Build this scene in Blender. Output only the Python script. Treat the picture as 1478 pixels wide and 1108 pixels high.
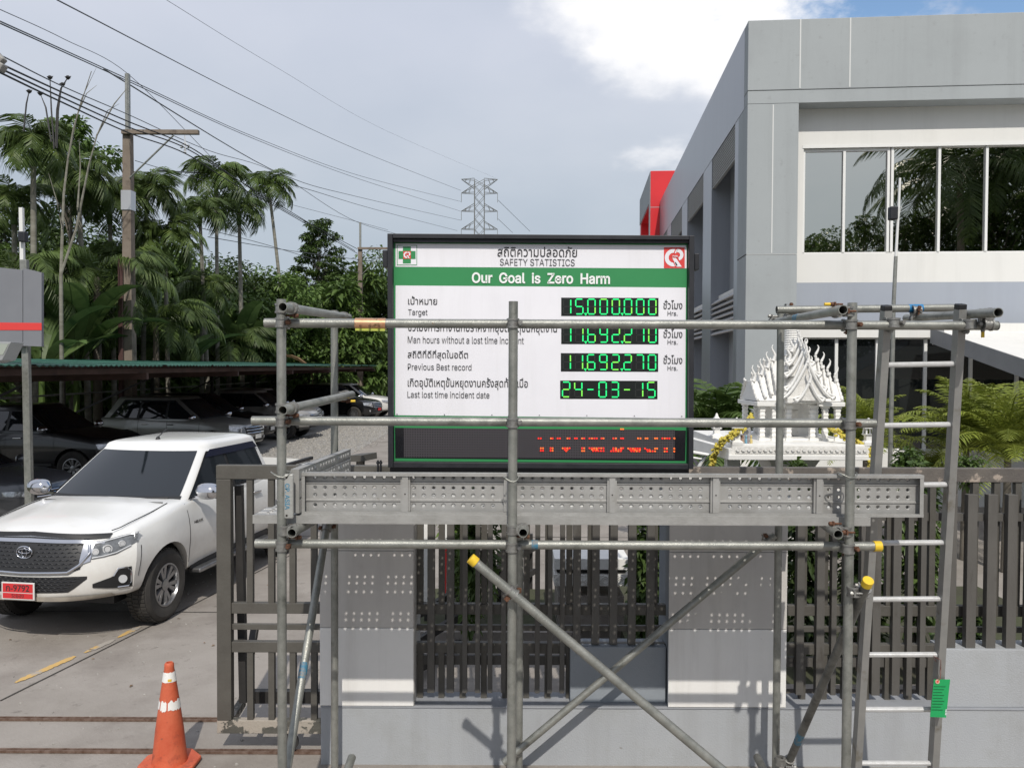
import bpy, bmesh, math, random
from mathutils import Vector, Matrix
random.seed(7)
S = bpy.context.scene
C = S.collection
for o in list(bpy.data.objects): bpy.data.objects.remove(o)
# ---------------------------------------------------------------- camera
F = 1160.0; CX, CY = 739.0, 554.0; CAMZ = 2.75
ROT = Matrix.Rotation(math.radians(90 - 1.28), 3, 'X') @ Matrix.Rotation(0.0042, 3, 'Z')
cd = bpy.data.cameras.new('camera'); cam = bpy.data.objects.new('camera', cd); C.objects.link(cam)
cd.sensor_width = 36; cd.lens = F / 1478 * 36; cd.clip_start = 0.05; cd.clip_end = 3000
cam.matrix_world = Matrix.Translation((0, 0, CAMZ)) @ ROT.to_4x4()
S.camera = cam
# ---------------------------------------------------------------- sun, sky
SUN_EL, SUN_AZ = 47.0, 4.5           # azimuth: degrees to the right of straight behind the camera
sl = bpy.data.lights.new('sun', 'SUN'); sun = bpy.data.objects.new('sun', sl); C.objects.link(sun)
sl.energy = 3.3; sl.angle = math.radians(0.6); sl.color = (1.0, 0.95, 0.87)
el, az = math.radians(SUN_EL), math.radians(SUN_AZ)
sdir = Vector((math.sin(az) * math.cos(el), -math.cos(az) * math.cos(el), math.sin(el)))
sun.rotation_euler = sdir.to_track_quat('Z', 'Y').to_euler(); sun.location = (3, -20, 30)
W = bpy.data.worlds.new('World'); S.world = W; W.use_nodes = True
wn, wl = W.node_tree.nodes, W.node_tree.links
wn.clear()
def WN(t, **k):
    n = wn.new(t)
    for a, b in k.items(): setattr(n, a, b)
    return n
wout = WN('ShaderNodeOutputWorld'); bg = WN('ShaderNodeBackground'); bg.inputs[1].default_value = 0.10
sky = WN('ShaderNodeTexSky', sky_type='NISHITA'); sky.sun_disc = False
sky.sun_elevation = el; sky.sun_rotation = math.pi - az; sky.air_density = 1.0; sky.dust_density = 1.0; sky.ozone_density = 1.5
tc = WN('ShaderNodeTexCoord')
sep = WN('ShaderNodeSeparateXYZ'); wl.new(tc.outputs['Generated'], sep.inputs[0])
# flatten direction on to a cloud deck: (x, y) / (z + k)
add = WN('ShaderNodeMath', operation='MAXIMUM'); add.inputs[1].default_value = 0.0; wl.new(sep.outputs[2], add.inputs[0])
add2 = WN('ShaderNodeMath', operation='ADD'); add2.inputs[1].default_value = 0.32; wl.new(add.outputs[0], add2.inputs[0])
dx = WN('ShaderNodeMath', operation='DIVIDE'); wl.new(sep.outputs[0], dx.inputs[0]); wl.new(add2.outputs[0], dx.inputs[1])
dy = WN('ShaderNodeMath', operation='DIVIDE'); wl.new(sep.outputs[1], dy.inputs[0]); wl.new(add2.outputs[0], dy.inputs[1])
cmb = WN('ShaderNodeCombineXYZ'); wl.new(dx.outputs[0], cmb.inputs[0]); wl.new(dy.outputs[0], cmb.inputs[1])
def wnoise(scale, detail, rough, off):
    mp = WN('ShaderNodeMapping'); mp.inputs['Location'].default_value = off; wl.new(cmb.outputs[0], mp.inputs[0])
    n = WN('ShaderNodeTexNoise'); n.inputs['Scale'].default_value = scale; n.inputs['Detail'].default_value = detail
    n.inputs['Roughness'].default_value = rough; wl.new(mp.outputs[0], n.inputs[0]); return n
def wramp(src, stops):
    r = WN('ShaderNodeValToRGB'); e = r.color_ramp.elements
    while len(e) < len(stops): e.new(0.5)
    for i, (p, c) in enumerate(stops): e[i].position = p; e[i].color = (*c, 1)
    wl.new(src, r.inputs[0]); return r
def wmix(f, a, b):
    m = WN('ShaderNodeMixRGB'); wl.new(f, m.inputs[0]); wl.new(a, m.inputs[1]); wl.new(b, m.inputs[2]); return m
CLD = 10.5                            # cloud radiance before the 0.10 strength
veil = wramp(sep.outputs[2], [(0.0, (.53, .57, .61)), (0.10, (.47, .54, .61)), (0.20, (.48, .545, .63)), (0.38, (.61, .65, .75)), (1.0, (.56, .61, .73))])
n_soft = wnoise(1.6, 5, .5, (3.1, 1.7, 0))
softr = wramp(n_soft.outputs[0], [(0.30, (.90, .92, .94)), (0.68, (1.09, 1.07, 1.05))])
vm = WN('ShaderNodeMixRGB', blend_type='MULTIPLY'); vm.inputs[0].default_value = 1; wl.new(veil.outputs[0], vm.inputs[1]); wl.new(softr.outputs[0], vm.inputs[2])
vs = WN('ShaderNodeMixRGB', blend_type='MULTIPLY'); vs.inputs[0].default_value = 1; wl.new(vm.outputs[0], vs.inputs[1]); vs.inputs[2].default_value = (CLD, CLD, CLD, 1)
# bright cumulus bank up and to the right, with blue sky above it
def dotmask(vec, lo, hi, jitter):
    d = WN('ShaderNodeVectorMath', operation='DOT_PRODUCT'); v = Vector(vec).normalized(); d.inputs[1].default_value = v
    wl.new(tc.outputs['Generated'], d.inputs[0])
    a = WN('ShaderNodeMath', operation='MULTIPLY_ADD'); wl.new(jitter.outputs[0], a.inputs[0]); a.inputs[1].default_value = 0.10; wl.new(d.outputs['Value'], a.inputs[2])
    mr = WN('ShaderNodeMapRange'); mr.interpolation_type = 'SMOOTHSTEP'; mr.inputs[1].default_value = lo + .05; mr.inputs[2].default_value = hi + .05; wl.new(a.outputs[0], mr.inputs[0]); return mr
n_c = wnoise(3.0, 7, .52, (0.4, 5.2, 0)); n_b = wnoise(4.0, 8, .6, (7.7, 2.2, 0))
m_cum = dotmask((0.245, 1, 0.50), 0.978, 0.998, n_c)
m_blue = dotmask((0.60, 1, 0.74), 0.954, 0.972, n_b)
cumc = wramp(n_c.outputs[0], [(0.34, (.62, .66, .75)), (0.48, (.82, .84, .89)), (0.58, (.97, .97, .99))])
cums = WN('ShaderNodeMixRGB', blend_type='MULTIPLY'); cums.inputs[0].default_value = 1; wl.new(cumc.outputs[0], cums.inputs[1]); cums.inputs[2].default_value = (CLD, CLD, CLD, 1)
s1 = wmix(m_cum.outputs[0], vs.outputs[0], cums.outputs[0])
blue = WN('ShaderNodeMixRGB', blend_type='MULTIPLY'); blue.inputs[0].default_value = 1; wl.new(sky.outputs[0], blue.inputs[1]); blue.inputs[2].default_value = (1.6, 1.7, 1.7, 1)
s2 = wmix(m_blue.outputs[0], s1.outputs[0], blue.outputs[0])
wl.new(s2.outputs[0], bg.inputs[0]); wl.new(bg.outputs[0], wout.inputs[0])
S.view_settings.view_transform = 'Standard'; S.view_settings.look = 'None'; S.view_settings.gamma = 1; S.view_settings.exposure = 0
S.view_settings.use_curve_mapping = False
S.cycles.max_bounces = 7; S.cycles.diffuse_bounces = 3; S.cycles.glossy_bounces = 4; S.cycles.transmission_bounces = 4
S.cycles.caustics_reflective = False; S.cycles.caustics_refractive = False
S.cycles.use_denoising = True
# ---------------------------------------------------------------- helpers
def ray(px, py):
    return ROT @ Vector(((px - CX) / F, -(py - CY) / F, -1.0))
def at(px, py, Y):
    "point where the sight line through photo pixel (px, py) crosses the plane y = Y"
    d = ray(px, py); t = Y / d.y
    return Vector((d.x * t, Y, CAMZ + d.z * t))
def ground_at(px, py, z=0.0):
    d = ray(px, py); t = (z - CAMZ) / d.z
    return Vector((d.x * t, d.y * t, z))
def tag(o, label=None, cat=None, group=None, kind=None):
    if label: o['label'] = label
    if cat: o['category'] = cat
    if group: o['group'] = group
    if kind: o['kind'] = kind
    return o
def empty(name, loc=(0, 0, 0), label=None, cat=None, group=None):
    o = bpy.data.objects.new(name, None); C.objects.link(o); o.location = loc; o.empty_display_size = .2
    return tag(o, label, cat, group)
def attach(o, parent):
    if parent is not None:
        o.parent = parent
        if parent.type == 'EMPTY': o.matrix_parent_inverse = Matrix.Translation(-Vector(parent.location))
def copy_tree(o, parent=None):
    c = o.copy(); C.objects.link(c)
    if parent is not None:
        c.parent = parent; c.matrix_parent_inverse = o.matrix_parent_inverse.copy()
    for ch in list(o.children): copy_tree(ch, c)
    return c
def place(o, loc, rz=0, sc=1, label=None, group=None):
    o.location = loc; o.rotation_euler = (0, 0, rz); o.scale = (sc, sc, sc) if not isinstance(sc, (tuple, list)) else sc
    if label: o['label'] = label
    if group: o['group'] = group
    return o
def from_mesh(name, me, mat=None, parent=None):
    o = bpy.data.objects.new(name, me); C.objects.link(o)
    if mat is not None and len(me.materials) == 0: me.materials.append(mat)
    attach(o, parent); return o
def frame_of(d):
    d = d.normalized(); up = Vector((0, 0, 1)) if abs(d.z) < .95 else Vector((0, 1, 0))
    a = d.cross(up).normalized(); return a, a.cross(d).normalized()
class MB:
    def __init__(s): s.v = []; s.f = []
    def add(s, vs, fs):
        n = len(s.v); s.v += [tuple(v) for v in vs]; s.f += [tuple(n + i for i in f) for f in fs]; return s
    def box(s, a, b):
        x0, y0, z0 = (min(a[i], b[i]) for i in range(3)); x1, y1, z1 = (max(a[i], b[i]) for i in range(3))
        return s.add([(x0, y0, z0), (x1, y0, z0), (x1, y1, z0), (x0, y1, z0), (x0, y0, z1), (x1, y0, z1), (x1, y1, z1), (x0, y1, z1)],
                     [(0, 3, 2, 1), (4, 5, 6, 7), (0, 1, 5, 4), (1, 2, 6, 5), (2, 3, 7, 6), (3, 0, 4, 7)])
    def bar(s, p, q, w, h, up=None):
        "rectangular bar from p to q, w across, h along 'up'"
        p, q = Vector(p), Vector(q); d = (q - p).normalized(); u = Vector(up) if up else (Vector((0, 0, 1)) if abs(d.z) < .95 else Vector((0, 1, 0)))
        a = d.cross(u).normalized(); b = a.cross(d).normalized(); a *= w / 2; b *= h / 2
        return s.add([p - a - b, p + a - b, p + a + b, p - a + b, q - a - b, q + a - b, q + a + b, q - a + b],
                     [(0, 1, 2, 3), (7, 6, 5, 4), (1, 0, 4, 5), (2, 1, 5, 6), (3, 2, 6, 7), (0, 3, 7, 4)])
    def tube(s, p, q, r, n=12, r2=None, caps=True, hollow=0):
        p, q = Vector(p), Vector(q); r2 = r if r2 is None else r2; a, b = frame_of(q - p)
        vs = []
        for c, rr in ((p, r), (q, r2)):
            for i in range(n):
                t = 2 * math.pi * i / n; vs.append(c + a * math.cos(t) * rr + b * math.sin(t) * rr)
        fs = [(i, (i + 1) % n, n + (i + 1) % n, n + i) for i in range(n)]
        if hollow:
            for c, rr in ((p, r - hollow), (q, r2 - hollow)):
                for i in range(n):
                    t = 2 * math.pi * i / n; vs.append(c + a * math.cos(t) * rr + b * math.sin(t) * rr)
            for i in range(n):
                j = (i + 1) % n
                fs += [(2 * n + j, 2 * n + i, 3 * n + i, 3 * n + j), (j, i, 2 * n + i, 2 * n + j), (n + i, n + j, 3 * n + j, 3 * n + i)]
        elif caps: fs += [tuple(range(n - 1, -1, -1)), tuple(range(n, 2 * n))]
        return s.add(vs, fs)
    def path(s, pts, r, n=8):
        pts = [Vector(p) for p in pts]; rs = r if isinstance(r, (list, tuple)) else [r] * len(pts); vs = []; fs = []
        for k, c in enumerate(pts):
            d = pts[min(k + 1, len(pts) - 1)] - pts[max(k - 1, 0)]; a, b = frame_of(d)
            for i in range(n):
                t = 2 * math.pi * i / n; vs.append(c + a * math.cos(t) * rs[k] + b * math.sin(t) * rs[k])
        for k in range(len(pts) - 1):
            for i in range(n):
                j = (i + 1) % n; fs.append((k * n + i, k * n + j, (k + 1) * n + j, (k + 1) * n + i))
        fs += [tuple(range(n - 1, -1, -1)), tuple(range((len(pts) - 1) * n, len(pts) * n))]
        return s.add(vs, fs)
    def lathe(s, c, prof, n=16, axis='z', sq=False):
        "prof: (radius, height); sq makes a square plan"
        c = Vector(c); vs = []; fs = []
        for r, h in prof:
            for i in range(n):
                t = 2 * math.pi * (i + (.5 if sq else 0)) / n
                rr = r * (math.sqrt(2) if sq and n == 4 else 1); x, y = rr * math.cos(t), rr * math.sin(t)
                vs.append(c + (Vector((x, y, h)) if axis == 'z' else Vector((x, h, y)) if axis == 'y' else Vector((h, x, y))))
        m = len(prof)
        for k in range(m - 1):
            for i in range(n):
                j = (i + 1) % n; fs.append((k * n + i, k * n + j, (k + 1) * n + j, (k + 1) * n + i))
        fs += [tuple(range(n - 1, -1, -1)), tuple(range((m - 1) * n, m * n))]
        return s.add(vs, fs)
    def prism(s, poly, off):
        "closed 3D polygon extruded by the vector off"
        n = len(poly); poly = [Vector(p) for p in poly]; off = Vector(off)
        return s.add(poly + [p + off for p in poly], [tuple(range(n)), tuple(range(2 * n - 1, n - 1, -1))] + [(i, n + i, n + (i + 1) % n, (i + 1) % n) for i in range(n)])
    def grid(s, P):
        "P[i][j] points"
        n, m = len(P), len(P[0]); return s.add([p for r in P for p in r], [(i * m + j, i * m + j + 1, (i + 1) * m + j + 1, (i + 1) * m + j) for i in range(n - 1) for j in range(m - 1)])
    def mesh(s, name, mat=None, smooth=None):
        me = bpy.data.meshes.new(name); me.from_pydata(s.v, [], s.f)
        if mat is not None: me.materials.append(mat)
        bm = bmesh.new(); bm.from_mesh(me); bmesh.ops.recalc_face_normals(bm, faces=bm.faces); bm.to_mesh(me); bm.free()
        if smooth: me.polygons.foreach_set('use_smooth', [True] * len(me.polygons)); me.set_sharp_from_angle(angle=math.radians(smooth))
        me.update(); return me
    def build(s, name, mat=None, parent=None, smooth=None, bevel=0, kind=None, recalc=True):
        me = s.mesh(name, mat, smooth)
        o = from_mesh(name, me, None, parent)
        if bevel:
            m = o.modifiers.new('bevel', 'BEVEL'); m.width = bevel; m.segments = 2; m.limit_method = 'ANGLE'; m.angle_limit = math.radians(40)
        if kind: o['kind'] = kind
        return o
    def raw(s, name, mat=None, parent=None, kind=None):
        me = bpy.data.meshes.new(name); me.from_pydata(s.v, [], s.f)
        if mat is not None: me.materials.append(mat)
        me.update(); o = from_mesh(name, me, None, parent)
        if kind: o['kind'] = kind
        return o
# ---------------------------------------------------------------- materials
def srgb(r, g, b):
    f = lambda c: (c / 255) / 12.92 if c <= 10 else (((c / 255) + .055) / 1.055) ** 2.4
    return (f(r), f(g), f(b))
def mat(name, col, rough=.6, metal=0, var=None, scale=4, spec=.5, bump=0, bscale=60, emit=None, estr=0, coat=0, stain=None, sscale=2, sstr=(0.5, .65), tex='Object', wavy=None, sub=0, stretch=None, detail=6, streak=None, stain2=None, s2=(30, .66, .72), dust=None):
    "var: second colour mixed by noise; stain: colour of sparse blotches"
    m = bpy.data.materials.new(name); m.use_nodes = True; nt = m.node_tree; N, L = nt.nodes, nt.links
    b = N['Principled BSDF']; b.inputs['Base Color'].default_value = (*col, 1); b.inputs['Roughness'].default_value = rough
    b.inputs['Metallic'].default_value = metal; b.inputs['Specular IOR Level'].default_value = spec
    if coat: b.inputs['Coat Weight'].default_value = coat; b.inputs['Coat Roughness'].default_value = .05
    if emit: b.inputs['Emission Color'].default_value = (*emit, 1); b.inputs['Emission Strength'].default_value = estr
    t = N.new('ShaderNodeTexCoord'); vec = t.outputs[tex]
    if stretch:
        mp = N.new('ShaderNodeMapping'); mp.inputs['Scale'].default_value = stretch; L.new(vec, mp.inputs[0]); vec = mp.outputs[0]
    cur = None
    def noise(sc, det=6, r=.6):
        n = N.new('ShaderNodeTexNoise'); n.inputs['Scale'].default_value = sc; n.inputs['Detail'].default_value = det; n.inputs['Roughness'].default_value = r
        L.new(vec, n.inputs['Vector']); return n
    if var:
        n = noise(scale, detail, .65); r = N.new('ShaderNodeValToRGB'); r.color_ramp.elements[0].position = .35; r.color_ramp.elements[1].position = .65
        r.color_ramp.elements[0].color = (*col, 1); r.color_ramp.elements[1].color = (*var, 1); L.new(n.outputs[0], r.inputs[0]); cur = r.outputs[0]
    if stain:
        n = noise(sscale, 8, .65); r = N.new('ShaderNodeMapRange'); r.inputs[1].default_value = sstr[0]; r.inputs[2].default_value = sstr[1]; L.new(n.outputs[0], r.inputs[0])
        mx = N.new('ShaderNodeMixRGB'); L.new(r.outputs[0], mx.inputs[0]); mx.inputs[2].default_value = (*stain, 1)
        if cur: L.new(cur, mx.inputs[1])
        else: mx.inputs[1].default_value = (*col, 1)
        cur = mx.outputs[0]
    def blend(fac, colr):
        mx = N.new('ShaderNodeMixRGB'); L.new(fac, mx.inputs[0]); mx.inputs[2].default_value = (*colr, 1)
        if cur: L.new(cur, mx.inputs[1])
        else: mx.inputs[1].default_value = (*col, 1)
        return mx.outputs[0]
    if stain2:
        n = noise(s2[0], 6, .7); r = N.new('ShaderNodeMapRange'); r.inputs[1].default_value = s2[1]; r.inputs[2].default_value = s2[2]; L.new(n.outputs[0], r.inputs[0]); cur = blend(r.outputs[0], stain2)
    if streak:   # rain streaks: noise stretched downwards
        mp = N.new('ShaderNodeMapping'); mp.inputs['Scale'].default_value = (streak[1], streak[1], streak[1] * .06); L.new(t.outputs[tex], mp.inputs[0])
        n = N.new('ShaderNodeTexNoise'); n.inputs['Scale'].default_value = 1; n.inputs['Detail'].default_value = 7; n.inputs['Roughness'].default_value = .7; L.new(mp.outputs[0], n.inputs[0])
        r = N.new('ShaderNodeMapRange'); r.inputs[1].default_value = .50; r.inputs[2].default_value = .80; r.inputs[4].default_value = streak[2]; L.new(n.outputs[0], r.inputs[0]); cur = blend(r.outputs[0], streak[0])
    if dust:     # road dust low on the body
        sp = N.new('ShaderNodeSeparateXYZ'); L.new(t.outputs['Object'], sp.inputs[0]); n = noise(5, 7, .7)
        a_ = N.new('ShaderNodeMath'); a_.operation = 'MULTIPLY_ADD'; L.new(n.outputs[0], a_.inputs[0]); a_.inputs[1].default_value = .7; L.new(sp.outputs[2], a_.inputs[2])
        r = N.new('ShaderNodeMapRange'); r.inputs[1].default_value = 1.35; r.inputs[2].default_value = .65; r.inputs[4].default_value = .75; L.new(a_.outputs[0], r.inputs[0]); cur = blend(r.outputs[0], dust)
    if cur: L.new(cur, b.inputs['Base Color'])
    if bump:
        n = noise(bscale, 5, .6); bp = N.new('ShaderNodeBump'); bp.inputs['Strength'].default_value = bump; bp.inputs['Distance'].default_value = .01
        L.new(n.outputs[0], bp.inputs['Height']); L.new(bp.outputs[0], b.inputs['Normal'])
    if sub: b.inputs['Transmission Weight'].default_value = 0
    return m
def leafmat(name, a, b_, c=None, rough=.45):
    "leaf colour varied per object and by place, with some light passing through"
    m = bpy.data.materials.new(name); m.use_nodes = True; N, L = m.node_tree.nodes, m.node_tree.links
    b = N['Principled BSDF']; b.inputs['Roughness'].default_value = rough; b.inputs['Specular IOR Level'].default_value = .35
    t = N.new('ShaderNodeTexCoord'); n = N.new('ShaderNodeTexNoise'); n.inputs['Scale'].default_value = 1.3; n.inputs['Detail'].default_value = 8; n.inputs['Roughness'].default_value = .75
    L.new(t.outputs['Object'], n.inputs[0]); r = N.new('ShaderNodeValToRGB'); e = r.color_ramp.elements; e[0].position = .34; e[1].position = .62
    e[0].color = (*a, 1); e[1].color = (*b_, 1)
    if c: k = e.new(.74); k.color = (*c, 1)
    L.new(n.outputs[0], r.inputs[0])
    oi = N.new('ShaderNodeObjectInfo'); hs = N.new('ShaderNodeHueSaturation'); mr = N.new('ShaderNodeMapRange'); mr.inputs[3].default_value = .72; mr.inputs[4].default_value = 1.25
    L.new(oi.outputs['Random'], mr.inputs[0]); L.new(mr.outputs[0], hs.inputs['Value']); L.new(r.outputs[0], hs.inputs['Color']); L.new(hs.outputs[0], b.inputs['Base Color'])
    tr = N.new('ShaderNodeBsdfTranslucent'); L.new(hs.outputs[0], tr.inputs[0]); mx = N.new('ShaderNodeMixShader'); mx.inputs[0].default_value = .28
    L.new(b.outputs[0], mx.inputs[1]); L.new(tr.outputs[0], mx.inputs[2]); L.new(mx.outputs[0], N['Material Output'].inputs[0]); return m
M = {}
M['galv'] = mat('galvanised steel', (.225, .23, .21), .42, .5, var=(.34, .34, .31), scale=14, stain=(.12, .125, .11), sscale=7, sstr=(.54, .72), stain2=(.24, .14, .07), s2=(26, .67, .72), bump=.25, bscale=160)
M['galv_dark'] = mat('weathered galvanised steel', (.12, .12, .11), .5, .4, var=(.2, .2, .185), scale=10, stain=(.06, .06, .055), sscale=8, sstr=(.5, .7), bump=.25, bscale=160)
M['galv_in'] = mat('tube bore', (.03, .025, .022), .8, .1)
M['plank'] = mat('galvanised plank steel', (.37, .365, .35), .42, .38, var=(.45, .445, .43), scale=5, stain=(.34, .33, .31), sscale=3, sstr=(.5, .75), stain2=(.24, .22, .19), s2=(18, .64, .72), bump=.15, bscale=120)
M['plank_rim'] = mat('plank rim steel', (.39, .385, .37), .5, .28, var=(.31, .305, .29), scale=9, stain=(.3, .13, .05), sscale=2.2, sstr=(.69, .78), bump=.2, bscale=100)
M['coupler'] = mat('zinc coupler', (.33, .33, .31), .4, .6, var=(.22, .21, .2), scale=30, stain=(.16, .07, .035), sscale=12, sstr=(.62, .72), bump=.3, bscale=120)
M['rust'] = mat('rusty bolt', (.085, .038, .022), .8, .2, var=(.19, .09, .05), scale=60, bump=.5, bscale=200)
M['yellow_cap'] = mat('yellow plastic cap', (.80, .55, .03), .45, var=(.7, .46, .03), scale=30)
M['sleeve'] = mat('copper coloured zinc sleeve', (.55, .27, .14), .35, .6, var=(.62, .40, .25), scale=30, stain=(.2, .12, .05), sscale=30, sstr=(.55, .65))
M['blue'] = mat('blue paint mark', (.04, .17, .27), .6, stain=(.2, .2, .19), sscale=40, sstr=(.45, .6))
M['blue_band'] = mat('blue paint band', (.015, .17, .38), .5, stain=(.1, .2, .28), sscale=30, sstr=(.6, .7))
M['alu'] = mat('aluminium ladder rail', (.30, .30, .29), .45, .5, var=(.36, .355, .34), scale=8, stain=(.2, .18, .14), sscale=5, sstr=(.58, .7), bump=.1)
M['rung'] = mat('aluminium rung', (.66, .66, .66), .4, .25, var=(.56, .56, .55), scale=20, bump=.15, bscale=200)
M['black_plastic'] = mat('black plastic', (.012, .012, .013), .5)
M['wall'] = mat('blue grey painted plaster', (.355, .37, .39), .75, var=(.385, .40, .415), scale=1.6, stain=(.32, .33, .335), sscale=3.2, sstr=(.5, .75), bump=.3, bscale=90, streak=((.25, .25, .25), 5, .45), stain2=(.24, .23, .215), s2=(14, .68, .74))
M['wall_d'] = mat('dark blue grey painted plaster', (.24, .265, .295), .75, var=(.27, .295, .32), scale=3, bump=.2, bscale=90)
M['panel'] = mat('pale grey cladding panel', (.56, .54, .51), .5, var=(.53, .51, .49), scale=2.5, stain=(.48, .465, .44), sscale=5, sstr=(.6, .8), bump=.05, streak=((.30, .29, .27), 7, .4))
M['panel_l'] = mat('lighter lower cladding panel', (.82, .81, .785), .5, var=(.78, .77, .75), scale=2.5, bump=.05, streak=((.45, .43, .40), 7, .4), stain2=(.42, .39, .34), s2=(16, .68, .74))
M['slat'] = mat('grey brown painted steel slat', (.082, .077, .070), .55, var=(.108, .102, .093), scale=5, stain=(.065, .058, .05), sscale=7, sstr=(.58, .7), bump=.2, bscale=150, stretch=(1, 1, .3))
M['gate'] = mat('grey painted gate steel', (.078, .072, .062), .55, var=(.098, .092, .08), scale=6, stain=(.32, .30, .27), sscale=5.5, sstr=(.69, .70), bump=.2)
M['gate_worn'] = mat('flaking gate paint', (.10, .095, .08), .65, var=(.07, .068, .058), scale=9, stain=(.36, .32, .27), sscale=7, sstr=(.50, .53), bump=.4)
M['gate_rust'] = mat('flaking rusty gate beam', (.13, .115, .10), .7, var=(.095, .085, .078), scale=7, stain=(.36, .30, .25), sscale=5, sstr=(.54, .58), bump=.4)
M['dark_steel'] = mat('near black steel', (.022, .021, .02), .55, var=(.035, .032, .03), scale=6)
M['concrete'] = mat('pale road concrete', (.262, .236, .208), .85, var=(.325, .295, .265), scale=.9, stain=(.19, .165, .145), sscale=.7, sstr=(.48, .70), bump=.45, bscale=45, stain2=(.15, .13, .115), s2=(5, .60, .74), detail=9)
M['joint'] = mat('dark joint', (.05, .045, .04), .9)
M['yellow_line'] = mat('worn yellow road paint', (.62, .40, .13), .8, var=(.55, .37, .15), scale=6, stain=(.37, .34, .30), sscale=2.2, sstr=(.50, .56), bump=.2)
M['gravel'] = mat('grey gravel', (.22, .21, .19), .9, var=(.40, .38, .35), scale=22, stain=(.12, .11, .10), sscale=30, sstr=(.55, .65), bump=1.0, bscale=30)
M['soil'] = mat('dark soil and litter', (.05, .045, .03), .95, var=(.06, .07, .03), scale=1.2, bump=.6, bscale=12)
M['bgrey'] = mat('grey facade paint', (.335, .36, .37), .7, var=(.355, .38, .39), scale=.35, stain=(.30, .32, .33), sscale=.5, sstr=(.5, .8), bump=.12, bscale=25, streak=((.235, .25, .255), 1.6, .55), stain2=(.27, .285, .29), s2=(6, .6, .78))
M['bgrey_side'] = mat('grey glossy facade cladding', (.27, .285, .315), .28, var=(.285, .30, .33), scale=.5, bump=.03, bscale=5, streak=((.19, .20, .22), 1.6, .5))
M['bwhite'] = mat('white facade paint', (.74, .73, .70), .7, var=(.70, .695, .67), scale=.6, bump=.06, bscale=30, streak=((.52, .51, .48), 2.2, .4))
M['spandrel'] = mat('blue grey facade paint', (.33, .36, .42), .7, var=(.35, .38, .43), scale=.5, bump=.06, streak=((.26, .28, .32), 1.8, .4))
M['recess'] = mat('grey recessed wall', (.30, .315, .33), .75, var=(.33, .345, .36), scale=1)
M['red'] = mat('red aluminium cladding', (.66, .018, .022), .35, var=(.6, .016, .02), scale=1, coat=.3)
M['joint_w'] = mat('white sealant joint', (.62, .63, .62), .7)
M['louvre'] = mat('grey louvre blade', (.34, .34, .33), .5, var=(.38, .38, .37), scale=3)
M['alu_white'] = mat('white window frame', (.75, .75, .73), .4)
M['glass_b'] = mat('reflective tinted window glass', (.66, .64, .57), .012, 1.0)
M['glass_g'] = mat('dark ground floor glass', (.012, .014, .015), .02, spec=.7)
M['white'] = mat('white paint', (.80, .79, .76), .55, var=(.74, .73, .70), scale=8, bump=.15, bscale=60)
M['white_carved'] = mat('white carved plaster', (.80, .79, .76), .6, var=(.64, .62, .58), scale=22, bump=.8, bscale=28)
M['s_black'] = mat('black sign frame', (.008, .009, .013), .5, var=(.018, .019, .024), scale=10)
M['s_green'] = mat('green sign film', (.028, .235, .075), .45, var=(.032, .25, .082), scale=3)
M['s_white'] = mat('white sign film', (.84, .83, .87), .4, var=(.80, .79, .835), scale=2, streak=((.66, .65, .66), 9, .35))
M['s_red'] = mat('red sign film', (.70, .055, .05), .45)
M['s_ink'] = mat('black lettering', (.03, .03, .032), .5)
M['s_ink_g'] = mat('grey lettering', (.085, .085, .09), .5)
M['led_g'] = mat('lit green diode segment', (.0, .3, .05), .4, emit=(.03, 1.0, .28), estr=1.15)
M['led_y'] = mat('lit lime diode segment', (.05, .3, .02), .4, emit=(.30, 1.0, .12), estr=1.0)
M['led_r'] = mat('lit red diode', (.3, .0, .0), .4, emit=(1.0, .035, .02), estr=1.2)
M['led_o'] = mat('lit orange diode', (.3, .05, .0), .4, emit=(1.0, .20, .04), estr=1.2)
M['led_off'] = mat('unlit segment', (.035, .038, .036), .5)
M['disp'] = mat('display black', (.006, .008, .007), .3)
M['bark'] = mat('grey bark', (.11, .095, .075), .9, var=(.19, .17, .14), scale=4, bump=.6, bscale=14, stretch=(1, 1, .35))
M['bark_pale'] = mat('pale palm trunk', (.26, .25, .21), .85, var=(.16, .15, .12), scale=3, bump=.4, bscale=10, stretch=(.3, .3, 2.5))
M['pole_c'] = mat('aged concrete pole', (.17, .135, .105), .85, var=(.23, .19, .155), scale=2, stain=(.09, .07, .055), sscale=2.5, sstr=(.52, .7), bump=.4, bscale=20)
M['wire'] = mat('black cable', (.012, .012, .013), .6)
M['wire_g'] = mat('grey cable', (.085, .09, .10), .6)
M['lattice'] = mat('galvanised lattice', (.16, .165, .16), .6, .3)
M['leaf_palm'] = leafmat('palm leaf', (.045, .078, .020), (.11, .16, .042), (.21, .25, .07))
M['leaf_dark'] = leafmat('dark leaf', (.036, .066, .018), (.092, .142, .036), (.17, .21, .06))
M['leaf_mid'] = leafmat('mid green leaf', (.06, .11, .026), (.125, .19, .048), (.21, .27, .08))
M['leaf_bright'] = leafmat('bright leaf', (.08, .14, .03), (.15, .23, .05), (.24, .30, .09))
M['leaf_banana'] = leafmat('banana leaf', (.06, .11, .03), (.12, .18, .06))
M['leaf_yellow'] = leafmat('yellow green palm leaf', (.15, .20, .03), (.28, .31, .05), (.46, .34, .06))
M['leaf_dry'] = leafmat('dry leaf', (.16, .09, .045), (.30, .20, .11))
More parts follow.
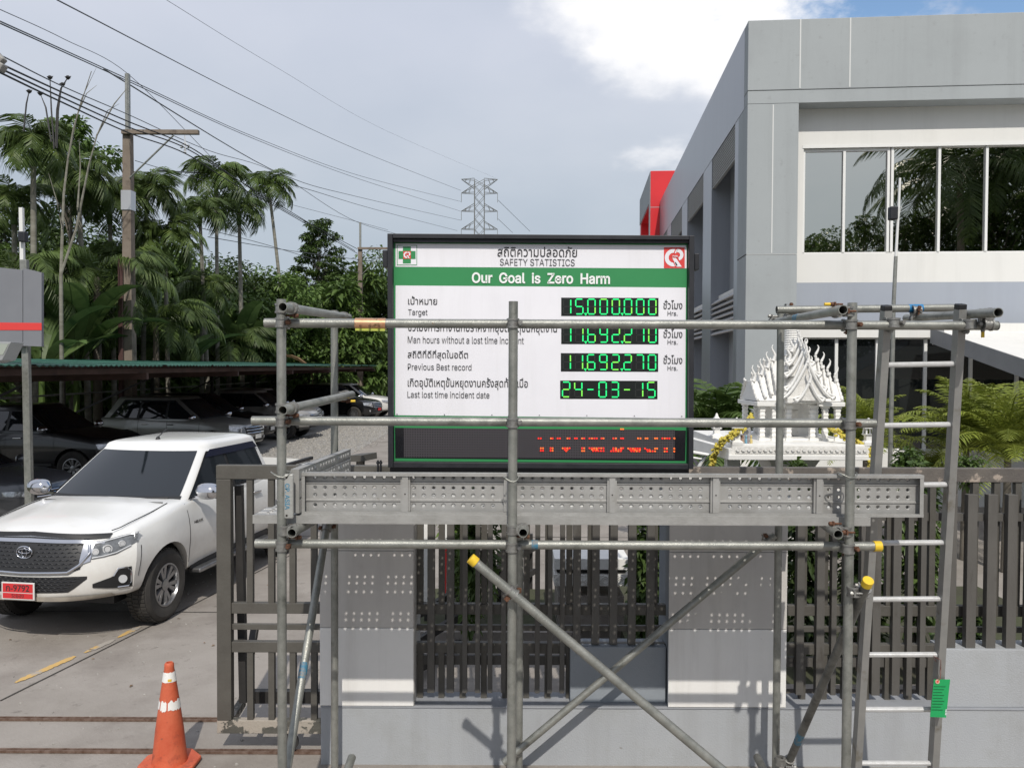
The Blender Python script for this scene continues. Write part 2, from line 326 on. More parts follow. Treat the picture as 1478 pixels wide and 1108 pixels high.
# ================================================================ SETTING: ground, road, wall, gate, building
def sheet(name, x0, x1, y0, y1, z, m, kind='structure', nx=1, ny=1):
    mb = MB(); mb.grid([[(x0 + (x1 - x0) * i / nx, y0 + (y1 - y0) * j / ny, z) for j in range(ny + 1)] for i in range(nx + 1)])
    return mb.build(name, m, kind=kind)
sheet('ground', -1500, 1500, -300, 2500, -.02, M['soil'])
sheet('road', -7.6, 13, -28, 52, -.008, M['concrete'])
sheet('gravel_bed', -15.2, -7.6, 12, 60, -.012, M['gravel'])
# gravel patch between the parked cars and the drive
gv = MB()
for i in range(5200):
    x, y = random.uniform(-7.9, -4.2), random.uniform(17, 36)
    if x > -7.9 + 2.9 * min(1, max(0, (y - 17) / 9)) + random.uniform(-.5, .4): continue
    s = random.uniform(.02, .055); a = random.uniform(0, 6.28)
    gv.add([(x + s * math.cos(a), y + s * math.sin(a), 0), (x + s * math.cos(a + 2.1), y + s * math.sin(a + 2.1), 0), (x + s * math.cos(a + 4.2), y + s * math.sin(a + 4.2), 0), (x, y, s * .9)], [(0, 1, 3), (1, 2, 3), (2, 0, 3)])
gv.raw('gravel_stones', M['gravel'], kind='stuff')
gp = MB(); gp.grid([[(-7.6 + (0 if j == 0 else 2.6 * min(1, j / 3)) * i, 16 + j * 3, -.003) for j in range(9)] for i in range(2)]); gp.build('gravel_patch', M['gravel'], kind='structure')
# slab joints and painted line
jt = MB()
def strip(mb, p, q, w, z):
    p, q = Vector((p[0], p[1], z)), Vector((q[0], q[1], z)); d = (q - p).normalized(); n = Vector((-d.y, d.x, 0)) * w / 2
    mb.add([p - n, p + n, q + n, q - n], [(0, 1, 2, 3)])
g = ground_at
strip(jt, g(0, 1010), g(232, 895), .018, -.003)
strip(jt, g(232, 895), g(420, 800), .018, -.003)
strip(jt, (-7.4, 8.9), (6, 8.9), .015, -.003)
for yy in (12.9, 17.5, 23, 29): strip(jt, (-7.4, yy), (6, yy), .02, -.003)
jt.build('slab_joint', M['joint'], kind='structure')
rail_y1, rail_y2 = g(240, 1084).y, g(240, 1038).y
for yy, nm in ((rail_y1, 'gate_track'), (rail_y2, 'gate_track')):
    t = MB(); t.box((-7.4, yy - .022, -.006), (9, yy - .008, .012)); t.box((-7.4, yy + .008, -.006), (9, yy + .022, .012))
    t.build(nm, mat('rusted track steel', (.10, .055, .035), .8, .2, var=(.2, .14, .11), scale=20), kind='structure')
    t = MB(); strip(t, (-7.4, yy), (9, yy), .03, -.001); t.build('track_groove', M['joint'], kind='structure')
yl = MB()
for a, b in (((22, 984), (108, 946)), ((122, 941), (165, 922)), ((170, 919), (203, 903))):
    p_, q_ = g(*a), g(*b); d_ = (q_ - p_).normalized(); n_ = Vector((-d_.y, d_.x, 0)); L_ = (q_ - p_).length; k_n = int(L_ / .022); rl = random.Random(int(a[0]))
    e0, e1 = [.04 + rl.uniform(-.012, .004) for _ in range(k_n + 1)], [.04 + rl.uniform(-.014, .004) for _ in range(k_n + 1)]
    for i_ in range(k_n):
        if rl.random() < .03: continue
        r0, r1 = p_ + d_ * L_ * i_ / k_n, p_ + d_ * L_ * (i_ + 1) / k_n; tp_ = min(1, .35 + i_ / 6, .35 + (k_n - i_) / 6); z_ = Vector((0, 0, -.002))
        yl.add([r0 - n_ * e0[i_] * tp_ + z_, r0 + n_ * e1[i_] * tp_ + z_, r1 + n_ * e1[i_ + 1] * tp_ + z_, r1 - n_ * e0[i_ + 1] * tp_ + z_], [(0, 1, 2, 3)])
o = yl.build('painted_line', M['yellow_line'], kind='structure')
gr = MB()
for i in range(900):
    x, y = random.uniform(-7, 2), random.uniform(5.2, 14); s = random.uniform(.004, .013); gr.lathe((x, y, -.008), [(s, 0), (s * .8, s * .6), (.001, s)], 4)
gr.raw('road_grit', M['gravel'], kind='stuff')
lt_ = MB(); rl = random.Random(8)
for i in range(46):
    x, y = rl.uniform(-7.2, -1.6), rl.uniform(5.4, 12.5); a = rl.uniform(0, 6.28); s = rl.uniform(.015, .04); d_ = Vector((math.cos(a), math.sin(a), 0)) * s; n_ = Vector((-d_.y, d_.x, 0)) * .35; c_ = Vector((x, y, .0)); lt_.add([c_ - d_, c_ + n_ + Vector((0, 0, .008)), c_ + d_, c_ - n_ + Vector((0, 0, .003))], [(0, 1, 2, 3)])
lt_.raw('leaf_litter', M['leaf_dry'], kind='stuff')
# ---------------------------------------------------------------- plastered boundary wall
WY = 5.5
Z = lambda py, Y, px=739: at(px, py, Y).z
X = lambda px, Y, py=800: at(px, py, Y).x
wall = empty('boundary_wall', (0, 5.8, 0), 'low blue grey plastered wall with pale panelled pillars under the safety board', 'wall')
zl = Z(1019, WY)
cx = [X(462, WY, 900), X(597, WY, 900), X(965, WY, 900), X(1135, WY, 900)]
mb = MB(); mb.box((cx[0] + .004, WY, -.05), (9, 6.0 - .25, zl - .012)); mb.build('plinth', M['wall'], wall, bevel=.004)
mb = MB(); mb.box((cx[0] + .002, WY - .006, zl - .012), (9.0, 6.0 - .25, zl)); mb.build('ledge', mat('ledge paint', (.30, .31, .33), .7, var=(.26, .27, .29), scale=4), wall, bevel=.003)
xr = X(1363, 5.52, 980); zr = Z(934, 5.52)
mb = MB(); mb.box((xr, 5.52, zl), (9, 5.72, zr)); mb.build('raised_block', M['wall'], wall, bevel=.004)
zmid = Z(929, 5.62)
mb = MB(); mb.box((X(823, 5.57, 980), 5.57, zl), (cx[2] - .002, 5.75, zmid)); mb.build('raised_block', M['wall_d'], wall, bevel=.004)
ztop = Z(686, 5.6)
zc1, zc2 = Z(795, WY), Z(906, WY)
for a, b in ((0, 1), (2, 3)):
    x0, x1 = cx[a], cx[b]
    mb = MB(); mb.box((x0 + .006, WY + .006, zl), (x1 - .006, 5.9, ztop - .002)); p = mb.build('pillar', M['wall_d'], wall)
    for z0, z1 in ((zl + .004, zc2 - .002), (zc2 + .002, zc1 - .002), (zc1 + .002, ztop)):
        mb = MB(); mb.box((x0, WY - .008, z0), (x1, WY + .005, z1)); mb.build('cladding_panel', M['panel_l' if z0 < zc2 - .1 else 'panel'], p, bevel=.002)
        mb = MB(); mb.box((x1 - .005, WY + .0052, z0), (x1 + .004, 5.88, z1)); mb.build('cladding_panel', M['panel'], p)
    mb = MB(); mb.box((x0, WY - .01, ztop), (x1, 5.92, ztop + .012)); mb.build('pillar_cap', M['bwhite'], p)
# ---------------------------------------------------------------- slatted fence standing on the wall
fence = empty('slatted_fence', (1, 5.62, .5), 'grey brown vertical slat fence standing on the plastered wall', 'fence')
SY = 5.60
def slat(px, wpx, ytop, ybot, Y=SY, dpt=.05, m='slat', par=fence, pyx=850):
    x = X(px, Y, pyx); w = wpx * Y / F
    mb = MB(); mb.box((x - w / 2, Y, Z(ybot, Y)), (x + w / 2, Y + dpt, Z(ytop, Y)))
    mb.build('slat', M[m], par, bevel=.002)
for px in (622, 650): slat(px, 10.5, 700, 1000)
for px in (671, 689.5, 707.5, 727, 776, 794, 812): slat(px, 7, 700, 1000)
for px in (833, 860, 886, 912.5, 939.5): slat(px, 11, 700, 929.5)
for px, w in ((1156, 11), (1185, 11.5), (1204.5, 7.5), (1225, 8), (1248, 11), (1266, 12), (1295, 11.5), (1314, 7.5), (1333, 8)): slat(px, w, 711, 1001)
for px in (1373.5, 1402.5, 1431.5, 1460.5, 1489.5, 1518.5): slat(px, 14, 711, 935, Y=5.545)
for a, b, y0, y1, Y in ((601, 822, 946, 959, SY + .052), (601, 965, 716, 730, SY + .052), (1137, 1352, 947, 960, SY + .052), (1137, 1362, 737, 749, SY + .052), (1363, 1600, 738, 749, 5.597)):
    mb = MB(); mb.box((X(a, Y), Y, Z(y1, Y)), (X(b, Y), Y + .03, Z(y0, Y))); mb.build('rail', M['slat'], fence)
# ---------------------------------------------------------------- sliding gate behind the wall
gy = rail_y1 - .03
gate = empty('sliding_gate', (0, gy, 0), 'long grey steel sliding gate with peeling paint running behind the wall', 'gate')
gx0 = X(312, gy, 800); gx1 = gx0 + 9.6
zt, zt2 = Z(673, gy), Z(693, gy)
mb = MB(); mb.box((gx0, gy, zt2), (1.0, gy + .06, zt)); mb.build('top_beam', M['gate'], gate, bevel=.004)
mb = MB(); mb.box((1.0, gy, zt2), (gx1, gy + .06, zt)); mb.build('top_beam', M['gate_rust'], gate, bevel=.004)
zb, zb2 = Z(1060, gy), Z(1041, gy)
mb = MB(); mb.box((gx0, gy + .002, zb), (gx1, gy + .058, zb2)); mb.build('bottom_beam', M['gate_worn'], gate, bevel=.004)
mb = MB(); mb.box((gx0 + .002, gy - .003, zb2 + .001), (gx0 + .103, gy + .063, zt2 - .001)); mb.build('end_post', M['gate'], gate, bevel=.004)
for y0, y1, d in ((872, 887, 0), (903, 911, .01), (928, 943, 0)):
    mb = MB(); mb.box((gx0 + .104, gy + .004 + d, Z(y1, gy)), (gx1, gy + .054 - d, Z(y0, gy))); mb.build('rail', M['gate'], gate, bevel=.003)
k = 0
bw = 8.7 * gy / F
pitch = 31 * gy / F
x = X(359.6, gy, 800)
bar_me = {}
while x < gx1 - .1:
    for tag_, a, b in (('u', zt2 - .001, Z(871.9, gy)), ('l', Z(943.1, gy), zb2 + .001)):
        if tag_ not in bar_me:
            mb = MB(); mb.box((-bw / 2, .01, b), (bw / 2, .05, a)); bar_me[tag_] = mb.mesh('gate_bar', M['gate'])
        o = from_mesh('bar', bar_me[tag_], None, None); o.parent = gate; o.location = (x, 0, 0)
    x += pitch
# slanting prop and foot behind the end post
mb = MB(); mb.bar(at(345, 700, gy + .16), at(352, 1012, gy + .12), .05, .06); mb.build('prop', M['dark_steel'], gate)
mb = MB(); mb.bar(at(368, 905, gy + .5), at(350, 1012, gy + .14), .05, .06); mb.build('prop', M['dark_steel'], gate)
mb = MB(); mb.bar(at(350, 1012, gy + .35), at(333, 1040, gy + .08), .05, .06); mb.build('prop_foot', M['gate_worn'], gate)
mb = MB(); mb.bar(at(362, 1004, gy + .4), at(620, 1004, gy + .4), .06, .09); mb.build('ballast_beam', M['dark_steel'], gate)
for wx in (gx0 + .5, -.2, 2.2, 4.6):
    mb = MB(); mb.lathe((wx, gy + .03, .075), [(.055, -.012), (.07, -.012), (.07, .012), (.055, .012)], 16, 'y'); mb.build('wheel', M['dark_steel'], gate, smooth=30)
mb = MB(); mb.bar(at(512, 660, gy + .9), at(534, 659, gy + .85), .22, .05); mb.build('guide_bracket', M['gate'], gate)
mb = MB(); mb.box(tuple(at(514, 663, gy + .85)), (X(526, gy + .88, 663), gy + .9, 0)); mb.build('guide_post', M['gate_worn'], gate)
# ================================================================ BUILDING
TH = math.radians(4.8); BS, BC = math.sin(TH), math.cos(TH)
BP = at(1079, 150, 16); BX, BY = BP.x, BP.y
def bw_(u, v, z):  # u: along the front (to the right), v: along the side (away)
    return Vector((BX + u * BC + v * BS, BY - u * BS + v * BC, z))
def face_uz(px, py, v=0.0):
    "point of the plane (front facade shifted v back) seen at a pixel -> (u, z)"
    n = Vector((BS, BC, 0)); p0 = bw_(0, v, 0); d = ray(px, py); o = Vector((0, 0, CAMZ)); t = (p0 - o).dot(n) / d.dot(n); q = o + d * t
    r = q - bw_(0, 0, 0); return r.x * BC - r.y * BS, q.z
def face_vz(px, py, u=0.0):
    n = Vector((BC, -BS, 0)); p0 = bw_(u, 0, 0); d = ray(px, py); o = Vector((0, 0, CAMZ)); t = (p0 - o).dot(n) / d.dot(n); q = o + d * t
    r = q - bw_(0, 0, 0); return r.x * BS + r.y * BC, q.z
bld = empty('office_building', bw_(0, 0, 0), 'two storey grey and white office building with tinted windows and deep flat parapet', 'building')
def bbox(name, u0, u1, v0, v1, z0, z1, m, par=bld, **k):
    mb = MB(); P = [bw_(u, v, z) for z in (z0, z1) for u, v in ((u0, v0), (u1, v0), (u1, v1), (u0, v1))]
    mb.add(P, [(0, 3, 2, 1), (4, 5, 6, 7), (0, 1, 5, 4), (1, 2, 6, 5), (2, 3, 7, 6), (3, 0, 4, 7)])
    return mb.build(name, M[m] if isinstance(m, str) else m, par, **k)
zT = face_uz(1079, 30)[1]; zB = face_uz(1079, 150)[1]; zB2 = face_uz(1079, 131)[1]
uP = face_uz(1152, 250)[0]                     # right side of the corner pier
UR = 22.0
RV = .42                                       # depth of the recess
VL = 17.5
bbox('parapet', 0.0, UR, 0, .34, zB2, zT, 'bgrey', bevel=.01)
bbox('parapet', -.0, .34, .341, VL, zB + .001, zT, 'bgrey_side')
bbox('parapet_lip', 0.004, UR, .004, RV - .002, zB, zB2 - .012, 'bgrey')
bbox('roof', .35, UR, .35, VL, zT - 1.2, zT - 1.0, 'recess')
zJ = face_uz(1079, 367)[1]
um = face_uz(1115, 250)[0]
for z0, z1, mm in ((0, zJ - .01, 'bgrey'), (zJ + .002, zB - .008, 'bgrey')):
    bbox('corner_pier', .002, uP, .002, .9, z0, z1, mm, bevel=.006)
for a in (1155, 1227):
    u = face_uz(a, 80)[0]; bbox('sealant_joint', u - .013, u + .013, -.006, .003, zB2 + .02, zT - .01, 'joint_w')
bbox('sealant_joint', um - .012, um + .012, -.005, .004, zJ + .02, zB - .03, 'joint_w')
bbox('sealant_joint', .01, uP - .01, -.004, .003, zJ - .009, zJ + .001, 'joint_w')
# recessed white wall with upper windows
ULx, ULy = face_uz(1161, 212, RV)
zW1 = face_uz(1161, 213, RV)[1]; zW0 = face_uz(1161, 366, RV)[1]
zS1 = face_uz(1155, 408, RV)[1]
zG1 = face_uz(1155, 487, RV)[1]; zG0 = face_uz(1155, 648, RV)[1]
uW0 = face_uz(1159, 300, RV)[0]
uG0 = face_uz(1152, 560, RV)[0]
bbox('white_wall', uP, UR, RV, RV + .3, zW1, zB + .2, 'bwhite')
bbox('white_wall', uP, uW0, RV, RV + .3, zS1, zW1, 'bwhite')
bbox('white_wall', uW0, UR, RV, RV + .3, zS1, zW0, 'bwhite')
bbox('spandrel', uP, UR, RV - .004, RV + .3, zG1 + .16, zS1 - .002, 'spandrel')
bbox('lintel', uP, UR, RV - .05, RV + .3, zG1, zG1 + .158, 'bwhite')
bbox('base_wall', uP, UR, RV - .12, RV + .3, -.02, zG0, 'bwhite')
def window(us, z0, z1, glass, vv, fw=.05, first_low=False, name='window'):
    w = bbox(name, us[0] - .03, us[-1] + .03, vv + .06, vv + .11, z0 - .03, z0 + .03, 'alu_white')
    bbox('frame', us[0] - .03, us[-1] + .03, vv + .055, vv + .11, z1 - .03, z1 + .03, 'alu_white', w)
    for i, u in enumerate(us):
        bbox('mullion', u - fw / 2, u + fw / 2, vv + .035, vv + .12, z0 + .0305, z1 - .0305, 'alu_white', w)
    for i in range(len(us) - 1):
        bbox('pane', us[i] + fw / 2 + .001, us[i + 1] - fw / 2 - .001, vv + .085, vv + .095, z0 + .031, z1 - .031, glass, w)
    return w
upp = [face_uz(p, 290, RV)[0] for p in (1160.5, 1219, 1283)]
d = face_uz(1351, 290, RV)[0] - upp[2]
window(upp, zW0, zW1 - .05, 'glass_b', RV)
bbox('frame', upp[0] - .04, UR - .1, RV - .012, RV + .02, zW1 - .02, zW1 + .045, 'alu_white')
us = [upp[2] + .075 + i * d for i in range(14)]
window(us, zW0, zW1, 'glass_b', RV)
gp_ = [face_uz(p, 560, RV)[0] for p in (1153, 1208, 1267, 1337, 1403, 1470)]
dg = gp_[-1] - gp_[-2]
gp_ += [gp_[-1] + dg * i for i in range(1, 9)]
window(gp_, zG0, zG1, 'glass_g', RV + .02, .06)
bbox('interior_wall', uP, UR, 1.0, 1.1, 0, zB, 'recess')
# side facade: piers, louvres, recessed bays
def vz(px, py, u=0.0): return face_vz(px, py, u)
edges = []
for a, b in ((1058.5, 1025.6), (1013.7, 991), (983.4, 967.7), (962.5, 953)):
    edges.append((vz(a, 400)[0], vz(b, 400)[0]))
zl1 = vz(1025.6, 275.6)[1]; zl0 = vz(1023.8, 434.8)[1]; zl_b = vz(1023.8, 485)[1]
ve = [0.9] + [e for ab in edges for e in ab] + [VL]
ve[0] = .901
for i in range(0, len(ve), 2):
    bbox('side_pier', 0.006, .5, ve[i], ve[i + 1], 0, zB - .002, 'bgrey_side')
slat_m = {}
for v0, v1 in edges:
    bbox('recessed_wall', .47, .55, v0 - .2, v1 + .2, 0, zB, 'recess')
    bbox('window_strip', .43, .468, v0 + .1, v0 + (v1 - v0) * .45, zl0 + .1, zl1 - .1, 'glass_g')
    n = 11
    for k in range(n):
        z = zl1 + (zB - zl1) * (k + .5) / n
        bbox('louvre_blade', .02, .09, v0, v1, z - .014, z + .014, 'louvre')
    n = 7
    for k in range(n):
        z = zl_b + (zl0 - zl_b) * (k + .5) / n
        mb = MB(); mb.bar(bw_(.08, v0 - .05, z), bw_(.08, v1 + .05, z), .16, .03, up=(bw_(0, 0, 0) - bw_(1, 0, 0)).normalized() * .5 + Vector((0, 0, .6))); mb.build('louvre_blade', mat('pale louvre blade', (.42, .42, .42), .5) if k == 0 and v0 == edges[0][0] else bpy.data.materials['pale louvre blade'], bld)
    bbox('ledge', .2, .468, v0 + .01, v1 - .01, zl0, zl0 + .12, 'bwhite')
for v in (vz(1057.2, 379)[0], ):
    bbox('sealant_joint', -.003, .0055, .02, .9, zJ - .008, zJ + .006, 'joint')
# red portal at the far end of the side facade
vr = VL
z_r = vz(957, 250, 0)[1] if False else None
q = bw_(0, VL + .3, 0)
zr_t = CAMZ + (at(948, 249, q.y).z - CAMZ)
ul = -(q.x - at(938, 300, q.y).x)
red = empty('red_portal', q, 'bright red clad portal frame standing out past the far corner of the office', 'portal')
bbox('front_upright', ul, .6, VL + .001, VL + .6, 0, zr_t, 'red', red, bevel=.01)
bbox('rear_upright', ul, .6, VL + 5.2, VL + 5.8, 0, zr_t - .001, 'red', red, bevel=.01)
bbox('beam', ul + .002, .598, VL + .601, VL + 5.199, zr_t - 1.3, zr_t - .002, 'red', red)
bbox('side_cladding', ul - .02, ul - .001, VL + .03, VL + 5.8, zr_t - 1.25, zr_t - .02, 'bgrey', red)
bbox('side_cladding', ul - .02, ul - .001, VL + .03, VL + .55, 0, zr_t - 1.251, 'bgrey', red)
for zz in (zr_t - 1.5, zr_t - 3.1, zr_t - 4.7):
    bbox('panel_joint', ul - .003, .5, VL - .004, VL + .0005, zz - .012, zz + .012, 'bgrey', red)
bbox('back_block', .0, 12, VL + .4, VL + 12, 0, zT - 1.5, 'recess')
# canopy over the entrance, falling towards the camera
can = empty('entrance_canopy', bw_(7, -2, 3), 'white topped sloping entrance canopy with grey fascia in front of ground floor glass', 'canopy')
uc = face_uz(1345, 470, 0)[0]; zca = face_uz(1400, 461, RV)[1]
A = at(1345, 475, BY - uc * BS); Bq = Vector((A.x - .0837 * 5.2, A.y - 5.2, 0)); Bq.z = A.z - .62 / 3.24 * 5.2
rgt = Vector((BC, -BS, 0)) * 9
mb = MB(); mb.prism([A, Bq, Bq + rgt, A + rgt], (0, 0, -.04)); mb.build('roof_sheet', M['bwhite'], can)
dn = Vector((0, 0, -.27))
mb = MB(); off = Vector((-.03, 0, 0)); mb.prism([A + off + Vector((0, 0, .02)), Bq + off + Vector((0, 0, .02)), Bq + off + dn, A + off + dn], (.028, 0, 0)); mb.build('fascia', mat('grey fascia', (.23, .235, .24), .6, var=(.27, .27, .28), scale=2), can)
mb = MB(); mb.prism([A + Vector((0, 0, -.05)), Bq + Vector((0, 0, -.05)), Bq + rgt + Vector((0, 0, -.05)), A + rgt + Vector((0, 0, -.05))], (0, 0, -.02)); mb.build('soffit', M['bwhite'], can)
mb = MB(); mb.box(tuple(A + Vector((-.0, -.02, .1))), tuple(A + rgt + Vector((0, .3, -.3)))); mb.build('wall_flashing', M['bwhite'], can)
px_ = Bq + rgt * .35
mb = MB(); mb.tube((px_.x + .6, px_.y + .4, 0), (px_.x + .6, px_.y + .4, Bq.z - .05), .06); mb.build('post', M['white'], can)
# ================================================================ SCAFFOLD
R_ = .02415
scaf = empty('tube_scaffold', (0.2, 4.7, 0), 'galvanised steel tube and coupler scaffold standing in front of the safety board', 'scaffold')
def tube(name, a, b, m='galv', r=R_, par=scaf, hollow=True):
    mb = MB(); mb.tube(a, b, r, 20, hollow=.0035 if hollow else 0)
    o = mb.build(name, M[m], par, smooth=35); return o
def mid_tape(par, a, b, t0, t1, m, r=R_ + .0008, name='paint_band'):
    a, b = Vector(a), Vector(b); mb = MB(); mb.tube(a.lerp(b, t0), a.lerp(b, t1), r, 20, hollow=.001); return mb.build(name, M[m], par, smooth=35)
def cap(par, p, d, m='yellow_cap'):
    p = Vector(p); d = Vector(d).normalized(); mb = MB(); mb.tube(p - d * .035, p + d * .006, R_ + .004, 20); return mb.build('end_cap', M[m], par, smooth=35, bevel=.002)
YF, YR, YL = 4.2, 5.3, 4.252
def vert(px, Y, ytop, m='galv', pyref=900):
    x = at(px, pyref, Y).x; return tube('standard', (x, Y, at(px, ytop, Y).z), (x, Y, .02), m)
PF = [at(407, 800, YF).x, at(739, 800, YF).x, at(1224, 800, YF).x]
st = [vert(407, YF, 432), vert(739, YF, 435), vert(1224, YF, 437)]
PR = [at(483, 800, YR).x, at(750, 800, YR).x, at(1122, 800, YR).x]
vert(483, YR, 448, 'galv'); vert(750, YR, 700, 'galv'); vert(1122, YR, 449, 'galv')
for x in PF + PR:
    y = YF if x in PF else YR
    mb = MB(); mb.box((x - .075, y - .075, -.0075), (x + .075, y + .075, .004)); mb.tube((x, y, .0), (x, y, .12), .017); mb.build('base_plate', M['galv_dark'], scaf)
def hz(name, p0, p1, Y, m='galv'): 
    a, b = at(*p0, Y), at(*p1, Y); return tube(name, a, b, m), a, b
l1, a1, b1 = hz('ledger', (382, 466), (1440, 470), YL)
l2, a2, b2 = hz('ledger', (364, 607), (1263, 611), YL)
l3, a3, b3 = hz('ledger', (369, 784), (1270, 788), YL)
cap(l3, b3, b3 - a3)
mid_tape(l3, a3, b3, .442, .452, 'blue'); mid_tape(l1, a1, b1, .998, .9995, 'galv_dark')
def tp(t, a, b): return a.lerp(b, t)
# joint sleeve on the top ledger
c0, c1 = at(513, 467, YL), at(557, 467.5, YL)
sl_ = MB(); sl_.tube(c0, c1, R_ + .006, 20, hollow=.004); s_o = sl_.build('joint_sleeve', M['sleeve'], scaf, smooth=35)
mb = MB(); mb.bar(c0 + Vector((.003, -.012, -.032)), c1 + Vector((-.003, -.012, -.032)), .012, .012); mb.build('sleeve_key', mat('lime painted key', (.45, .5, .08), .5), s_o)
for f in (.2, .5, .8): mb = MB(); c = c0.lerp(c1, f) + Vector((0, -.028, -.014)); mb.tube(c, c + Vector((0, -.01, 0)), .006, 8); mb.build('bolt', M['rust'], s_o)
# transoms (front to back)
def tr(name, f, Yf, b, Yb, m='galv'): a, c = at(*f, Yf), at(*b, Yb); o = tube(name, a, c, m); return o, a, c
t1 = tr('transom', (408, 443), 4.06, (503, 458), 5.40)
t2 = tr('transom', (408, 592), 4.06, (508, 569), 5.40, 'galv')
t3 = tr('transom', (421, 769), 4.10, (500, 725), 5.40, 'galv')
t4 = tr('transom', (755, 769), 4.08, (755, 722), 5.40, 'galv')
t5 = tr('transom', (1210, 771), 4.10, (1136, 720), 5.40, 'galv')
t6 = tr('transom', (1217, 447), 4.05, (1112, 466), 5.42, 'galv')
mid_tape(t6[0], t6[1], t6[2], .52, .58, 'blue')
l4, a4, b4 = hz('ledger', (1121, 447), (1392, 444), 5.02)
mid_tape(l4, a4, b4, .70, .775, 'blue_band')
t7 = tr('transom', (1441, 451), 4.02, (1308, 459), 5.2, 'galv')
# braces
def br(f, Yf, b, Yb, m='galv'): a, c = at(*f, Yf), at(*b, Yb); return tube('brace', a, c, m), a, c
q1 = br((680, 806), 4.13, (1110, 1167), 4.13); cap(q1[0], q1[1], q1[1] - q1[2])
mid_tape(q1[0], q1[1], q1[2], .93, .97, 'blue')
q2 = br((1118, 772), 5.24, (727, 1100), 5.24, 'galv')
q3 = br((473, 752), 5.22, (412, 1122), 4.27, 'galv'); mid_tape(q3[0], q3[1], q3[2], .60, .66, 'blue')
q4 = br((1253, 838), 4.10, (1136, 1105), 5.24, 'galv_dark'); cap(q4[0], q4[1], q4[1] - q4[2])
mid_tape(q4[0], q4[1], q4[2], .78, .84, 'blue')
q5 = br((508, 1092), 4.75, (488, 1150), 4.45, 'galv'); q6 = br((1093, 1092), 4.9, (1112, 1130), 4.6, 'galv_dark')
# couplers
def coupler(p, d1, d2, n, rusty=True, yb=False, two=True, lab=None):
    "p between two tubes of directions d1, d2; n is the direction out of the first one"
    p, d1, d2, n = Vector(p), Vector(d1).normalized(), Vector(d2).normalized(), Vector(n).normalized()
    root = MB(); r = R_ + .005
    A_ = p + n * .027; B_ = p - n * .027
    for c, d in ((A_, d1), (B_, d2)):
        for s in (-1, 1): root.tube(c + d * (s * .020 - .005), c + d * (s * .020 + .005), r + .004, 18, hollow=.010)
        root.tube(c - d * .020, c + d * .020, r, 18, hollow=.004)
    root.bar(p - n * .012, p + n * .012, .045, .045)
    o = root.build('coupler', M['coupler'], scaf, smooth=35)
    k = 0
    for c, d, e in ((A_, d1, d2), (B_, d2, d1)):
        side = d.cross(n).normalized()
        bx = c + side * (R_ + .014)
        f = n if k == 0 else n
        mb = MB(); mb.tube(bx - n * .030, bx + n * .030, .0055, 8); mb.tube(bx + n * .020, bx + n * .033, .0125, 6, r2=.0115); mb.tube(bx + n * .033, bx + n * .036, .009, 10)
        mb.bar(bx - d * .012 + n * .012, bx + d * .012 + n * .012, .024, .008, up=n)
        mb.build('bolt', M['rust'] if rusty else M['coupler'], o, smooth=30)
        if yb and k == 0:
            mb = MB(); mb.tube(bx + n * .034, bx + n * .066, .0085, 10); mb.build('thread_cap', M['yellow_cap'], o, smooth=35)
        k += 1
    return o
Ym = (YF + YL) / 2
fr = (0, -1, 0); up = (0, 0, 1); rt = (1, 0, 0)
for i, px in enumerate((407, 739, 1224)):
    for (aa, bb, py) in ((a1, b1, 468), (a2, b2, 609), (a3, b3, 786)):
        z = aa.lerp(bb, (PF[i] - aa.x) / (bb.x - aa.x)).z
        coupler((PF[i], Ym, z), up, rt, fr, rusty=(i + py) % 3 != 1)
for (t, yy) in ((t1, YF), (t2, YF), (t3, YF), (t4, YF), (t5, YF), (t6, YF)):
    a, c = t[1], t[2]; u = (YF - a.y) / (c.y - a.y); p = a.lerp(c, u)
    i = min(range(3), key=lambda k: abs(PF[k] - p.x)); s = 1 if p.x > PF[i] else -1
    coupler(((p.x + PF[i]) / 2, YF, p.z), (c - a), up, (s, 0, 0), rusty=True, yb=t in (t6,))
    u = (YR - a.y) / (c.y - a.y); p = a.lerp(c, u); i = min(range(3), key=lambda k: abs(PR[k] - p.x)); s = 1 if p.x > PR[i] else -1
    coupler(((p.x + PR[i]) / 2, YR, p.z), (c - a), up, (s, 0, 0), rusty=t is not t6, yb=t in (t2, t1))
coupler(q1[1].lerp(q1[2], (PF[1] - q1[1].x) / (q1[2].x - q1[1].x)) + Vector((0, .035, 0)), (q1[2] - q1[1]), up, fr)
coupler(q2[1].lerp(q2[2], .965) + Vector((0, .03, 0)), (q2[2] - q2[1]), up, fr, rusty=False)
coupler(q2[1].lerp(q2[2], .02) + Vector((0, .03, 0)), (q2[2] - q2[1]), up, fr)
coupler((PF[2] + .045, 4.17, at(1240, 853, 4.17).z), up, (q4[2] - q4[1]), (-1, 0, 0), rusty=False)
coupler(q4[1].lerp(q4[2], .965) + Vector((-.03, 0, 0)), (q4[2] - q4[1]), up, (1, 0, 0), rusty=False)
coupler(q3[1].lerp(q3[2], .03) + Vector((0, .03, 0)), (q3[2] - q3[1]), up, fr)
coupler((at(1319, 455, 5.02).x, 5.0, at(1319, 455, 5.02).z + .0), rt, (t7[2] - t7[1]), (0, -.2, 1))
coupler(at(1139, 452, 5.1) + Vector((0, 0, .0)), rt, (t6[2] - t6[1]), (0, 0, 1))
coupler(at(1425, 461, 4.22), rt, (0, 1, 0), (0, 0, -1), rusty=False, yb=True)
